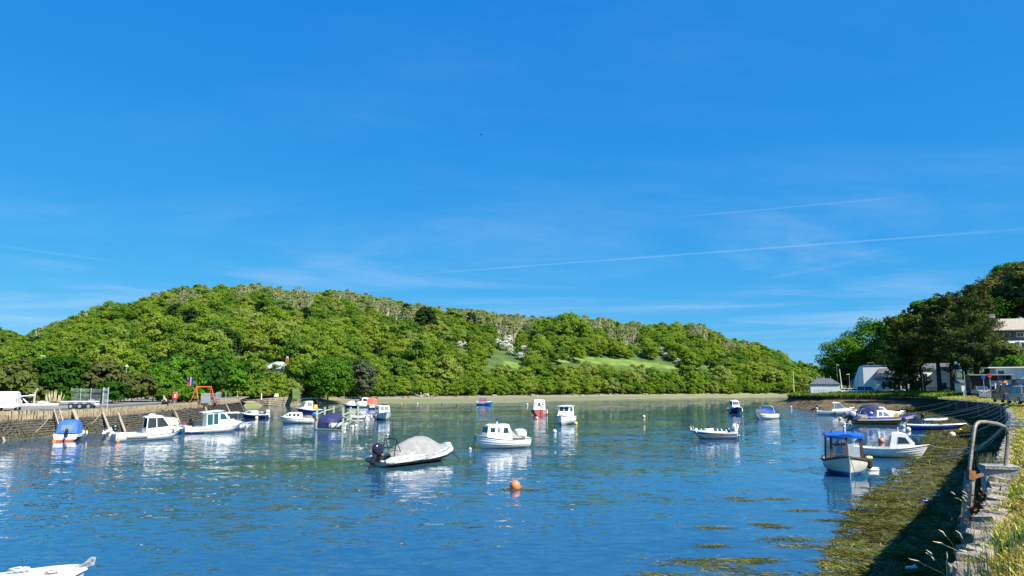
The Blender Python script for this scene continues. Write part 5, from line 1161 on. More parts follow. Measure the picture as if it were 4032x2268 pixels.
# white pilothouse clinker, bow on
t, mw, h = clinker('clinker_boat', 'white wheelhouse clinker boat, bow to the viewer, right of the red-sterned launch', 2226, 1670, 253, 5.4, 2.3, (.9, .85, 1.25), ck=(.05, .28))
c = Cabin(h, t, [(-1.2, 2.3), (-1.15, 2.36), (.55, 2.3), (.75, 1.55), (1.5, 1.3)], .95, .72, lambda x: h.sx(x) - .02, white, tum=.08, camber=.08); c.face(2, .15, .8, 2, glass, offw, gap=.2); c.win([(-.7, 1.65), (.4, 1.65), (.36, 2.15), (-.7, 2.15)], glass, offw); rf = Cabin(h, t, [(-1.35, 2.36), (.72, 2.36), (.8, 2.32)], .96, .86, 2.30, white, 'roof', tum=.02)
rail(t, [(-.2, 0, 2.4), (-.2, .02, 2.75)], .02, name='mast'); mb = MB(); mb.box((-.2, 0, 2.8), (.1, .3, .08)); mb.build('mast_light', redp, t)
for sg in (1, -1): rail(t, [(-.9, .95 * sg, 1.0), (-.8, 1.0 * sg, 1.6), (.9, .85 * sg, 1.75), (1.6, .55 * sg, 1.3)], .018)
mb = MB(); mb.tube([(2.4, -.1, 1.15), (2.35, -.35, .6), (2.3, -.2, .4), (2.42, .0, 1.1)], .045, 5); mb.build('bow_rope', white, t)
mb = MB(); mb.lathe([(.02, .16), (.16, .12), (.16, -.12), (.02, -.16)], (-1.6, .0, .0), 8); floatbuoy(2267, 1672, .25, yellow, 'yellow buoy at the right quarter of the bow-on wheelhouse clinker boat'); floatbuoy(2184, 1704, .22, cream, 'cream buoy in front of the bow-on wheelhouse clinker boat')
# big orange buoy with weed
fb_ = floatbuoy(2028, 1926, .26, orange, 'large orange buoy trailing green weed in mid river, nearest to the viewer', eye=False, sz=1.04)
# white dory
t, mw = boat('dory', 'open white dory with red-striped outboard in mid river, right of centre', 2806, 1728, 184)
h = Hull(4.3, 1.85, (.62, .66, .86), .2, tr=.93, e=3.4, rake=.20, q=3.2, r=.6).build(t, offw, offw, boot=.03, stripe=(.12, white), rub=white, rubr=.045, ck=(.06, .7), floor=.3); hullstripe(h, t, -.27, -.13, .02, .97, darkline); hullstripe(h, t, -.37, -.31, .3, .75, greyt, 'spray_chine', .03)
mb = MB(); mb.rbox((.35, 0, .85), (.8, .9, .35)); mb.build('console', white, t); mb = MB(); mb.rbox((.35, .1, 1.06), (.4, .5, .2)); mb.build('steering_wheel', black, t); mb = MB()
for x, z in ((-.35, .98), (1.75, 1.05), (1.2, .98), (-1.2, .92)): mb.bar((x, -.62, .65), (x + .1, -.62, z), .07); mb.bar((x, .62, .65), (x + .1, .62, z), .07)
mb.build('grab_post', white, t); rail(t, [(1.9, -.5, .85), (2.0, -.42, 1.18), (2.1, 0, 1.22), (2.0, .42, 1.18), (1.9, .5, .85)], .02, m=white)
e = outboard(t, -2.15, -.1, .82, 1.0, 8, offw, black); mb = MB(); mb.box((-2.36, -.1, 1.2), (.10, .31, .34)); mb.build('red_stripe', palered, t); mb = MB(); mb.ball((-2.1, .5, .82), .2, 10); mb.build('stern_fender', white, t); mb = MB(); mb.rbox((-1.45, .2, .75), (.35, .35, .5)); mb.build('fuel_can', black, t)
rope(mw @ Vector((1.75, -.35, .8)), mw @ Vector((1.9, -.75, -.05)), .02, .0, 'pale mooring rope at the bow of the white dory', ROPEW)
# navy bow-on boat and bow rider
t, mw = boat('wheelhouse_boat', 'navy-hulled boat with a white wheelhouse, bow on, left of the blue-covered bow rider', 2896, 1627, 265)
h = Hull(5.2, 2.3, (.85, .85, 1.25), .3).build(t, navy, navy, stripe=(.08, white), rub=white, ck=(.05, .3), floor=.4); c = Cabin(h, t, [(-1.4, 2.2), (-1.35, 2.26), (.5, 2.2), (.75, 1.25), (1.5, 1.2)], .9, .6, lambda x: h.sx(x) - .02, white, tum=.1); c.face(2, .15, .7, 3, glass, offw, gap=.2); c.win([(-.9, 1.45), (.3, 1.45), (.3, 2.05), (-.9, 2.05)], gteal); rail(t, [(-.3, .1, 2.3), (-.3, .1, 2.6)], .04, name='mast', m=offw)
for sg in (1, -1): fender(mw, (.6, 1.08 * sg, .55), label='white fender on the ' + ('right' if sg > 0 else 'left') + ' bow of the navy bow-on boat', L_=.6, r=.12)
t, mw, h = sportboat('bow_rider', 'white bow rider with a royal blue cockpit cover and silver arch, bow towards the viewer', 3010, 1650, 226, 5.8, 2.35)
rg = [[(x, w, .95), (x, w * .9, .95 + zt * .7), (x, 0, .95 + zt), (x, -w * .9, .95 + zt * .7), (x, -w, .95)] for x, w, zt in ((-2.2, .95, .02), (-1.6, 1.0, .4), (-.2, 1.02, .72), (.7, .95, .62), (1.25, .8, .03))]; tarp(t, 'cockpit_cover', rg, mat('royal_canvas', (.015, .07, .36), .6, .15, 3, .2)); rail(t, [(-1.2, 1.05, .85), (-.9, 1.0, 1.75), (-.85, .8, 1.95), (-.85, -.8, 1.95), (-.9, -1.0, 1.75), (-1.2, -1.05, .85)], .05, name='radar_arch', m=offw); rail(t, [(-.4, 1.05, .95), (-.5, 1.0, 1.6), (-.6, .8, 1.85), (-.6, -.8, 1.85), (-.5, -1.0, 1.6), (-.4, -1.05, .95)], .03, name='bimini_frame')
g = MB(); g.poly([(1.3, -.75, 1.0), (1.3, .75, 1.0), (.85, .8, 1.5), (.85, -.8, 1.5)], .015, (1, 0, .8)); g.build('windscreen', glassl, t, 0); rope(mw @ Vector((2.8, -.05, .95)), mw @ Vector((2.1, .35, -.02)), .025, .0, 'pale weedy rope from the bow of the blue-covered bow rider', ROPEW); hullstripe(h, t, -.60, -.56, .25, .9, darkline)
# right-hand moorings
t, mw, h = sportboat('cuddy_boat', 'white cuddy boat with a raised black outboard moored off the grassy point on the right', 3292, 1634, -22, 6.0, 2.2)
c = Cabin(h, t, [(-.6, .95), (-.5, 1.0), (.9, 1.25), (1.3, 1.2), (2.4, 1.05)], .84, .45, lambda x: h.sx(x) - .02, white, tum=.2); tp_ = Cabin(h, t, [(-.5, 2.12), (-.35, 2.2), (.5, 2.1), (.75, 2.0)], .75, .68, 2.0, white, 'hardtop'); mb = MB()
for sg in (1, -1): mb.bar((-.25, .74 * sg, 1.0), (-.2, .7 * sg, 2.03), .06, .1); mb.bar((.15, .72 * sg, 1.1), (.15, .68 * sg, 2.03), .05); mb.bar((1.35, .5 * sg, 1.2), (.65, .64 * sg, 2.03), .05)
tag(mb.build('hardtop_frame', white, t), kind='stuff')
for sg in (1, -1): g = MB(); g.poly([(.2, .72 * sg, 1.18), (1.28, .53 * sg, 1.22), (.66, .65 * sg, 1.98), (.2, .68 * sg, 2.0)], .015, (0, sg, 0)); g.build('window', glassl, t, 0)
g = MB(); g.poly([(1.3, -.5, 1.2), (1.3, .5, 1.2), (.7, .6, 2.0), (.7, -.6, 2.0)], .015, (1, 0, .6)); g.build('windscreen', glassl, t, 0); bowrail(h, t, .66, .3); outboard(t, -3.0, .2, .9, 1.15, 62, black, black); outboard(t, -2.95, -.45, .85, .75, 20, greyt, greyt)
for x in (-.2, 1.3): fender(mw, (x, -h.hx(x) - .1, .35), black, 'black fender on the white cuddy boat off the grassy point, ' + ('aft one' if x < 0 else 'forward one'), .45, .12)
t, mw, h = sportboat('canopied_cruiser', 'white cabin cruiser with a large navy canvas canopy moored behind the navy inflatable', 3472, 1651, -21, 6.6, 2.4)
c = Cabin(h, t, [(-.95, 1.75), (-.9, 1.82), (.35, 1.78), (.75, 1.3), (2.3, 1.12), (2.7, 1.05)], .92, .45, lambda x: h.sx(x) - .02, white, tum=.12); c.win([(-.7, 1.3), (.3, 1.3), (.22, 1.68), (-.7, 1.68)], glassl, offw); c.face(2, .1, .8, 2, glassl)
rg = [[(x, w, .8), (x, w * .95, .8 + zt * .7), (x, w * .6, .8 + zt), (x, -w * .6, .8 + zt), (x, -w * .95, .8 + zt * .7), (x, -w, .8)] for x, w, zt in ((-3.2, .95, .05), (-2.9, .98, .9), (-2.3, 1.0, 1.3), (-.8, .98, 1.38), (-.3, .9, 1.1))]; tarp(t, 'canopy', rg, navyc); bowrail(h, t, .72, .25); outboard(t, -3.3, 0, .8, 1.0, 0, white, white)
t, mw = boat('rigid_inflatable_boat', 'navy and amber rigid inflatable with white cuddy and stern ladder on the right', 3478, 1670, -14)
h = Hull(7.4, 2.0, (.4, .42, .85), .3, tr=.95, e=2.0).build(t, mat('amber_hull', (.62, .34, .02), .4, .12, 2), mat('amber_antifouling', (.5, .30, .03), .5, .15, 2), rub=None); mb = MB(); b = 1.05; tp = [(-3.9, b, .55), (-3.3, b, .58), (-1, b, .60), (1.2, b, .68), (2.6, b * .8, .82), (3.4, b * .45, .98), (3.8, 0, 1.06), (3.4, -b * .45, .98), (2.6, -b * .8, .82), (1.2, -b, .68), (-1, -b, .60), (-3.3, -b, .58), (-3.9, -b, .55)]
mb.tube(tp, [.14, .28] + [.30] * 9 + [.28, .14], 12); mb.build('tube', mat('navy_tube', (.022, .028, .12), .5, .15, 2), t, 60); mb = MB()
for sg in (1, -1): mb.loft([[(x, sg * (abs(y) + .30), z - .13), (x, sg * (abs(y) + .33), z - .05), (x, sg * (abs(y) + .30), z + .03)] for x, y, z in tp[1:6]], closed=False)
mb.build('rubbing_band', greyt, t)
for x in (-2.6, 2.6): mb = MB(); mb.box((x, -(h.hx(x) + .22) - (.12 if x < 0 else -.0), .80 if x < 0 else .98), (.9, .08, .14), rz=(0 if x < 0 else .35)); mb.build('tube_patch', orange2, t)
c = Cabin(h, t, [(-.9, .9), (-.75, 1.75), (.1, 1.80), (.75, 1.3), (1.6, 1.0)], .75, .45, .62, white, tum=.12); c.win([(-.6, 1.1), (-.15, 1.1), (-.18, 1.62), (-.55, 1.6)], glassl); c.win([(.02, 1.08), (.7, 1.08), (.35, 1.42), (.02, 1.6)], glassl, offw); c.face(2, .1, .8, 2, glassl); mb = MB(); mb.box((-1.2, 0, .8), (2.6, 1.5, .3)); mb.build('deck_moulding', white, t); mb = MB(); mb.rbox((-1.55, -.2, 1.2), (.8, .6, .8), rot=Matrix.Rotation(.5, 3, 'Y')); mb.build('seat_cover', royal, t)
mb = MB(); mb.poly([(1.15, -.82, .85), (1.75, -.78, .85), (1.75, -.78, 1.25), (1.6, -.8, 1.45), (1.3, -.82, 1.45), (1.15, -.82, 1.15)], .12, (0, 1, 0)); mb.build('rescue_pack', yellow, t, 0); mb = MB()
for sg in (1, -1): mb.tube([(-3.3, .55 * sg, .5), (-2.6, .55 * sg, 1.9), (-2.2, .5 * sg, 2.0)], .04, 6)
mb.tube([(-2.2, -.5, 2.0), (-2.2, .5, 2.0)], .04, 6); mb.build('a_frame', steel, t); mb = MB()
for y in (-1.36, -1.06): mb.tube([(-2.5, y + .5, 1.75), (-1.75, y, .72)], .03, 5)
for k in range(5): f = k / 4; mb.tube([(-2.5 + .75 * f, -.86 - .5 * f, 1.75 - 1.03 * f), (-2.5 + .75 * f, -.56 - .5 * f, 1.75 - 1.03 * f)], .022, 4)
mb.build('boarding_ladder', steel, t); outboard(t, -3.7, -.35, .85, 1.35, 30, mat('silver_cowling', (.45, .48, .52), .3, .1, 3), black); outboard(t, -3.6, .45, .85, 1.3, 62, black, black)
t, mw = boat('blue_skiff', 'long low royal blue skiff with white deck, bow on the weed at right', 3688, 1694, -22)
h = Hull(6.0, 1.9, (.62, .62, .86), .2, e=4, rake=.16).build(t, royal, royal, boot=.02, stripe=(.16, white), rub=white, ck=(.06, .6), floor=.35); outboard(t, -3.1, 0, .75, 1.05, 30, mat('grey_black_cowling', (.05, .055, .065), .3, .1, 3), offw)
for x, z in ((-.6, 1.0), (.2, 1.05), (.5, .95)): rail(t, [(x, -.4, .6), (x + .05, -.4, z), (x + .3, -.3, z)], .02, m=black, name='rod_holder')
floatbuoy(3556, 1682, .28, cream, 'cream buoy at the stern of the long blue skiff'); floatbuoy(3576, 1697, .28, cream, 'second cream buoy under the outboard of the long blue skiff')
rope(mw @ Vector((2.9, 0, .8)), P(3835, 1676, 1.4), .03, .15, 'pale bow rope from the long blue skiff to the wall', ROPEW)
t, mw = inflatable('inflatable_dinghy', 'pale grey inflatable tender with a small black outboard beached on the weed at right', 3684, 1660, -12, 3.3, 1.5, mat('pale_grey_tube', (.62, .63, .64), .5, .06, 3), greyt, .23); outboard(t, -1.5, 0, .6, .85, 15, black, black)
t, mw, h = clinker('fishing_dayboat', 'white clinker dayboat with open cuddy and dark side window, bow on the weed', 3512, 1801, -29, 4.7, 1.9, (.72, .66, 1.0), ck=(.05, .62), rubm=mat('olive_strake', (.25, .25, .19), .6, .12, 3))
c = Cabin(h, t, [(-.05, .80), (-.02, 1.0), (.12, 1.70), (.5, 1.72), (.95, 1.62), (1.45, .98)], .74, .5, lambda x: h.sx(x) - .02, white, tum=.13, camber=.07); c.win([(.42, 1.0), (1.16, 1.04), (.92, 1.42), (.5, 1.46)], glass, offw); c.face(4, .12, .8, 2, glass)
mb = MB(); mb.poly([(-.07, -.42, .95), (-.07, .42, .95), (.08, .40, 1.52), (.08, -.40, 1.52)], .02, (-1, 0, .2)); mb.build('cuddy_opening', black, t, 0); mb = MB(); mb.loft([[(-.75, y, .66 if abs(y) > .5 else .66), (-.35, y, .9 if abs(y) > .5 else .72), (.0, y, 1.45 if abs(y) > .5 else .78)] for y in (-.72, -.66)], closed=False); mb.loft([[(-.75, y, .66), (-.35, y, .9), (.0, y, 1.45)] for y in (.66, .72)], closed=False); mb.build('side_screen', greyt, t, 0)
outboard(t, -2.4, .1, .95, 1.15, 12, white, offw); mb = MB(); mb.bar((-1.55, -.6, .7), (-1.35, -.6, 1.05), .05); mb.bar((-1.45, -.6, 1.0), (-1.1, -.62, .7), .04); mb.build('rowlock', offw, t); mb = MB(); mb.tube([(.5, 0, 1.75), (.48, 0, 2.0)], .03, 6); mb.ball((.48, 0, 2.04), .05, 8); mb.build('cabin_light', peach, t)
rope(mw @ Vector((2.3, 0, .95)), P(3850, 1754, 1.1), .025, .25, 'thin rope from the bow of the white clinker dayboat across the weed', ROPE)
# blue-roofed wheelhouse boat, nearest on the right
t, mw = boat('wheelhouse_boat', 'ivory boat with a blue-roofed glazed timber wheelhouse, nearest on the right', 3330, 1862, -109)
h = Hull(4.9, 2.35, (.80, .74, 1.16), .35, tr=.85, e=3.0, rake=.05, q=2.6, r=.75).build(t, mat('ivory_topsides', (.66, .62, .48), .4, .06, 1.5), bluebot, boot=.26, rub=brownw, rubr=.055, ck=(.05, .55), floor=.3, deckm=brownw, inm=mat('worn_beige_interior', (.42, .36, .27), .6, .12, 2))
x0, x1 = -.35, 1.15; zr = 2.22
wy = {x0: 1.0, x1: .80}; zb0, zb1 = h.sx(x0) , h.sx(x1) - .0
fr = MB()
for sg in (1, -1):
    A_, B_, A2, B2 = (x0, wy[x0] * sg, zb0), (x1, wy[x1] * sg, zb1), (x0, .93 * sg, zr), (x1 - .12, .77 * sg, zr - .08)
    fr.bar(A_, A2, .12, .11); fr.bar(B_, B2, .13, .14); fr.bar(A_, B_, .10, .20); fr.bar(A2, B2, .09, .13)
C1, C2 = (x1 + .28, 0, zb1 + .07), (x1 + .10, 0, zr - .03)
fr.bar(C1, C2, .12, .12)
for sg in (1, -1): fr.bar((x1, wy[x1] * sg, zb1 + .02), C1, .10, .22); fr.bar((x1 - .12, .77 * sg, zr - .08), C2, .06, .09)
fr.bar((x1 + .02, -.68, 1.68), (x1 + .17, -.06, 1.72), .06, .12)
# a second set of frames on the image-left front pane
for a, b in (((x1 + .03, -.62, zb1 + .14), (x1 + .22, -.10, zb1 + .18)), ((x1 - .08, -.60, zr - .20), (x1 + .07, -.1, zr - .16))): fr.bar(a, b, .05, .07)
fr.build('wheelhouse_frame', maho, t, 0)
for sg in (1, -1):
    g = MB(); g.poly([(x0 + .05, wy[x0] * sg, zb0 + .06), (x1 - .04, (wy[x1] + .01) * sg, zb1 + .06), (x1 - .14, .77 * sg, zr - .12), (x0 + .05, .93 * sg, zr - .05)], .008, (0, sg, 0)); g.build('side_pane', clear, t, 0)
    g = MB(); g.poly([(x1 + .01, (wy[x1] - .03) * sg, zb1 + .08), (x1 + .27, .04 * sg, zb1 + .12), (x1 + .10, .04 * sg, zr - .08), (x1 - .10, .74 * sg, zr - .12)], .008, (1, 0, 0)); g.build('windscreen_pane', clear, t, 0)
rf = MB(); rg = []
for x, w in ((x0 - .18, 1.08), (x0 + .4, 1.07), (x1 - .15, .95), (x1 + .05, .88), (x1 + .24, .42)): rg.append([(x, w * yy, zr + .02 + .10 * (1 - yy * yy) - (.06 if x > x1 - .2 else 0)) for yy in (-1, -.7, -.35, 0, .35, .7, 1)] + [(x, w * yy, zr - .12 + .06 * (1 - yy * yy) - (.06 if x > x1 - .2 else 0)) for yy in (1, 0, -1)])
rf.loft(rg); o = rf.build('wheelhouse_roof', mat('royal_blue_roof', (.015, .11, .46), .35, .1, 2), t, 30)
mb = MB()
for y in (-.62, .55): mb.tube([(x0 + .15, y, zr + .06), (x0 + .25, y, zr + .17), (x0 + .7, y, zr + .17), (x0 + .8, y, zr + .06)], .025, 5)
mb.build('roof_rail', royal, t); mb = MB(); mb.lathe([(.07, 0), (.075, .2), (.06, .24)], (x0 + .5, .05, zr + .08), 8); mb.build('light_base', mat('pale_blue_plastic', (.30, .45, .62), .5, .1, 3), t); mb = MB(); mb.ball((x0 + .5, .05, zr + .42), .10, 8); mb.ball((x0 + .52, .08, zr + .56), .08, 8); mb.build('mast_lantern', offw, t)
outboard(t, -2.4, -.05, 1.0, 1.25, 18, black, black); mb = MB(); mb.box((.5, -.2, .62), (.5, .5, .5)); mb.build('helm_console', offw, t); mb = MB(); mb.rbox((-1.0, .55, .62), (.9, .35, .35)); mb.build('side_bench', maho, t)
mb = MB(); mb.bar((2.46, 0, 1.12), (2.30, 0, -.2), .05, .07); mb.build('stem_post', cream, t)
f = fender(mw, (-.3, 1.3, .55), rubber, 'black fender topped by a yellow-green rag on the blue-roofed boat', .55, .17); mb = MB(); mb.rbox((0, 0, .32), (.38, .3, .2)); mb.build('rag', mat('yellow_green_rag', (.55, .62, .20), .8, .15, 6), f)
mb = MB(); mb.bar((0, 0, 0), (-1.4, .35, .1), .035); o = mb.build('oar', wood); o.location = mw @ Vector((-1.5, -1.05, .62)); tag(o, 'dark oar sticking out left from the blue-roofed boat', 'oar'); o.rotation_euler = (0, 0, 0)
rope(mw @ Vector((2.42, .03, 1.1)), mw @ Vector((2.6, .28, -.05)), .016, .0, 'thin ropes hanging from the bow of the blue-roofed boat', rubber)
mb = MB(); mb.lathe([(.02, .36), (.12, .3), (.14, .2), (.14, -.2), (.12, -.3), (.02, -.36)], (0, 0, .06), 10, axis='X'); q = P(3438, 1852, 0); o = mb.build('cylinder_buoy', cream, None, 60); o.location = q; tag(o, 'cream cylindrical buoy floating flat right of the blue-roofed boat', 'buoy')
# loose buoys
G2 = 'small buoys along the far beach'
for u, v, m_, r_, lb in ((2535, 1644, peach, .24, 'pale peach buoy alone in mid river right of the wheelhouse clinker'), (1580, 1592, orange2, .2, 'small amber buoy off the far beach, leftmost of four'), (1644, 1591, cream, .2, 'small cream buoy off the far beach, second of four'), (1740, 1592, redp, .2, 'small red buoy off the far beach, third of four'), (1800, 1594, redp, .22, 'small red buoy off the far beach, rightmost of four'),
                         (1872, 1580, yellow, .2, 'small yellow buoy left of the blue fishing boat'), (2076, 1594, offw, .25, 'white buoy behind the stern rail of the red-sterned launch'), (3115, 1605, offw, .22, 'white buoy off the tip of the grassy point'), (3308, 1652, yellow, .24, 'yellow float left of the canopied cruiser'), (3470, 1742, orange, .26, 'orange buoy between the blue-roofed boat and the long skiff'), (3749, 1722, peach, .34, 'peach round buoy on the weed below the long blue skiff'), (3782, 1701, yellow, .24, 'dull yellow float on the weed near the skiff bow'), (1388, 1684, offw, .2, 'white buoy by the middle right pile'), (1005, 1590, offw, .3, 'white float on the sand left of the yellow diamond sign')):
    floatbuoy(u, v, r_, m_, lb)
# ------------------------------------------------------------------ left quay furniture
def at(u, v, z=LZ): return P(u, v, z)
# white van
vp = at(20, 1619); t = thing('white_van', 'plain white panel van seen from behind at the left edge of the quay', 'van', vp, R(118))
wv = mat('white_van_paint', (.78, .79, .80), .3, .04, 1)
mb = MB(); rg = []
for x, w, z0, z1 in ((-.05, .90, .55, 1.85), (.02, .96, .42, 2.02), (.3, .98, .38, 2.06), (2.6, .98, .38, 2.06), (3.3, .96, .38, 1.95), (4.1, .92, .38, 1.15), (4.8, .84, .42, .95)):
    rg.append([(x, w, z0), (x, w, (z0 + z1) * .5), (x, w * .93, z1 - .12), (x, w * .8, z1), (x, -w * .8, z1), (x, -w * .93, z1 - .12), (x, -w, (z0 + z1) * .5), (x, -w, z0)])
mb.loft(rg); mb.build('body', wv, t, 40)
for x in (.75, 3.9):
    for sg in (1, -1):
        w = MB(); w.lathe([(.2, -.1), (.33, -.1), (.34, 0), (.33, .1), (.2, .1)], (x, .84 * sg, .34), 16, axis='Y'); o = w.build('wheel', rubber, t); w = MB(); w.lathe([(.01, .105 * sg), (.2, .1 * sg), (.2, .02 * sg)], (x, .84 * sg, .34), 12, axis='Y'); w.build('hubcap', galv, o)
mb = MB(); mb.box((-.09, 0, .48), (.14, 1.8, .2)); mb.build('bumper', wv, t); mb = MB(); mb.box((-.075, .28, .82), (.03, .52, .13)); mb.build('number_plate', yellow, t); mb = MB(); mb.box((-.055, 0, 1.3), (.012, .025, 1.35)); mb.box((-.06, .15, 1.02), (.03, .1, .05)); mb.build('door_seam', galv, t)
for sg in (1, -1): mb = MB(); mb.box((-.06, .9 * sg, 1.15), (.05, .08, .42)); mb.build('tail_light', redp, t)
mb = MB(); mb.box((3.2, -1.05, 1.25), (.12, .18, .26)); mb.build('wing_mirror', black, t)
# boat trailer
a, b = at(52, 1612), at(385, 1610); Lt = (b - a).length; t = thing('boat_trailer', 'long white triple-axle boat trailer parked on the quay edge beside the van', 'trailer', a, math.atan2((b - a).y, (b - a).x))
mb = MB()
for y in (-.35, .35): mb.box((Lt * .5, y, .55), (Lt, .12, .2))
for x in np.linspace(.3, Lt - .2, 7): mb.box((x, 0, .53), (.1, .7, .1))
mb.build('chassis', white, t)
for y in (-.6, .6): mb = MB(); mb.box((Lt * .78, y, .86), (Lt * .42, .26, .10)); mb.box((Lt * .8, y, .74), (Lt * .3, .1, .14)); mb.build('bunk', white, t)
mb = MB(); mb.box((Lt * .35, 0, .80), (.9, .7, .12), ry=.05); mb.box((Lt * .35, 0, .68), (.2, .3, .2)); mb.build('keel_support', white, t)
mb = MB(); mb.bar((.7, 0, .6), (.8, 0, 1.5), .14); mb.bar((1.5, 0, .6), (.85, 0, 1.3), .1); mb.box((.95, 0, 1.52), (1.5, .5, .1), ry=-.05); mb.rbox((1.8, 0, 1.58), (.6, .55, .2)); mb.build('winch_post', white, t)
for k in range(3):
    for sg in (1, -1):
        x = Lt * (.70 + .105 * k); w = MB(); w.lathe([(.18, -.1), (.30, -.1), (.32, 0), (.30, .1), (.18, .1)], (x, .62 * sg, .32), 16, axis='Y'); o = w.build('wheel', rubber, t)
        w = MB(); w.lathe([(.05, -.112 * 1), (.18, -.1), (.19, 0), (.18, .1), (.05, .112)], (x, .62 * sg, .32), 10, axis='Y'); w.build('rim', galv, o); w = MB(); w.tube([(x + .38 * math.cos(q_), .62 * sg, .34 + .38 * math.sin(q_)) for q_ in np.linspace(.35, 2.8, 7)], .05, 5); w.build('mudguard', rubber, t)
# concrete posts
cp = mat('pale_concrete_post', (.52, .47, .36), .9, .12, 5)
for (u, v, hgt, bend, lb) in ((132, 1598, 2.3, 1, 'cranked concrete fence post left of the pampas grass'), (262, 1588, 2.6, 0, 'straight concrete post with a raking strut right of the pampas grass')):
    q = at(u, v); t = thing('concrete_post', lb, 'post', q); mb = MB()
    if bend: mb.bar((0, 0, -.1), (.06, 0, 1.75), .15); mb.bar((.06, 0, 1.72), (.36, 0, 2.3), .14)
    else: mb.bar((0, 0, -.1), (0, 0, hgt), .2); mb.bar((-1.0, .1, .1), (-.05, 0, 1.6), .15)
    mb.build('post_shaft', cp, t, 0)
# palisade fence and gate
fa, fb2 = at(277, 1590), at(400, 1606); dv = fb2 - fa; t = thing('palisade_fence', 'grey galvanised palisade fence with pointed pales behind the boat trailer', 'fence', fa, math.atan2(dv.y, dv.x)); n = 30; Lf = dv.length
pm = MB(); pm.box((0, 0, 1.0), (.075, .02, 2.3)); pm.add([(-.0375, -.01, 2.15), (.0375, -.01, 2.15), (.0375, .01, 2.15), (-.0375, .01, 2.15), (0, 0, 2.32)], [(0, 1, 4), (1, 2, 4), (2, 3, 4), (3, 0, 4)]); pme = pm.mesh('pale', galv, 0)
for k in range(n): o = link('pale', pme, t); o.location = (Lf * (k + .5) / n, -.05, 0)
for x in (0, Lf * .33, Lf * .66, Lf): mb = MB(); mb.box((x, .03, 1.15), (.12, .08, 2.4)); mb.build('fence_post', galv, t)
for z in (.5, 1.9): mb = MB(); mb.box((Lf / 2, 0, z), (Lf, .05, .06)); mb.build('fence_rail', galv, t)
ga, gb = at(403, 1607), at(421, 1612); dv = gb - ga; t = thing('palisade_gate', 'narrow galvanised palisade gate leaf standing open at the end of the fence', 'gate', ga, math.atan2(dv.y, dv.x)); Lg = max(1.1, dv.length)
for k in range(8): o = link('pale', pme, t); o.location = (Lg * (k + .5) / 8, -.05, .12); 
for x in (0, Lg): mb = MB(); mb.box((x, 0, 1.25), (.14, .1, 2.5)); mb.build('gate_stile', galv, t)
for z in (.4, 2.1): mb = MB(); mb.box((Lg / 2, 0, z), (Lg, .05, .07)); mb.build('gate_rail', galv, t)
# pampas grass
q = at(213, 1596); n = 900; t = thing('pampas_grass', 'clump of dry straw-coloured pampas grass with upright plumes behind the trailer', 'plant', q)
r_ = rng.normal(size=(n, 2)) * np.array([.85, .5]); hh = rng.uniform(.3, 1.1, n); mb = MB(); sm = leafmat('dry_straw', [(.46, .38, .18), (.36, .31, .12), (.24, .25, .07)], trans=.3, objv=False)
c_ = np.stack([r_[:, 0], r_[:, 1], hh * .5], 1); link('blades', leafmesh('blades', c_, np.stack([rng.normal(size=n), rng.normal(size=n) - 1, rng.normal(size=n) * .2], 1), rng.uniform(.4, .9, n), rng.uniform(0, 1, n), sm, .12, tangent=np.tile([[.0, .2, 1.0]], (n, 1)) + rng.normal(size=(n, 3)) * .1), t)
mb = MB()
for k in range(34): x = random.uniform(-1.3, 1.2); y = random.uniform(-.4, .4); z = random.uniform(1.3, 2.25) - abs(x) * .35; lx = x * .25 + random.uniform(-.1, .1); mb.tube([(x * .6, y, .2), (x, y, z * .7), (x + lx * .4, y, z)], [.02, .05, .015], 4, cap=False)
mb.build('plume', mat('pampas_plume', (.60, .52, .32), .9, .12, 5), t)
# street lamps
def lamp(u, v, Y, z, lb, style=0):
    q = Q(u, v, Y); hgt = q.z - z; t = thing('street_lamp', lb, 'street lamp', (q.x, q.y, z)); mb = MB(); mb.tube([(0, 0, 0), (0, 0, 1), (0, 0, hgt)], [.09, .06, .045], 6); mb.build('pole', galv, t); mb = MB()
    if style == 0: mb.box((.28, 0, hgt + .02), (.75, .26, .12), ry=.1)
    else: mb.lathe([(.03, -.1), (.28, .02), (.2, .12), (.05, .3), (.02, .34)], (0, 0, hgt), 10)
    mb.build('lamp_head', offw, t); return t
lamp(163, 1402, 128, LZ, 'tallest grey street lamp rising above the bushes at left'); lamp(112, 1459, 120, LZ, 'lower street lamp at the left edge of the deep green tree'); lamp(499, 1443, 122, LZ, 'lantern-headed street lamp above the olive bush', 1)
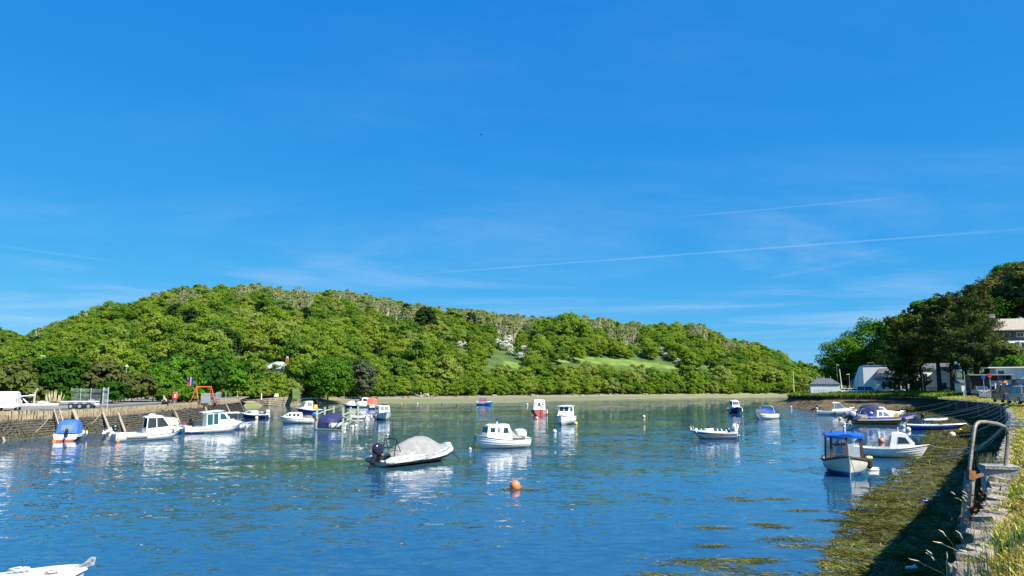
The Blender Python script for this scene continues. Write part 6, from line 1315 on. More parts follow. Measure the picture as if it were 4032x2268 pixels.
# bench with two people
def person(u, v, z, rz, top, leg, hair, lb, lean=.15):
    q = P(u, v, z) ; me = bpy.data.meshes.new('body'); sk = [(0, 0, .48), (.05, 0, .78), (.05 + lean, 0, 1.02), (.08 + lean, 0, 1.13), (.13 + lean, 0, 1.27), (.0, .09, .48), (.42, .11, .52), (.45, .11, .1), (.56, .11, .05), (.0, -.09, .48), (.42, -.11, .52), (.45, -.11, .1), (.56, -.11, .05), (.04 + lean, .19, 1.0), (.12 + lean, .24, .75), (.36 + lean, .16, .68), (.04 + lean, -.19, 1.0), (.12 + lean, -.24, .75), (.36 + lean, -.16, .68)]
    ed = [(0, 1), (1, 2), (2, 3), (3, 4), (0, 5), (5, 6), (6, 7), (7, 8), (0, 9), (9, 10), (10, 11), (11, 12), (2, 13), (13, 14), (14, 15), (2, 16), (16, 17), (17, 18)]; rad = [.15, .14, .15, .06, .105, .1, .085, .06, .045, .1, .085, .06, .045, .07, .05, .04, .07, .05, .04]
    me.from_pydata(sk, ed, []); o = bpy.data.objects.new('body', me); C.objects.link(o); o.modifiers.new('skin', 'SKIN')
    for i, r_ in enumerate(rad): me.skin_vertices[0].data[i].radius = (r_, r_)
    me.skin_vertices[0].data[0].use_root = True; s_ = o.modifiers.new('sub', 'SUBSURF'); s_.levels = 1; s_.render_levels = 1
    dg = bpy.context.evaluated_depsgraph_get(); dg.update(); m2 = bpy.data.meshes.new_from_object(o.evaluated_get(dg)); bpy.data.objects.remove(o)
    for k in (top, leg, SKIN): m2.materials.append(k)
    for p in m2.polygons: c = p.center; p.material_index = 2 if c.z > 1.1 or (c.x > .42 + lean and c.z > .6 and abs(c.y) > .05) else (1 if c.z < .62 and c.x > -.05 else 0); p.use_smooth = True
    t = thing('person', lb, 'person', q, rz); link('body', m2, t); hb_ = MB(); hb_.ball((.11 + lean, 0, 1.31), .115, 10, sz=1.0); hb_.build('hair', hair, t); return t
SKIN = mat('skin', (.55, .33, .24), .5, .08, 3)
bq = at(650, 1597, LZ); t = thing('bench', 'dark timber bench on the quay with two people sitting on it', 'bench', bq, R(-60))
for y in np.linspace(-.12, .3, 3): mb = MB(); mb.box((0, -y + .1, .45), (2.6, .13, .05)); mb.build('seat_slat', black, t)
for z in (.65, .82): mb = MB(); mb.box((0, .32, z), (2.6, .04, .12)); mb.build('back_slat', black, t)
for x in (-1.1, 1.1): mb = MB(); mb.box((x, 0, .22), (.1, .5, .44)); mb.bar((x, .3, 0), (x, .34, .9), .07); mb.build('leg', black, t)
dk = mat('dark_grey_coat', (.03, .035, .04), .8, .1, 4); pk = mat('pink_top', (.62, .33, .36), .8, .08, 4)
c0, s0 = math.cos(R(-60)), math.sin(R(-60))
for dx, tp_, hr, lb in ((-.45, dk, brownw, 'person in a dark coat seated on the quay bench'), (.4, pk, mat('fair_hair', (.35, .24, .14), .7, .1, 4), 'person in a pink top seated on the quay bench, leaning forward')):
    o = person(650, 1597, LZ, R(-60 - 90), tp_, dk, hr, lb, .12 if tp_ is dk else .28); o.location = bq + Vector((c0 * dx - s0 * .1, s0 * dx + c0 * .1, 0))
# lifebuoy case, play frames, railings, picnic tables
q = at(687, 1589); t = thing('lifebuoy_case', 'bright red lifebuoy case on a post beside the quay path', 'lifebuoy case', q, R(20)); mb = MB(); mb.rbox((0, 0, 1.15), (.85, .3, 1.25)); mb.build('case', redp, t, 40); mb = MB(); mb.box((.05, -.16, 1.15), (.22, .02, .5)); mb.build('label_plate', offw, t); mb = MB(); mb.box((0, .1, .4), (.1, .1, .9)); mb.build('post', galv, t)
q = at(741, 1577); q = Vector((XU(741, 135, LZ), 135, LZ)); t = thing('climbing_tower', 'red, pink and blue play tower poking out above the bushes', 'play tower', q)
for k, (x, m_) in enumerate(((-.3, mat('pink_plastic', (.62, .16, .24), .5, .1, 3)), (.25, mat('pink_white_plastic', (.75, .45, .50), .5, .1, 3)), (.55, royal))): mb = MB(); mb.box((x, .0, 2.1), (.16, .16, 4.2)); mb.build('tower_post', m_, t)
for x, z, m_ in ((-.05, 3.6, royal), (0, 3.0, redp), (.02, 2.4, redp), (.3, 1.9, orange)): mb = MB(); mb.box((x, -.1, z), (.55, .08, .6)); mb.build('panel', m_, t)
fa = at(765, 1588.5); fb2 = at(832, 1586); t = thing('swing_frame', 'orange-red swing frame in the quay playground', 'swing frame', fa, math.atan2((fb2 - fa).y, (fb2 - fa).x)); Ls = (fb2 - fa).length; ht = 2.5; frd = mat('orange_red_steel', (.70, .12, .03), .45, .1, 4); mb = MB(); mb.tube([(.25, 0, ht), (Ls - .25, 0, ht)], .09, 6); mb.build('top_beam', frd, t)
for x in (0, Ls):
    for sg in (1, -1): mb = MB(); mb.tube([(x, .7 * sg, 0), (x + (.25 if x == 0 else -.25), 0, ht)], .07, 6); mb.build('leg', frd, t)
def railing(u0, v0, u1, v1, hgt, lb, n, m=galv, z=LZ, solid=.09, name='metal_railing', y=None):
    a = P(u0, v0, z) if y is None else Vector((XU(u0, y, z), y, z)); b = P(u1, v1, z) if y is None else Vector((XU(u1, y, z), y, z)); t = thing(name, lb, 'railing', a, math.atan2((b - a).y, (b - a).x)); L_ = (b - a).length; bm_ = MB(); bm_.box((0, 0, hgt / 2), (solid, .03, hgt)); me = bm_.mesh('upright', m, 0)
    for k in range(n + 1): o = link('upright', me, t); o.location = (L_ * k / n, 0, 0)
    for z_ in (hgt * .12, hgt * .95): mb = MB(); mb.box((L_ / 2, 0, z_), (L_, .04, .05)); mb.build('rail', m, t)
    return t
railing(772, 1584, 792, 1582.5, 1.35, 'open grey railing behind the left leg of the swing frame', 9, solid=.04); railing(791, 1588, 827, 1586, 1.5, 'close-boarded grey railing panel in front of the swing frame', 15, solid=.15); railing(828, 1583, 850, 1581.5, 1.4, 'open grey railing between the two solid railing panels', 9, solid=.04); railing(850, 1583.5, 867, 1583, 1.6, 'solid grey railing panel at the right end of the playground', 9, solid=.16)
def picnic(u, v, lb):
    t = thing('picnic_table', lb, 'picnic table', at(u, v), R(-55)); mb = MB(); mb.box((0, 0, .74), (1.7, .7, .06)); mb.build('table_top', brownw, t)
    for y in (-.7, .7): mb = MB(); mb.box((0, y, .44), (1.7, .26, .05)); mb.build('seat', brownw, t)
    for x in (-.6, .6): mb = MB(); mb.bar((x, -.75, 0), (x, .2, .74), .09); mb.bar((x, .75, 0), (x, -.2, .74), .09); mb.build('leg', brownw, t)
picnic(768, 1588.5, 'dark picnic table left of the solid railing panel'); picnic(834, 1584, 'dark picnic table half hidden behind the solid railing panel')
def pole(u, v0, v1, r, m, lb, z=LZ, name='pole', cat='pole', Y=None, lean=0):
    a = P(u, v0, z) if Y is None else Vector((XU(u, Y, z), Y, z)); hgt = Q(u, v1, a.y).z - z; mb = MB(); mb.tube([(0, 0, -.3), (lean * .5, 0, hgt * .5), (lean, 0, hgt)], [r * 1.15, r, r * .8], 6); o = mb.build(name, m); o.location = a; return tag(o, lb, cat)
pole(888, 1578, 1537, .05, galv, 'slim pale pole on the quay end, left of the pair'); pole(934, 1577, 1537, .05, galv, 'slim pale pole on the very tip of the quay, right of the pair')
# timber fenders leaning on the quay wall, ladder
def leaner(u0, v0, u1, v1, w, lb, m=wood):
    # top at wall head pixel, foot at wall foot pixel
    k = lambda u, pl: next(((a.lerp(b, (u - pa) / (pb - pa)) ) for a, b, pa, pb in ((a, b, proj(a)[0], proj(b)[0]) for a, b in zip(pl, pl[1:])) if pa <= u <= pb), pl[-1])
    a = k(u0, LT); a = Q(u0, v0, a.y - .25); b0 = k(u1, LF); b = Q(u1, v1, b0.y - .45); mb = MB(); mb.bar(a - b, (b - a) * .08, w * .75, w * .7); o = mb.build('fender_timber', m, None, 0); o.location = b; return tag(o, lb, 'timber post')
leaner(0, 1680, 16, 1738, .26, 'dark mooring timber at the very left edge of the quay wall'); leaner(288, 1615, 303, 1655, .42, 'wide pale plank leaning above the blue-canopied boat'); leaner(402, 1618, 430, 1690, .28, 'timber leaning on the quay wall right of the blue-canopied boat'); leaner(460, 1615, 490, 1695, .30, 'timber fender leaning at the stern of the white hardtop boat'); leaner(466, 1617, 500, 1697, .2, 'thin timber beside the fender at the stern of the white hardtop boat', brownw); leaner(600, 1625, 618, 1648, .5, 'broad pale plank on the quay wall behind the hardtop boat'); leaner(674, 1608, 697, 1655, .3, 'brown timber post right of the broad pale plank', brownw); leaner(684, 1610, 706, 1660, .26, 'second brown timber of the pair right of the broad plank'); leaner(806, 1597, 820, 1640, .32, 'pale timber above the pilothouse boat', wood); leaner(888, 1590, 903, 1622, .34, 'pale timber near the end of the quay wall, left one'); leaner(935, 1560, 956, 1614, .34, 'tall timber leaning at the tip of the quay', wood)
kk_ = lambda u, pl: next((a.lerp(b, (u - pa) / (pb - pa)) for a, b, pa, pb in ((a, b, proj(a)[0], proj(b)[0]) for a, b in zip(pl, pl[1:])) if pa <= u <= pb), pl[-1])
lt_, lf_ = kk_(212, LT), kk_(236, LF); la, lb_ = Q(212, 1612, lt_.y - .2), Q(236, 1690, lf_.y - .6); t = thing('wooden_ladder', 'pale wooden ladder leaning on the quay wall just left of the blue-canopied boat', 'ladder', lb_); dx = Vector((.5, .1, 0))
for k in (0, 1): mb = MB(); mb.bar(la - lb_ + dx * k, (la - lb_) * -.1 + dx * k, .12); mb.build('stile', wood, t, 0)
for k in range(8): q = (la - lb_) * (k / 8); mb = MB(); mb.bar(q, q + dx, .05); mb.build('rung', wood, t, 0)
def wrope(u0, v0, Y0, u1, v1, Y1, lb, r=.035, m=ROPE): rope(Q(u0, v0, Y0), Q(u1, v1, Y1), r, .15, lb, m)
wrope(200, 1633, 66.5, 140, 1700, 63.3, 'rope drooping down the quay wall left of the ladder'); wrope(398, 1622, 75, 360, 1668, 71.5, 'rope drooping down the quay wall above the canopied boat')
mat('beach_stone', (.30, .25, .17), .9, .2, 1.2, .5, coords='World', bscale=10, col2=(.14, .125, .08))
# cottage, low wall, signs at the beach
def house(name, lb, loc, rz, w, d, hw, hr, wm, rm, over=.35, hip=0.0):
    t = thing(name, lb, 'house', loc, rz); mb = MB(); mb.box((0, 0, hw / 2 - .5), (w, d, hw + 1)); mb.build('wall', wm, t, 0); mb = MB(); W2, D2 = w / 2 + over, d / 2 + over
    rx = W2 - hip; vs = [(-W2, -D2, hw), (W2, -D2, hw), (W2, D2, hw), (-W2, D2, hw), (-rx, 0, hw + hr), (rx, 0, hw + hr)]; vs += [(x, y, z - .18) for x, y, z in vs[:4]]
    mb.add(vs, [(0, 1, 5, 4), (2, 3, 4, 5), (1, 2, 5), (3, 0, 4), (6, 7, 1, 0), (7, 8, 2, 1), (8, 9, 3, 2), (9, 6, 0, 3), (9, 8, 7, 6)]); r_ = mb.build('roof', rm, t, 0); return t, r_
def window(t, c, w, h_, fm=white, gm=glass, axis='-y', mull=1):
    mb = MB(); x, y, z = c; dd = .06
    if axis == '-y': mb.box((x, y - .02, z), (w + .16, dd, h_ + .16)); 
    else: mb.box((x - .02, y, z), (dd, w + .16, h_ + .16))
    f = mb.build('window', fm, t, 0); n = mull + 1
    for k in range(n):
        p = MB(); o_ = -w / 2 + w * (k + .5) / n
        if axis == '-y': p.box((x + o_, y - .055, z), (w / n - .06, .02, h_))
        else: p.box((x - .055, y + o_, z), (.02, w / n - .06, h_))
        p.build('pane', gm, f, 0)
hq = Q(1098, 1478, 200); t, r_ = house('cottage', 'white cottage with pale hipped roof and brick chimney among far bank trees', hq, R(-12), 6.2, 6, 1.9, 1.9, render, mat('pale_slate_roof', (.42, .44, .44), .6, .1, 2), .3, 2.4)
mb = MB(); mb.box((2.2, .3, 3.6), (.75, .5, 2.4)); c_ = mb.build('chimney', brick, r_, 0)
for x in (-.16, .18): mb = MB(); mb.lathe([(.12, 0), (.1, .5)], (2.2 + x, .3, 4.8), 8); mb.build('chimney_pot', cream, t)
window(t, (-1.2, -3.0, 1.1), 1.1, 1.0, glassl and white, glassl); window(t, (1.2, -3.0, 1.1), 1.1, 1.0, white, glassl)
q = Q(1045, 1481, 199); t = thing('garden_terrace', 'grey garden terrace slab with two white posts left of the cottage', 'terrace', q); mb = MB(); mb.box((0, 0, -.2), (4.2, 2.5, .3)); mb.build('slab', conc, t, 0)
for x in (-.7, -.2): mb = MB(); mb.box((x, -.6, .9), (.22, .22, 1.9)); mb.build('white_post', white, t, 0)
wa = [P(997, 1597, 0), P(1060, 1597, 0), P(1120, 1593, .2), P(1188, 1583, .6)]; wt = [Q(u, v, q.y + .4) for (u, v), q in zip(((1000, 1573), (1060, 1567), (1120, 1563), (1188, 1557)), wa)]; t = thing('beach_wall', 'low mossy stone wall along the beach below the cottage', 'wall', (0, 0, 0)); mb = MB(); mb.loft([[a - Vector((0, 0, .5)) for a in wa], [a for a in wt], [a + Vector((.2, 2.2, .02)) for a in wt]], closed=False); me = mb.mesh('wall_core', MATS['beach_stone'], 0); link('wall_core', me, t); A_, _ = resample(wt, 24); B_, _ = resample(wa, 24); stuffstones('face_stone', A_, B_, 4, .7, MATS['beach_stone'], t, 22, out=.03)
q = P(1008, 1588, .2); t = thing('diamond_sign', 'yellow diamond marker sign on a post at the end of the beach wall', 'sign', q + Vector((0, -1.2, 0))); mb = MB(); mb.bar((0, 0, -.5), (0, 0, 1.1), .08); mb.build('post', brownw, t); mb = MB(); mb.poly([(-.42, -.06, 1.1), (0, -.06, .35), (.42, -.06, 1.1), (0, -.06, 1.85)], .03, (0, -1, 0)); mb.build('sign_face', yellow, t, 0)
pole(1029, 1570, 1549, .14, white, 'short white marker post on the beach wall', z=2.0, Y=168, name='marker_post', cat='post'); q = Q(1088, 1562, 172); mb = MB(); mb.box((0, 0, .2), (.9, .5, .45)); mb.box((0, .2, .55), (.9, .08, .4)); o = mb.build('stone_seat', cream, None, 0); o.location = q; tag(o, 'small pale stone seat on the grass by the beach wall', 'seat')
q = Q(1168, 1545, 184); mb = MB(); N_ = 8
pts_ = []
for i in range(N_ + 1):
    for j in range(5): yy = 176 + 18 * i / N_; zz = 1.6 + 4.2 * i / N_; pts_.append((XU(1152 + (7 + .6 * math.sin(i)) * j, yy, zz), yy, zz + .06 * math.sin(i * 2 + j)))
grid('grass_slip', pts_, N_ + 1, 5, [grassg])
# driftwood on the beach
for u, v, Y, lb in ((1660, 1562, 232, 'bleached fallen branch on the far beach under the trees, left one'), (1690, 1563, 236, 'bleached fallen branch on the far beach under the trees, right one')):
    q = Q(u, v, Y); mb = MB()
    for k in range(6): a_ = random.uniform(0, 6.28); mb.tube([(0, 0, .1), (math.cos(a_) * 1.2, math.sin(a_) * .6, random.uniform(.4, 1.4)), (math.cos(a_) * 2.4, math.sin(a_) * 1.2, random.uniform(.1, 1.5))], [.14, .09, .03], 4)
    o = mb.build('driftwood', mat('bleached_wood', (.5, .46, .38), .9, .1, 3) if 'bleached_wood' not in MATS else MATS['bleached_wood']); o.location = q; tag(o, lb, 'driftwood')
# scattered beach rocks
for k in range(46):
    u = random.choice((random.uniform(1400, 2600), random.uniform(1250, 3000))); w_, f_ = interp(WLINE, u), interp(FOOT, u); s_ = random.uniform(.75, .99); Y = w_ + (f_ - w_) * s_; z = s_ * hpt(u, f_)[2] * .97
    o = link('beach_rock', SMG[k % 6]); o.location = (XU(u, Y, z), Y, z + .1); sc = random.uniform(.4, 1.3); o.scale = (sc * 1.6, sc, sc * .6); o.rotation_euler = (0, 0, random.uniform(0, 3)); tag(o, 'grey rock lying on the far beach below the trees', 'rock', 'rocks on the far beach')
# ------------------------------------------------------------------ right bank buildings
hq = Vector((XU(3248, 178, 2.9), 178, 2.9)); t, r_ = house('boat_store', 'small white hut with a hipped dark slate roof on the grassy point', hq, R(-20), 6.6, 4.8, 2.5, 1.4, render, slate, .15, 1.9)
for x in (-1.6, 0, 1.5): mb = MB(); mb.tube([(x, 0, 3.6), (x, 0, 4.3)], .05, 5); mb.build('vent_pipe', offw, r_)
# gabled hall
GY = 186; gx0, gx1 = XU(3404, GY, 3), XU(3540, GY, 3); gz = 3.2; zt = Q(3420, 1440, GY).z
t = thing('village_hall', 'tall white hall with a flat-topped sloping gable wall behind the parked white vans', 'building', (gx0, GY, gz), R(-20)); w = gx1 - gx0; ht = zt - gz
mb = MB(); fr_ = [(0, 0), (w, 0), (w, ht), (.0, ht)]; mb.add([(0, 0, -1), (w, 0, -1), (w, 0, ht), (0, 0, ht), (0, 9, -1), (w, 9, -1), (w, 9, ht), (0, 9, ht), (-2.4, 5, -1), (-2.4, 5, 1.6)], [(0, 1, 2, 3), (1, 5, 6, 2), (5, 4, 7, 6), (3, 2, 6, 7), (0, 3, 9, 8), (8, 9, 7, 4), (3, 7, 9)]); me = mb.mesh('wall', render, 0); fixn(me); link('wall', me, t)
mb = MB(); mb.box((w / 2, .05, ht + .06), (w + .2, .35, .14)); mb.build('parapet', conc, t, 0)
lw = MB(); lw.box((w * .72, -2.2, 1.2), (w * .9, 4.4, 4.4)); lw.build('lean_to_wall', render, t, 0); mb = MB(); X0, X1 = w * .25, w * 1.22; mb.add([(X0 - .2, -4.7, 3.35), (X1, -4.7, 3.35), (X1, -.02, 6.2), (X0 + 1.6, -.02, 6.2), (X0 - .2, -.02, 3.35), (X0 - .2, -4.7, 3.2), (X1, -4.7, 3.2)], [(0, 1, 2, 3), (0, 3, 4), (5, 6, 1, 0)]); mb.build('roof', slate, t, 0)
for k, x in enumerate((.45, .62, .74, .83, .95)): window(t, (w * x, -4.4, 1.9), .42, 1.7, mat('blue_frame', (.06, .10, .22), .5, .1, 3) if 'blue_frame' not in MATS else MATS['blue_frame'], glass, mull=0)
window(t, (-.45 + .3, 1.0, 1.6), .4, 1.6, MATS['blue_frame'], glass, axis='x', mull=0)
mb = MB(); mb.tube([(1.2, .2, ht + .1), (1.2, .2, ht + .75), (2.8, .2, ht + .75), (2.8, .2, ht + .1)], .04, 5); mb.build('roof_railing', galv, t)
q = Vector((XU(3385, 192, 3.2), 192, 3.2)); t, r_ = house('porch_annexe', 'small stone annexe with a low slate roof left of the white hall', q, R(-20), 4.0, 4, 2.6, 1.3, mat('stone_wall', (.36, .33, .28), .9, .15, 4, .3), slate, .3, 1.2); window(t, (-.4, -2.0, 1.3), .7, 1.4, white, glassl, mull=1)
# long white wall / building behind cypresses
y_ = 184; a = XU(3570, y_, 3); b = XU(3745, y_, 3); t, r_ = house('white_outbuilding', 'long white building glimpsed between the cypress trunks', Vector(((a + b) / 2, y_, 3.3)), R(-8), b - a, 6, Q(3650, 1455, y_).z - 3.3, 1.6, render, slate, .3, 0)
window(t, (2.6, -3.0, 1.6), .8, 1.4, MATS['blue_frame'], glass, mull=0); mb = MB(); mb.box((0, -3.06, 1.15), (b - a, .04, .12)); mb.build('dark_band', black, t, 0)
# distant lamps, poles on the point
pole(3318, 1545, 1453, .10, offw, 'tall leaning pale pole to the right of the white hut', z=2.8, Y=176, lean=-.4, name='flag_pole'); lamp(3377, 1470, 178, 3.2, 'street lamp with a flat head between the hut and the hall').rotation_euler = (0, 0, math.pi); lamp(3343, 1474, 186, 3.2, 'dim street lamp in the shade of the tall trees behind the hut').rotation_euler = (0, 0, math.pi)
pole(3127, 1500, 1462, .12, offw, 'pale pole with twin lamps on the far wooded shore left of the hut', z=2, Y=300, name='lamp_pole'); lamp(3294, 1437, 200, 3.3, 'white lamp head before the dark tree left of the hall')
# fence railings in front
railing(3208, 0, 3262, 0, 1.25, 'dark post and rail fence in front of the white hut', 6, brownw, 2.7, .08, 'post_fence', y=172); railing(3370, 0, 3470, 0, 1.35, 'dark blue railing in front of the parked white vans', 9, MATS['blue_frame'], 2.7, .10, 'post_fence', y=170); railing(3158, 0, 3176, 0, 1.1, 'grey-green fence left of the white hut', 6, galv, 2.5, .08, 'post_fence', y=182)
# parked cars
def car(lb, loc, rz, L_=4.3, W_=1.78, H_=1.5, m=white, est=False, cat='car', plate=white, van=False):
    t = thing('parked_' + ('van' if van else 'car'), lb, cat, loc, rz, None); mb = MB(); rg = []; hl = L_ / 2
    pr = [(-hl, .45, .78), (-hl + .08, .32, .95), (-hl + .5, .25, 1.0), (hl - 1.2, .25, .95), (hl - .25, .27, .82), (hl, .38, .62)]
    for i, (x, z0, z1) in enumerate(pr):
        w = W_ / 2 * (.9 if i in (0, 5) else 1); rg.append([(x, w * .97, z0), (x, w, (z0 + z1) / 2), (x, w * .95, z1), (x, -w * .95, z1), (x, -w, (z0 + z1) / 2), (x, -w * .97, z0)])
    mb.loft(rg); mb.build('body', m, t, 40); g = MB(); xs = (-hl + (.12 if est else .55), -hl + (.4 if est else 1.0), hl - (1.9 if not van else 1.5), hl - (1.15 if not van else .7))
    g.loft([[(xs[0], W_ * .45, .95), (xs[0], -W_ * .45, .95), (xs[0] + .02, -W_ * .44, .97), (xs[0] + .02, W_ * .44, .97)], [(xs[0], W_ * .46, .93), (xs[0], -W_ * .46, .93), (xs[1], -W_ * .38, H_ - .06), (xs[1], W_ * .38, H_ - .06)], [(hl - 1.9, W_ * .46, .93), (hl - 1.9, -W_ * .46, .93), (xs[2], -W_ * .38, H_ - .04), (xs[2], W_ * .38, H_ - .04)], [(xs[3], W_ * .45, .93), (xs[3], -W_ * .45, .93), (xs[3] - .02, -W_ * .44, .95), (xs[3] - .02, W_ * .44, .95)]])
    me = g.mesh('window_glass', glass, 0); fixn(me); link('window_glass', me, t); r_ = MB(); r_.loft([[(x, w * .78, H_ - .05), (x, w * .5, H_ + .02), (x, -w * .5, H_ + .02), (x, -w * .78, H_ - .05)] for x, w in ((xs[1] - .05, W_ / 2), ((xs[1] + xs[2]) / 2, W_ / 2), (xs[2] + .05, W_ / 2))]); r_.build('roof', m, t, 40); pl = MB()
    for sg in (1, -1):
        pl.bar((xs[0], W_ * .455 * sg, .95), (xs[1], W_ * .385 * sg, H_ - .05), .07); pl.bar((xs[3], W_ * .45 * sg, .95), (xs[2], W_ * .385 * sg, H_ - .04), .06); pl.bar(((xs[1] + xs[2]) / 2, W_ * .46 * sg, .95), ((xs[1] + xs[2]) / 2, W_ * .39 * sg, H_ - .04), .06)
    pl.build('pillar', m, t, 0)
    for x in (-hl + .8, hl - .85):
        for sg in (1, -1): w = MB(); w.lathe([(.19, -.1), (.31, -.1), (.33, 0), (.31, .1), (.19, .1)], (x, (W_ / 2 - .1) * sg, .33), 14, axis='Y'); o = w.build('wheel', rubber, t); w = MB(); w.lathe([(.02, -.11), (.2, -.1), (.2, .1), (.02, .11)], (x, (W_ / 2 - .1) * sg, .33), 10, axis='Y'); w.build('rim', galv, o)
    for sg in (1, -1): mb = MB(); mb.rbox((hl - .1, .66 * sg, .68), (.25, .38, .14)); mb.build('headlight', glassl, t); mb = MB(); mb.rbox((-hl + .06, .72 * sg, .85), (.12, .3, .16)); mb.build('tail_light', redp, t)
    for sg in (1, -1): mb = MB(); mb.rbox((hl - 1.6, (W_ / 2 + .08) * sg, .98), (.12, .18, .13)); mb.build('wing_mirror', m, t)
    mb = MB(); mb.box((hl + .005, 0, .45), (.04, .52, .12)); mb.build('number_plate', plate, t, 0); mb = MB(); mb.box((-hl - .01, 0, .62), (.04, .52, .12)); mb.build('number_plate', yellow, t, 0); mb = MB(); mb.box((hl - .005, 0, .56), (.06, 1.1, .09)); mb.box((hl - .01, 0, .36), (.08, 1.35, .08)); mb.build('grille', black, t, 0); return t
silver = mat('silver_car_paint', (.42, .43, .45), .28, .06, 2, metal=.5); dgrey = mat('dark_grey_car_paint', (.09, .09, .10), .25, .1, 2, metal=.3); bluec_ = mat('blue_car_paint', (.04, .10, .26), .25, .1, 2, metal=.3); dk_ = mat('black_car_paint', (.012, .013, .018), .22, .1, 2); teal = mat('teal_car_paint', (.05, .11, .12), .25, .1, 2, metal=.3)
def gpos(u, v, z=None):
    q = P(u, v, RZ + .06); 
    return q
car('silver-grey car facing the viewer at the roadside under the cypresses', gpos(3900, 1557.5) + Vector((0, 2.2, 0)), R(-112), m=silver); car('dark blue car parked behind the silver-grey car, half hidden in shade', gpos(3868, 1555) + Vector((0, 3.0, 0)), R(-118), m=bluec_, H_=1.45)
car('dark grey estate car seen from behind at the right edge beside the grass', P(4010, 1586, RZ + .06) + Vector((.2, 1.6, 0)), R(68), 4.6, 1.9, 1.68, dgrey, True); car('pale grey car cut off by the right edge next to the dark estate', P(4062, 1592, RZ + .06) + Vector((.3, 1.2, 0)), R(72), 4.4, 1.85, 1.6, silver, True)
car('teal car with a pale screen parked beyond the planter', Vector((XU(3917, 122, 4), 122, 4.3)), R(-115), m=teal, H_=1.55, est=True); car('blue car beyond the flower baskets', Vector((XU(3976, 118, 4), 118, 4.4)), R(-112), m=bluec_, H_=1.55, est=True); car('dark car at the far right edge beyond the flower baskets', Vector((XU(4024, 114, 4), 114, 4.4)), R(-112), m=dk_, H_=1.6, est=True)
for u, w, lb, vn in ((3335, .0, 'leftmost of three white vehicles by the railing, a low car', False), (3358, 0, 'middle one of three white vehicles by the railing, a car', False), (3400, 0, 'white van, largest of three white vehicles by the railing', True)):
    car(lb, Vector((XU(u, 176, 2.9), 176 + (3335 - u) * .03, 2.85)), R(-30), 4.8 if vn else 4.2, 1.9, 1.95 if vn else 1.5, white, vn, 'van' if vn else 'car', white, vn)
# buildings at the right edge
hq = Vector((XU(4000, 168, 12), 168, Q(4000, 1386, 168).z)); t = thing('hillside_house', 'two-storey house with a grey-brown tiled roof, slate-blue upper floor and white bays on the slope', 'house', hq, R(-14)); hw = Q(4000, 1298, 168).z - hq.z; wd = 11.0; blu = mat('slate_blue_wall', (.07, .09, .11), .7, .1, 2)
mb = MB(); mb.box((0, 3.5, hw * .25 - .6), (wd, 7, hw * .5 + 1.2)); mb.build('lower_wall', render, t, 0); mb = MB(); mb.box((.4, 3.9, hw * .75), (wd - .8, 6.2, hw * .5)); mb.build('upper_wall', blu, t, 0); mb = MB(); W2, D2 = wd / 2 + .2, 4.2; zr_ = hw; rr_ = 2.9; vs = [(-W2, 3.5 - D2, zr_), (W2, 3.5 - D2, zr_), (W2, 3.5 + D2, zr_), (-W2, 3.5 + D2, zr_), (-W2 + 3.2, 3.5, zr_ + rr_), (W2 - 1.5, 3.5, zr_ + rr_)]; vs += [(x, y, z - .2) for x, y, z in vs[:4]]; mb.add(vs, [(0, 1, 5, 4), (2, 3, 4, 5), (1, 2, 5), (3, 0, 4), (6, 7, 1, 0), (7, 8, 2, 1), (8, 9, 3, 2), (9, 6, 0, 3), (9, 8, 7, 6)]); rf_ = mb.build('roof', tiler, t, 0)
mb = MB(); mb.box((-W2 + 2.6, 3.2, zr_ + 2.4), (1.15, .8, 3.2)); mb.box((-W2 + 2.6, 3.2, zr_ + 3.95), (1.3, .95, .18)); mb.build('chimney', conc, rf_, 0)
for x in (-3.4, -1.2, 1.6, 3.8): window(t, (x, .78, hw * .78), 1.3, 1.0, white, glass)
for x in (-3.0, -.3, 2.4): window(t, (x, -.02, hw * .27), 1.6, 1.4, white, glass, mull=2)
mb = MB(); mb.box((2.2, -.5, hw * .24 - .5), (3.2, 1.1, hw * .48 + .9)); mb.build('bay', render, t, 0); window(t, (2.2, -1.07, hw * .28), 2.6, 1.4, white, glass, mull=3); mb = MB(); mb.box((.5, -2.2, -1.1), (wd + 2, .5, 1.6)); mb.build('terrace_wall', rockg, t, 0)
tq = Vector((XU(3993, 128, 6), 128, 6.0)); t = thing('turquoise_building', 'low pale turquoise building with flat white roof above the right-hand cars', 'building', tq, R(-20)); mb = MB(); mb.box((0, 2, .4), (5.2, 4, 3.4)); mb.build('wall', mat('pale_turquoise_wall', (.50, .64, .66), .7, .05, 2), t, 0); mb = MB(); mb.box((-.5, 1.7, 2.2), (7.0, 5, .18)); mb.build('flat_roof', white, t, 0); window(t, (-1.9, -.02, .7), 1.0, 1.9, white, glass, mull=0); mb = MB(); mb.box((-1.9, -.4, -.6), (1.6, .6, .9)); mb.build('bay_base', white, t, 0)
for x in (.4, 1.5): mb = MB(); mb.box((x, -.02, .5), (.05, .03, 3.0)); mb.build('panel_joint', galv, t, 0)
bq = Vector((XU(4060, 135, 6), 135, 6.0)); house('cream_shed', 'cream building cut off by the right edge beyond the turquoise one', bq, R(-20), 5, 4, 2.2, .8, cream, slate, .2)
sq = Vector((XU(3905, 127, 4), 127, 3.6)); t = thing('boat_shed', 'dark open-fronted shed with a pale roof edge behind the teal car', 'shed', sq, R(-15)); mb = MB(); mb.box((0, 2.5, 1.5), (6.5, .2, 3.4)); mb.box((-3.2, 1.2, 1.5), (.15, 2.6, 3.4)); mb.box((3.2, 1.2, 1.5), (.15, 2.6, 3.4)); mb.build('wall', brownw, t, 0); mb = MB(); mb.box((0, 1.1, 3.28), (6.9, 3.4, .16)); mb.build('roof', conc, t, 0)
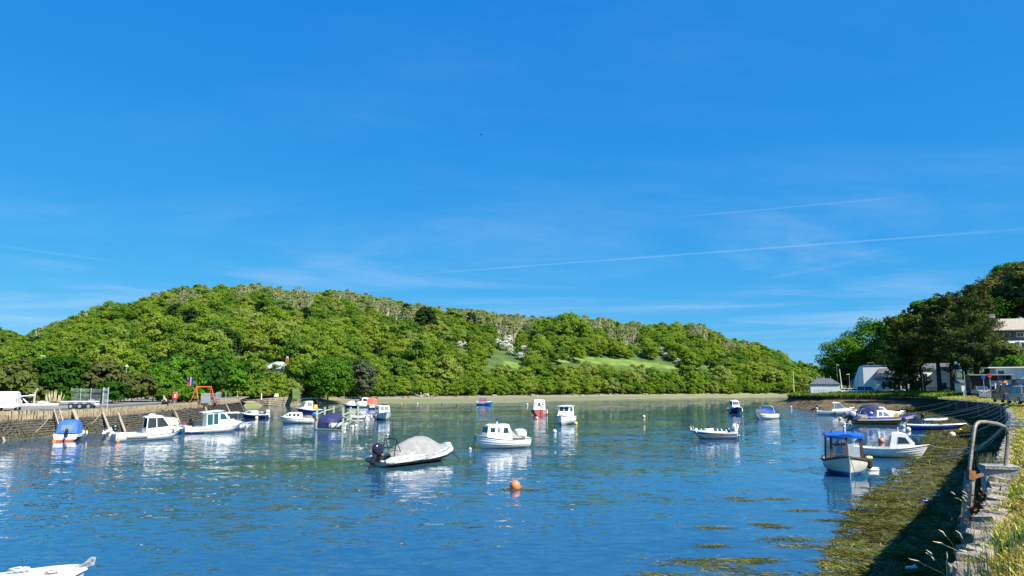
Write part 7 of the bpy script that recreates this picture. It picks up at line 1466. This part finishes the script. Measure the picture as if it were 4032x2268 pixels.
q = Vector((XU(3840, 140, 4), 140, 3.6)); t, r_ = house('white_kiosk', 'small pale kiosk with a cream front half hidden behind the cypress trunks', q, R(-10), 6, 3, 2.0, .5, cream, slate, .2)
for u, m_, v, lb in ((3872, royal, 1486, 'blue hanging sign under the cypress branches'), (3897, redp, 1478, 'red round sign beside the blue hanging sign')):
    q = Q(u, v, 119); t = thing('shop_sign', lb, 'sign', q, R(-15)); mb = MB(); mb.poly([(.32 * math.cos(k * .7854 + .39), 0, .4 * math.sin(k * .7854 + .39)) for k in range(8)], .08, (0, 1, 0)); mb.build('sign_face', m_, t, 0); mb = MB(); mb.bar((.0, .06, -.4), (0, .06, -3.6), .07); mb.build('post', galv, t)
# planter jetty with white posts and flower baskets
q = P(3935, 1546, RZ + .9); q = Vector((XU(3945, 101, 4.2), 101, 3.35)); t = thing('planter_box', 'dark planter box with pale posts and flower baskets beside the road', 'planter', q, R(-12)); mb = MB(); mb.box((0, .6, .45), (1.75, 1.2, .9)); mb.build('box', brownw, t, 0); mb = MB(); mb.box((0, .55, .94), (1.85, 1.3, .08)); mb.build('rim', conc, t, 0)
for x in (-.72, 0, .75): mb = MB(); mb.box((x, .1, 1.45), (.13, .13, 1.05)); mb.build('white_post', offw, t, 0)
for x, m_ in ((.05, palered), (.55, yellow)): mb = MB(); [mb.ball((x + random.uniform(-.2, .2), .1 + random.uniform(-.15, .15), 2.1 + random.uniform(-.15, .15)), .1, 6) for _ in range(12)]; mb.build('flower_basket', m_, t)
# verge posts, wooden
for k, (u, v, h_, z_) in enumerate(((3731, 1564, .9, 2.75), (3797, 1566, 1.0, 2.95), (3869, 1561, 1.0, 3.1), (4005, 1590, 1.0, 3.2))):
    q = P(u, v, z_); mb = MB(); mb.bar((0, 0, -.2), (-.03, 0, h_), .10); o = mb.build('verge_post', offw, None, 0); o.location = q; tag(o, ('leftmost of the short white verge posts, below the white outbuilding', 'short white verge post between the cypress trunks and the wall', 'short white verge post at the front corner of the silver-grey car', 'short white verge post in front of the dark estate car')[k], 'post')
pole(3638, 1553, 1440, .07, galv, 'slender grey pole before the white outbuilding at the water side', z=2.6, Y=163); pole(3803, 1553, 1462, .06, galv, 'thin pole between the cypress trunks left of the silver car', z=RZ, Y=124)
# chain-link line: dark rail between trunks
railing(3640, 0, 3850, 0, 1.5, 'dark rail fence behind the cypress trunks', 8, black, 2.8, .07, 'post_fence', y=166)
# ------------------------------------------------------------------ harbour wall fittings
def rwat(y): 
    i = next(i for i, q in enumerate(rt) if q.y > y); a, b = rt[i - 1], rt[i]; return a.lerp(b, (y - a.y) / (b.y - a.y)), i
GP = 'steel mooring brackets along the harbour wall'
br = MB(); br.box((0, 0, -.55), (.09, .09, 1.5)); br.box((.42, 0, .16), (.9, .08, .08)); brm = br.mesh('bracket', mat('white_steel_bracket', (.55, .55, .53), .5, .12, 6), 0)
for k, y in enumerate((31, 34, 38, 43, 49, 56, 64, 73)):
    q, i = rwat(y); o = link('mooring_bracket', brm); o.location = q + Vector((-.12, .0, -.05)); o.rotation_euler = (0, 0, R(-38 + k * 3)); tag(o, ('white steel angle bracket over the harbour wall edge, nearest the ladder hoop', 'white steel angle bracket over the harbour wall edge, second from the ladder hoop', 'white steel angle bracket over the harbour wall edge, third from the ladder hoop', 'white steel angle bracket over the harbour wall edge, fourth from the ladder hoop', 'white steel angle bracket over the harbour wall edge, fourth from the far end', 'white steel angle bracket over the harbour wall edge, third from the far end', 'white steel angle bracket over the harbour wall edge, second from the far end', 'white steel angle bracket over the harbour wall edge, farthest from the viewer')[k], 'mooring bracket', GP)
pt_ = MB(); pt_.box((0, 0, -.75), (.2, .2, 1.5)); ptm = pt_.mesh('post', rockg, 0)
for k, y in enumerate((88, 95, 103, 111)):
    q, i = rwat(y); o = link('wall_pier', ptm); o.location = q + Vector((-.2, -.1, 0)); o.rotation_euler = (0, 0, R(-25)); tag(o, ('nearest', 'second nearest', 'third nearest', 'farthest')[k] + ' of the stone piers on the face of the far harbour wall', 'pier', 'concrete piers on the far harbour wall')
GR = 'mooring ropes from the harbour wall'
def wr(y, u, v, z, r=.028, sag=.35, m=ROPEW, lb=None): q, i = rwat(y); rope(q + Vector((-.25, 0, -.1)), P(u, v, z * .55), r, sag, lb, m)
for y, u, v, z, lb in ((114, 3541, 1608, .9, 'leftmost mooring rope, from the corner pier to the canopied cruiser'), (106, 3562, 1630, .6, 'mooring rope from the second pier down to the weed'), (97, 3735, 1600, 1.6, 'short mooring rope hanging near the third pier'), (88, 3671, 1625, .7, 'long pale rope sweeping down behind the inflatable tender'), (83, 3600, 1642, .5, 'long rope reaching the bow of the navy inflatable'), (78, 3655, 1650, .5, 'rope running down to the inflatable tender'), (73, 3789, 1646, .9, 'rope from the wall to the weed above the skiff bow'), (66, 3842, 1640, 1.2, 'short steep rope left of the bracket row'), (58, 3872, 1650, 1.2, 'steep rope beside the bracket row'), (52, 3800, 1700, .8, 'rope crossing the dark wall towards the skiff'), (46, 3890, 1668, 1.5, 'slack rope in the shadow of the wall')):
    wr(y, u, v, z, lb=lb)
for k, (y, u, v, z, m_) in enumerate(((40, 3711, 1797, .5, ROPE), (39, 3740, 1790, .6, ROPEW), (37, 3800, 1770, .8, ROPEB))): wr(y, u, v, z, .04, .55, m_, ('thick frayed yellowish rope from the brackets to the weed', 'pale rope beside the thick frayed rope', 'blue-green rope hanging nearest the ladder hoop')[k])
# concrete landing block and ladder hoop in the foreground
yb = 14.3; q = Q(3930, 1846, yb); tq_ = thing('landing_block', 'rough concrete block on the wall head under the ladder hoop', 'concrete block', q, R(-18)); mb = MB(); mb.add([(-.26, -.16, 0), (.28, -.20, .02), (.32, .22, .03), (-.24, .26, 0), (-.28, -.18, -.48), (.06, -.22, -.42), (.32, .22, -.5), (-.24, .26, -.5), (.27, -.22, -.2)], [(0, 1, 2, 3), (0, 4, 5, 8, 1), (3, 7, 4, 0), (1, 8, 5, 6, 2), (2, 6, 7, 3)]); me = mb.mesh('block', conc, 0); fixn(me); link('block', me, tq_)
mb = MB(); mb.box((.03, .03, .04), (.6, .48, .06)); mb.build('cap_slab', conc, tq_, 0)
base = Q(3955, 1862, 14.2); tl = thing('ladder_hoop', 'rusty grey tubular steel ladder hoop curving over the harbour wall in the foreground', 'ladder hoop', base, 0); lh = [Q(3955, 1865, 14.2), Q(3968, 1740, 14.3), Q(3968, 1705, 14.3), Q(3955, 1680, 14.2), Q(3925, 1668, 14.1), Q(3880, 1661, 13.9), Q(3855, 1662, 13.8), Q(3842, 1672, 13.75), Q(3836, 1692, 13.7), Q(3826, 1770, 13.6), Q(3815, 1868, 13.5)]
rusty = mat('rusty_grey_steel', (.23, .22, .185), .6, .2, 6, .3, metal=.3, col2=(.15, .115, .08)); mb = MB(); mb.tube([p - base for p in lh], .034, 8); mb.build('rail', rusty, tl)
p0, p1 = Q(3819, 1862, 13.5), Q(3800, 2110, 13.25); mb = MB(); mb.bar(p0 - base, p1 - base, .15, .10); mb.build('upright', mat('grey_green_post', (.20, .20, .17), .8, .2, 3, .4), tl, 0); mb = MB(); mb.bar(p0 - base + Vector((0, -.01, .04)), p0 + (p1 - p0) * .12 - base + Vector((0, -.01, 0)), .165, .12); mb.build('rust_collar', mat('rust', (.23, .085, .03), .9, .2, 8, .4), tl, 0); mb = MB(); mb.bar(p0 - base + Vector((0, 0, -.1)), Q(3868, 1868, 14.0) - base, .05); mb.build('wall_tie', MATS['rust'], tl, 0)
# ------------------------------------------------------------------ stuff: weed, grass, shrubs
def blades(name, c, d, L_, w, lf, m, up=None, kind='stuff', label=None, parent=None):
    n = len(c); d = d / (np.linalg.norm(d, axis=1, keepdims=True) + 1e-9); r = rng.normal(size=(n, 3)) if up is None else np.cross(d, up); s = np.cross(d, np.cross(r, d)) if up is None else r; s /= np.linalg.norm(s, axis=1, keepdims=True) + 1e-9
    L_ = np.broadcast_to(L_, (n,))[:, None]; w = np.broadcast_to(w, (n,))[:, None] * .5
    v = np.stack([c - s * w, c + s * w, c + d * L_ * .6 + s * w * .8 , c + d * L_, c + d * L_ * .6 - s * w * .8], 1); v[:, 3, 2] -= (L_[:, 0] * .12 if up is None else 0); v = v.reshape(-1, 3)
    me = bpy.data.meshes.new(name); me.vertices.add(5 * n); me.vertices.foreach_set('co', v.ravel().astype(np.float32)); me.loops.add(5 * n); me.loops.foreach_set('vertex_index', np.arange(5 * n, dtype=np.int32)); me.polygons.add(n); me.polygons.foreach_set('loop_start', np.arange(0, 5 * n, 5, dtype=np.int32)); me.update(calc_edges=True); me.materials.append(m); at_ = me.attributes.new('lf', 'FLOAT', 'FACE'); at_.data.foreach_set('value', lf.astype(np.float32))
    o = link(name, me, parent); 
    if kind: o['kind'] = kind
    if label: o['label'] = label
    return o
WEED = leafmat('seaweed', [(.025, .020, .007), (.06, .052, .015), (.10, .098, .024), (.085, .125, .020), (.16, .145, .045), (.25, .21, .085)], trans=.1, objv=False, lfv=.5)
def vnoise(x, y, s, seed=0):
    q = np.sin(x * s * 1.7 + 1.3 * np.sin(y * s * 1.1 + seed)) * np.sin(y * s * 1.9 + seed * 1.7 + np.sin(x * s * .8)) + .6 * np.sin(x * s * 4.3 + y * s * 3.1 + seed); return q / 1.6
fsn = np.array([[list(fshore(i, s)) for s in np.linspace(0, 1.25, 26)] for i in range(NR + 1)])
yy_ = fsn[:, 0, 1]
def weed_on_shore(n):
    # denser near the camera, where the strands show
    iw = np.where((yy_ > 2) & (yy_ < 175))[0]; wgt = np.array([np.linalg.norm(fsn[min(i + 1, NR), 0] - fsn[i, 0]) / (6 + yy_[i]) ** 1.15 for i in iw]); wgt /= wgt.sum()
    i = rng.choice(iw[:-1], n, p=wgt[:-1] / wgt[:-1].sum()); f = rng.uniform(0, 1, n); j = rng.uniform(0, 24.99, n); j0 = j.astype(int); g_ = j - j0
    a = fsn[i, j0] * (1 - g_)[:, None] + fsn[i, j0 + 1] * g_[:, None]; b = fsn[i + 1, j0] * (1 - g_)[:, None] + fsn[i + 1, j0 + 1] * g_[:, None]; c = a * (1 - f)[:, None] + b * f[:, None]
    d = fsn[i, np.minimum(j0 + 2, 25)] - fsn[i, j0]; al = fsn[i + 1, j0] - fsn[i, j0]; al /= np.linalg.norm(al, axis=1, keepdims=True) + 1e-9; d /= np.linalg.norm(d, axis=1, keepdims=True) + 1e-9
    return c, d * .55 - al * .75, j / 25
c, d, s_ = weed_on_shore(120000); keep = (rng.uniform(size=len(c)) < np.clip(1.05 - s_ * .6 + .55 * vnoise(c[:, 0], c[:, 1], .55, 2) + .35 * vnoise(c[:, 0], c[:, 1], 1.7, 11), .05, 1)); c, d, s_ = c[keep], d[keep], s_[keep]; c[:, 2] = np.maximum(c[:, 2], .0) + rng.uniform(.005, .035, len(c)); dist = np.linalg.norm(c[:, :2], axis=1); d = d + rng.normal(size=d.shape) * np.array([.45, .45, .12]); d[:, 2] = d[:, 2] * .25 + .02
lf = np.clip(.40 + .26 * vnoise(c[:, 0], c[:, 1], .45, 5) + .2 * vnoise(c[:, 0], c[:, 1], 1.3, 15) + rng.normal(size=len(c)) * .26, 0, 1)
blades('seaweed', c, d, rng.uniform(.08, .30, len(c)) * (1 + dist * .012), rng.uniform(.010, .026, len(c)) * (1 + dist * .028), lf, WEED, up=np.array([[0, 0, 1.0]]), label='olive brown seaweed covering the foreshore below the harbour wall')
# floating weed patches
def floatweed(n, gen, name, label):
    c = gen(n); lf = np.clip(.5 + .25 * vnoise(c[:, 0], c[:, 1], .8, 9) + rng.normal(size=len(c)) * .25, 0, 1); d = np.stack([np.ones(len(c)) * .9, -.35 * np.ones(len(c)), np.zeros(len(c))], 1) + rng.normal(size=(len(c), 3)) * np.array([.5, .5, .03]); dist = np.linalg.norm(c[:, :2], axis=1)
    return blades(name, c, d, rng.uniform(.07, .26, len(c)) * (1 + dist * .01), rng.uniform(.008, .022, len(c)) * (1 + dist * .03), lf, WEED, up=np.array([[0, 0, 1.0]]), label=label)
def gen1(n):
    iw = np.where((yy_ > 4) & (yy_ < 70))[0]; i = rng.choice(iw, n * 3, p=(lambda w: w / w.sum())(1 / (4 + yy_[iw]) ** .9)); out = rng.exponential(2.3, n * 3) * np.clip(yy_[i] / 16, .7, 2.2); a = fsn[i, 0]; b = np.array([list(rw[k]) for k in i]); dd = b - a; dd[:, 2] = 0; dd /= np.linalg.norm(dd, axis=1, keepdims=True); c = b + dd * (out - .6)[:, None] + rng.normal(size=(n * 3, 3)) * np.array([.25, .35, 0])
    msk = vnoise(c[:, 0] * .55, c[:, 1] * 1.25, .9, 3) + .5 * vnoise(c[:, 0], c[:, 1], 2.4, 6) > (.02 + out * .13); c = c[msk][:n]; c[:, 2] = rng.uniform(.004, .025, len(c)); return c
floatweed(46000, gen1, 'floating_weed', 'patches of olive and green weed floating off the foreshore at right')
spots = [(2720, 2215, .5), (2800, 2210, .5), (2940, 2210, .45), (2975, 2205, .3), (2850, 2235, .4), (2800, 2078, .35), (3000, 2065, .25), (3055, 1965, .35), (2920, 1970, .3), (3100, 2125, .5), (3150, 2150, .4), (2790, 2150, .3), (2600, 2262, .4), (2950, 2262, .6), (3050, 2075, .25), (3150, 2010, .3), (2885, 1960, .2), (2062, 1927, .55), (2005, 1928, .3), (3280, 2050, .5)]
def gen2(n):
    out = []
    for u, v, r_ in spots:
        q = P(u, v, 0); k = int(60 + 320 * r_); out.append(np.stack([q.x + rng.normal(size=k) * r_ * 1.1, q.y + rng.normal(size=k) * r_ * .45, rng.uniform(.004, .02, k)], 1))
    return np.concatenate(out)
floatweed(0, gen2, 'drifting_weed', 'small loose tufts of weed drifting on the river')
# grass on the near bank
DRY = leafmat('dry_grass', [(.42, .34, .08), (.58, .48, .15), (.42, .41, .08), (.24, .31, .05), (.68, .57, .24)], trans=.22, objv=False, lfv=.35); GRN = leafmat('green_grass', [(.10, .18, .02), (.15, .25, .03), (.22, .29, .05)], trans=.35, objv=False, lfv=.4)
bka = np.array(bk).reshape(NR + 1, len(offs), 3)
def bankpts(n, ymin, ymax, jmin, jmax, pw=1.0):
    yb_ = bka[:, 0, 1]; iw = np.where((yb_ > ymin) & (yb_ < ymax))[0][:-1]; wgt = np.array([np.linalg.norm(bka[i + 1, 0] - bka[i, 0]) / (3 + yb_[i]) ** pw for i in iw]); i = rng.choice(iw, n, p=wgt / wgt.sum()); f = rng.uniform(0, 1, n)[:, None]; j = jmin + (jmax - jmin) * rng.uniform(0, 1, n); j0 = j.astype(int); g_ = (j - j0)[:, None]
    a = bka[i, j0] * (1 - g_) + bka[i, j0 + 1] * g_; b = bka[i + 1, j0] * (1 - g_) + bka[i + 1, j0 + 1] * g_; return a * (1 - f) + b * f
c = bankpts(150000, 1.5, 75, .9, 8.5, 1.05); dist = np.linalg.norm(c[:, :2], axis=1); tall = np.clip(vnoise(c[:, 0], c[:, 1], .8, 4) * .6 + .7, .25, 1.4); d = rng.normal(size=c.shape) * np.array([.6, .6, 0]) + np.array([-.25, 0, .8]); lf = np.clip(.36 + .22 * vnoise(c[:, 0], c[:, 1], .35, 8) + rng.normal(size=len(c)) * .22, 0, 1)
blades('dry_grass', c, d, rng.uniform(.06, .20, len(c)) * tall * (1 + dist * .008), rng.uniform(.004, .009, len(c)) * (1 + dist * .16), lf, DRY, label='dry straw-coloured grass on the bank behind the harbour wall')
c = bankpts(9000, 3, 45, .15, .9, 1.0); c = c[vnoise(c[:, 0], c[:, 1], 1.3, 21) > .1]; dist = np.linalg.norm(c[:, :2], axis=1); d = rng.normal(size=c.shape) * np.array([.6, .6, 0]) + np.array([-.35, .1, .9]); c[:, 2] += .02
blades('wall_grass', c, d, rng.uniform(.06, .22, len(c)), rng.uniform(.004, .008, len(c)) * (1 + dist * .12), rng.uniform(0, 1, len(c)), DRY, label='wisps of dry grass growing between the coping stones of the harbour wall')
c = bankpts(26000, 1.5, 40, .6, 6, 1.0); m_ = vnoise(c[:, 0], c[:, 1], .55, 12) > .7; c = c[m_]; dist = np.linalg.norm(c[:, :2], axis=1); d = rng.normal(size=c.shape) * np.array([.4, .4, 0]) + np.array([0, 0, 1])
blades('green_grass', c, d, rng.uniform(.08, .3, len(c)), rng.uniform(.006, .012, len(c)) * (1 + dist * .08), rng.uniform(0, 1, len(c)), GRN, label='tufts of fresh green grass among the dry grass')
c = bankpts(42000, 128, 235, .0, 6, .2); d = rng.normal(size=c.shape) * np.array([.6, .6, 0]) + np.array([0, 0, 1]); blades('bank_grass', c, d, rng.uniform(.4, 1.15, len(c)), rng.uniform(.1, .28, len(c)), rng.uniform(0, 1, len(c)), GRN, label='rough green grass and scrub along the grassy point')
c = bankpts(9000, 70, 135, .3, 5, .2); d = rng.normal(size=c.shape) * np.array([.6, .6, 0]) + np.array([0, 0, 1]); blades('verge_grass', c, d, rng.uniform(.15, .4, len(c)), rng.uniform(.05, .1, len(c)), rng.uniform(0, 1, len(c)), DRY, label='pale grass on the verge between road and wall')
# tall stems and red-leaved weeds in the foreground
def stems(u, v, z, n, hgt, m, lb, name='grass_tuft', spread=.12, seed=1, heads=False, lean=(0, 0)):
    q = P(u, v, z); r_ = random.Random(seed); t = thing(name, lb, 'plant', q); mb = MB(); hd = MB()
    for k in range(n):
        x, y = r_.gauss(0, spread), r_.gauss(0, spread); lx, ly = r_.gauss(lean[0], .25) * hgt, r_.gauss(lean[1], .2) * hgt; h_ = hgt * r_.uniform(.55, 1.1); pts = [(x, y, -.05), (x + lx * .35, y + ly * .35, h_ * .6), (x + lx, y + ly, h_)]; mb.tube(pts, [.004, .003, .0015], 3, cap=False)
        if heads: hd.tube([(x + lx * .8, y + ly * .8, h_ * .86), (x + lx, y + ly, h_), (x + lx * 1.25, y + ly * 1.2, h_ * 1.08)], [.003, .008, .002], 5)
    tag(mb.build('stem', m, t), kind='stuff')
    if heads: tag(hd.build('seed_head', MATS['pampas_plume'], t), kind='stuff')
    return t
grs = mat('green_stem', (.20, .27, .06), .8, .15, 5); dry = mat('straw_stem', (.50, .43, .20), .8, .15, 5)
stems(3880, 1842, 3.3, 70, .30, dry, 'tuft of dry grass growing on the concrete landing block', spread=.10, seed=3); stems(3965, 2120, 3.25, 14, .22, dry, 'small dry grass tuft on the bank edge above the coping stones', spread=.22, seed=4); stems(3995, 2180, 3.3, 40, .24, dry, 'tall dry grass tuft at the right edge of the foreground', spread=.22, seed=5); stems(3838, 2240, 3.1, 5, .42, dry, 'arching grass stems with seed heads at the wall edge, bottom of the picture', spread=.12, seed=6, heads=True, lean=(-.5, -.1)); stems(3760, 2330, 2.9, 5, .45, grs, 'few green flowering stems leaning over the dark wall at the bottom', spread=.1, seed=7, heads=True, lean=(-.35, 0)); stems(3855, 2010, 3.0, 7, .26, grs, 'green stems growing out of the wall by the ladder upright', spread=.1, seed=8, heads=True, lean=(-.6, 0)); stems(3905, 2245, 3.3, 60, .14, grs, 'low fresh green tuft beside the coping stones at the bottom', spread=.2, seed=9)
rl = leafmat('red_leaves', [(.36, .07, .045), (.45, .12, .07)], trans=.2, objv=False)
for k, (u, v) in enumerate(((3870, 2005), (3858, 2045), (3905, 1950))):
    q = P(u, v, 3.1); n = 50; t = thing('red_weed', ('red-leaved weed rooted in the wall above the lower one', 'lower red-leaved weed rooted in the wall by the ladder upright', 'reddish weed in the joint below the landing block')[k], 'plant', q); link('leaves', leafmesh('leaves', rng.normal(size=(n, 3)) * np.array([.14, .1, .06]), rng.normal(size=(n, 3)) + np.array([0, 0, .6]), rng.uniform(.03, .07, n), rng.uniform(0, 1, n), rl, .5), t)
# scraps on the mud
for (u, v, m_, lb) in ((3590, 2240, offw, 'white scrap of litter on the shaded mud at the bottom'), (3640, 1975, royal, 'blue scrap of plastic on the weed at the shadow edge'), (3690, 1955, conc, 'pale flat stone on the weed at the shadow edge')):
    q = P(u, v, .45); mb = MB(); mb.rbox((0, 0, .03), (.3, .12, .07)); mb.ball((.1, .03, .06), .05, 6); o = mb.build('mud_scrap', m_); o.location = q; tag(o, lb, 'litter' if m_ is not conc else 'stone')
# a bird in the sky
q = Q(1895, 531, 120); t = thing('bird', 'tiny dark bird gliding high in the blue sky', 'bird', q, R(30)); mb = MB(); mb.tube([(-.16, 0, 0), (-.08, 0, .0), (.06, 0, .01), (.16, 0, .02), (.2, 0, .02)], [.01, .05, .06, .03, .01], 8); mb.build('body', black, t)
for sg in (1, -1): mb = MB(); mb.add([(.08, .03 * sg, .02), (-.06, .03 * sg, .02), (-.04, .25 * sg, .1), (.07, .25 * sg, .1), (-.08, .5 * sg, .05), (.0, .48 * sg, .06)], [(0, 1, 2, 3), (3, 2, 4, 5)]); mb.build('wing', black, t)
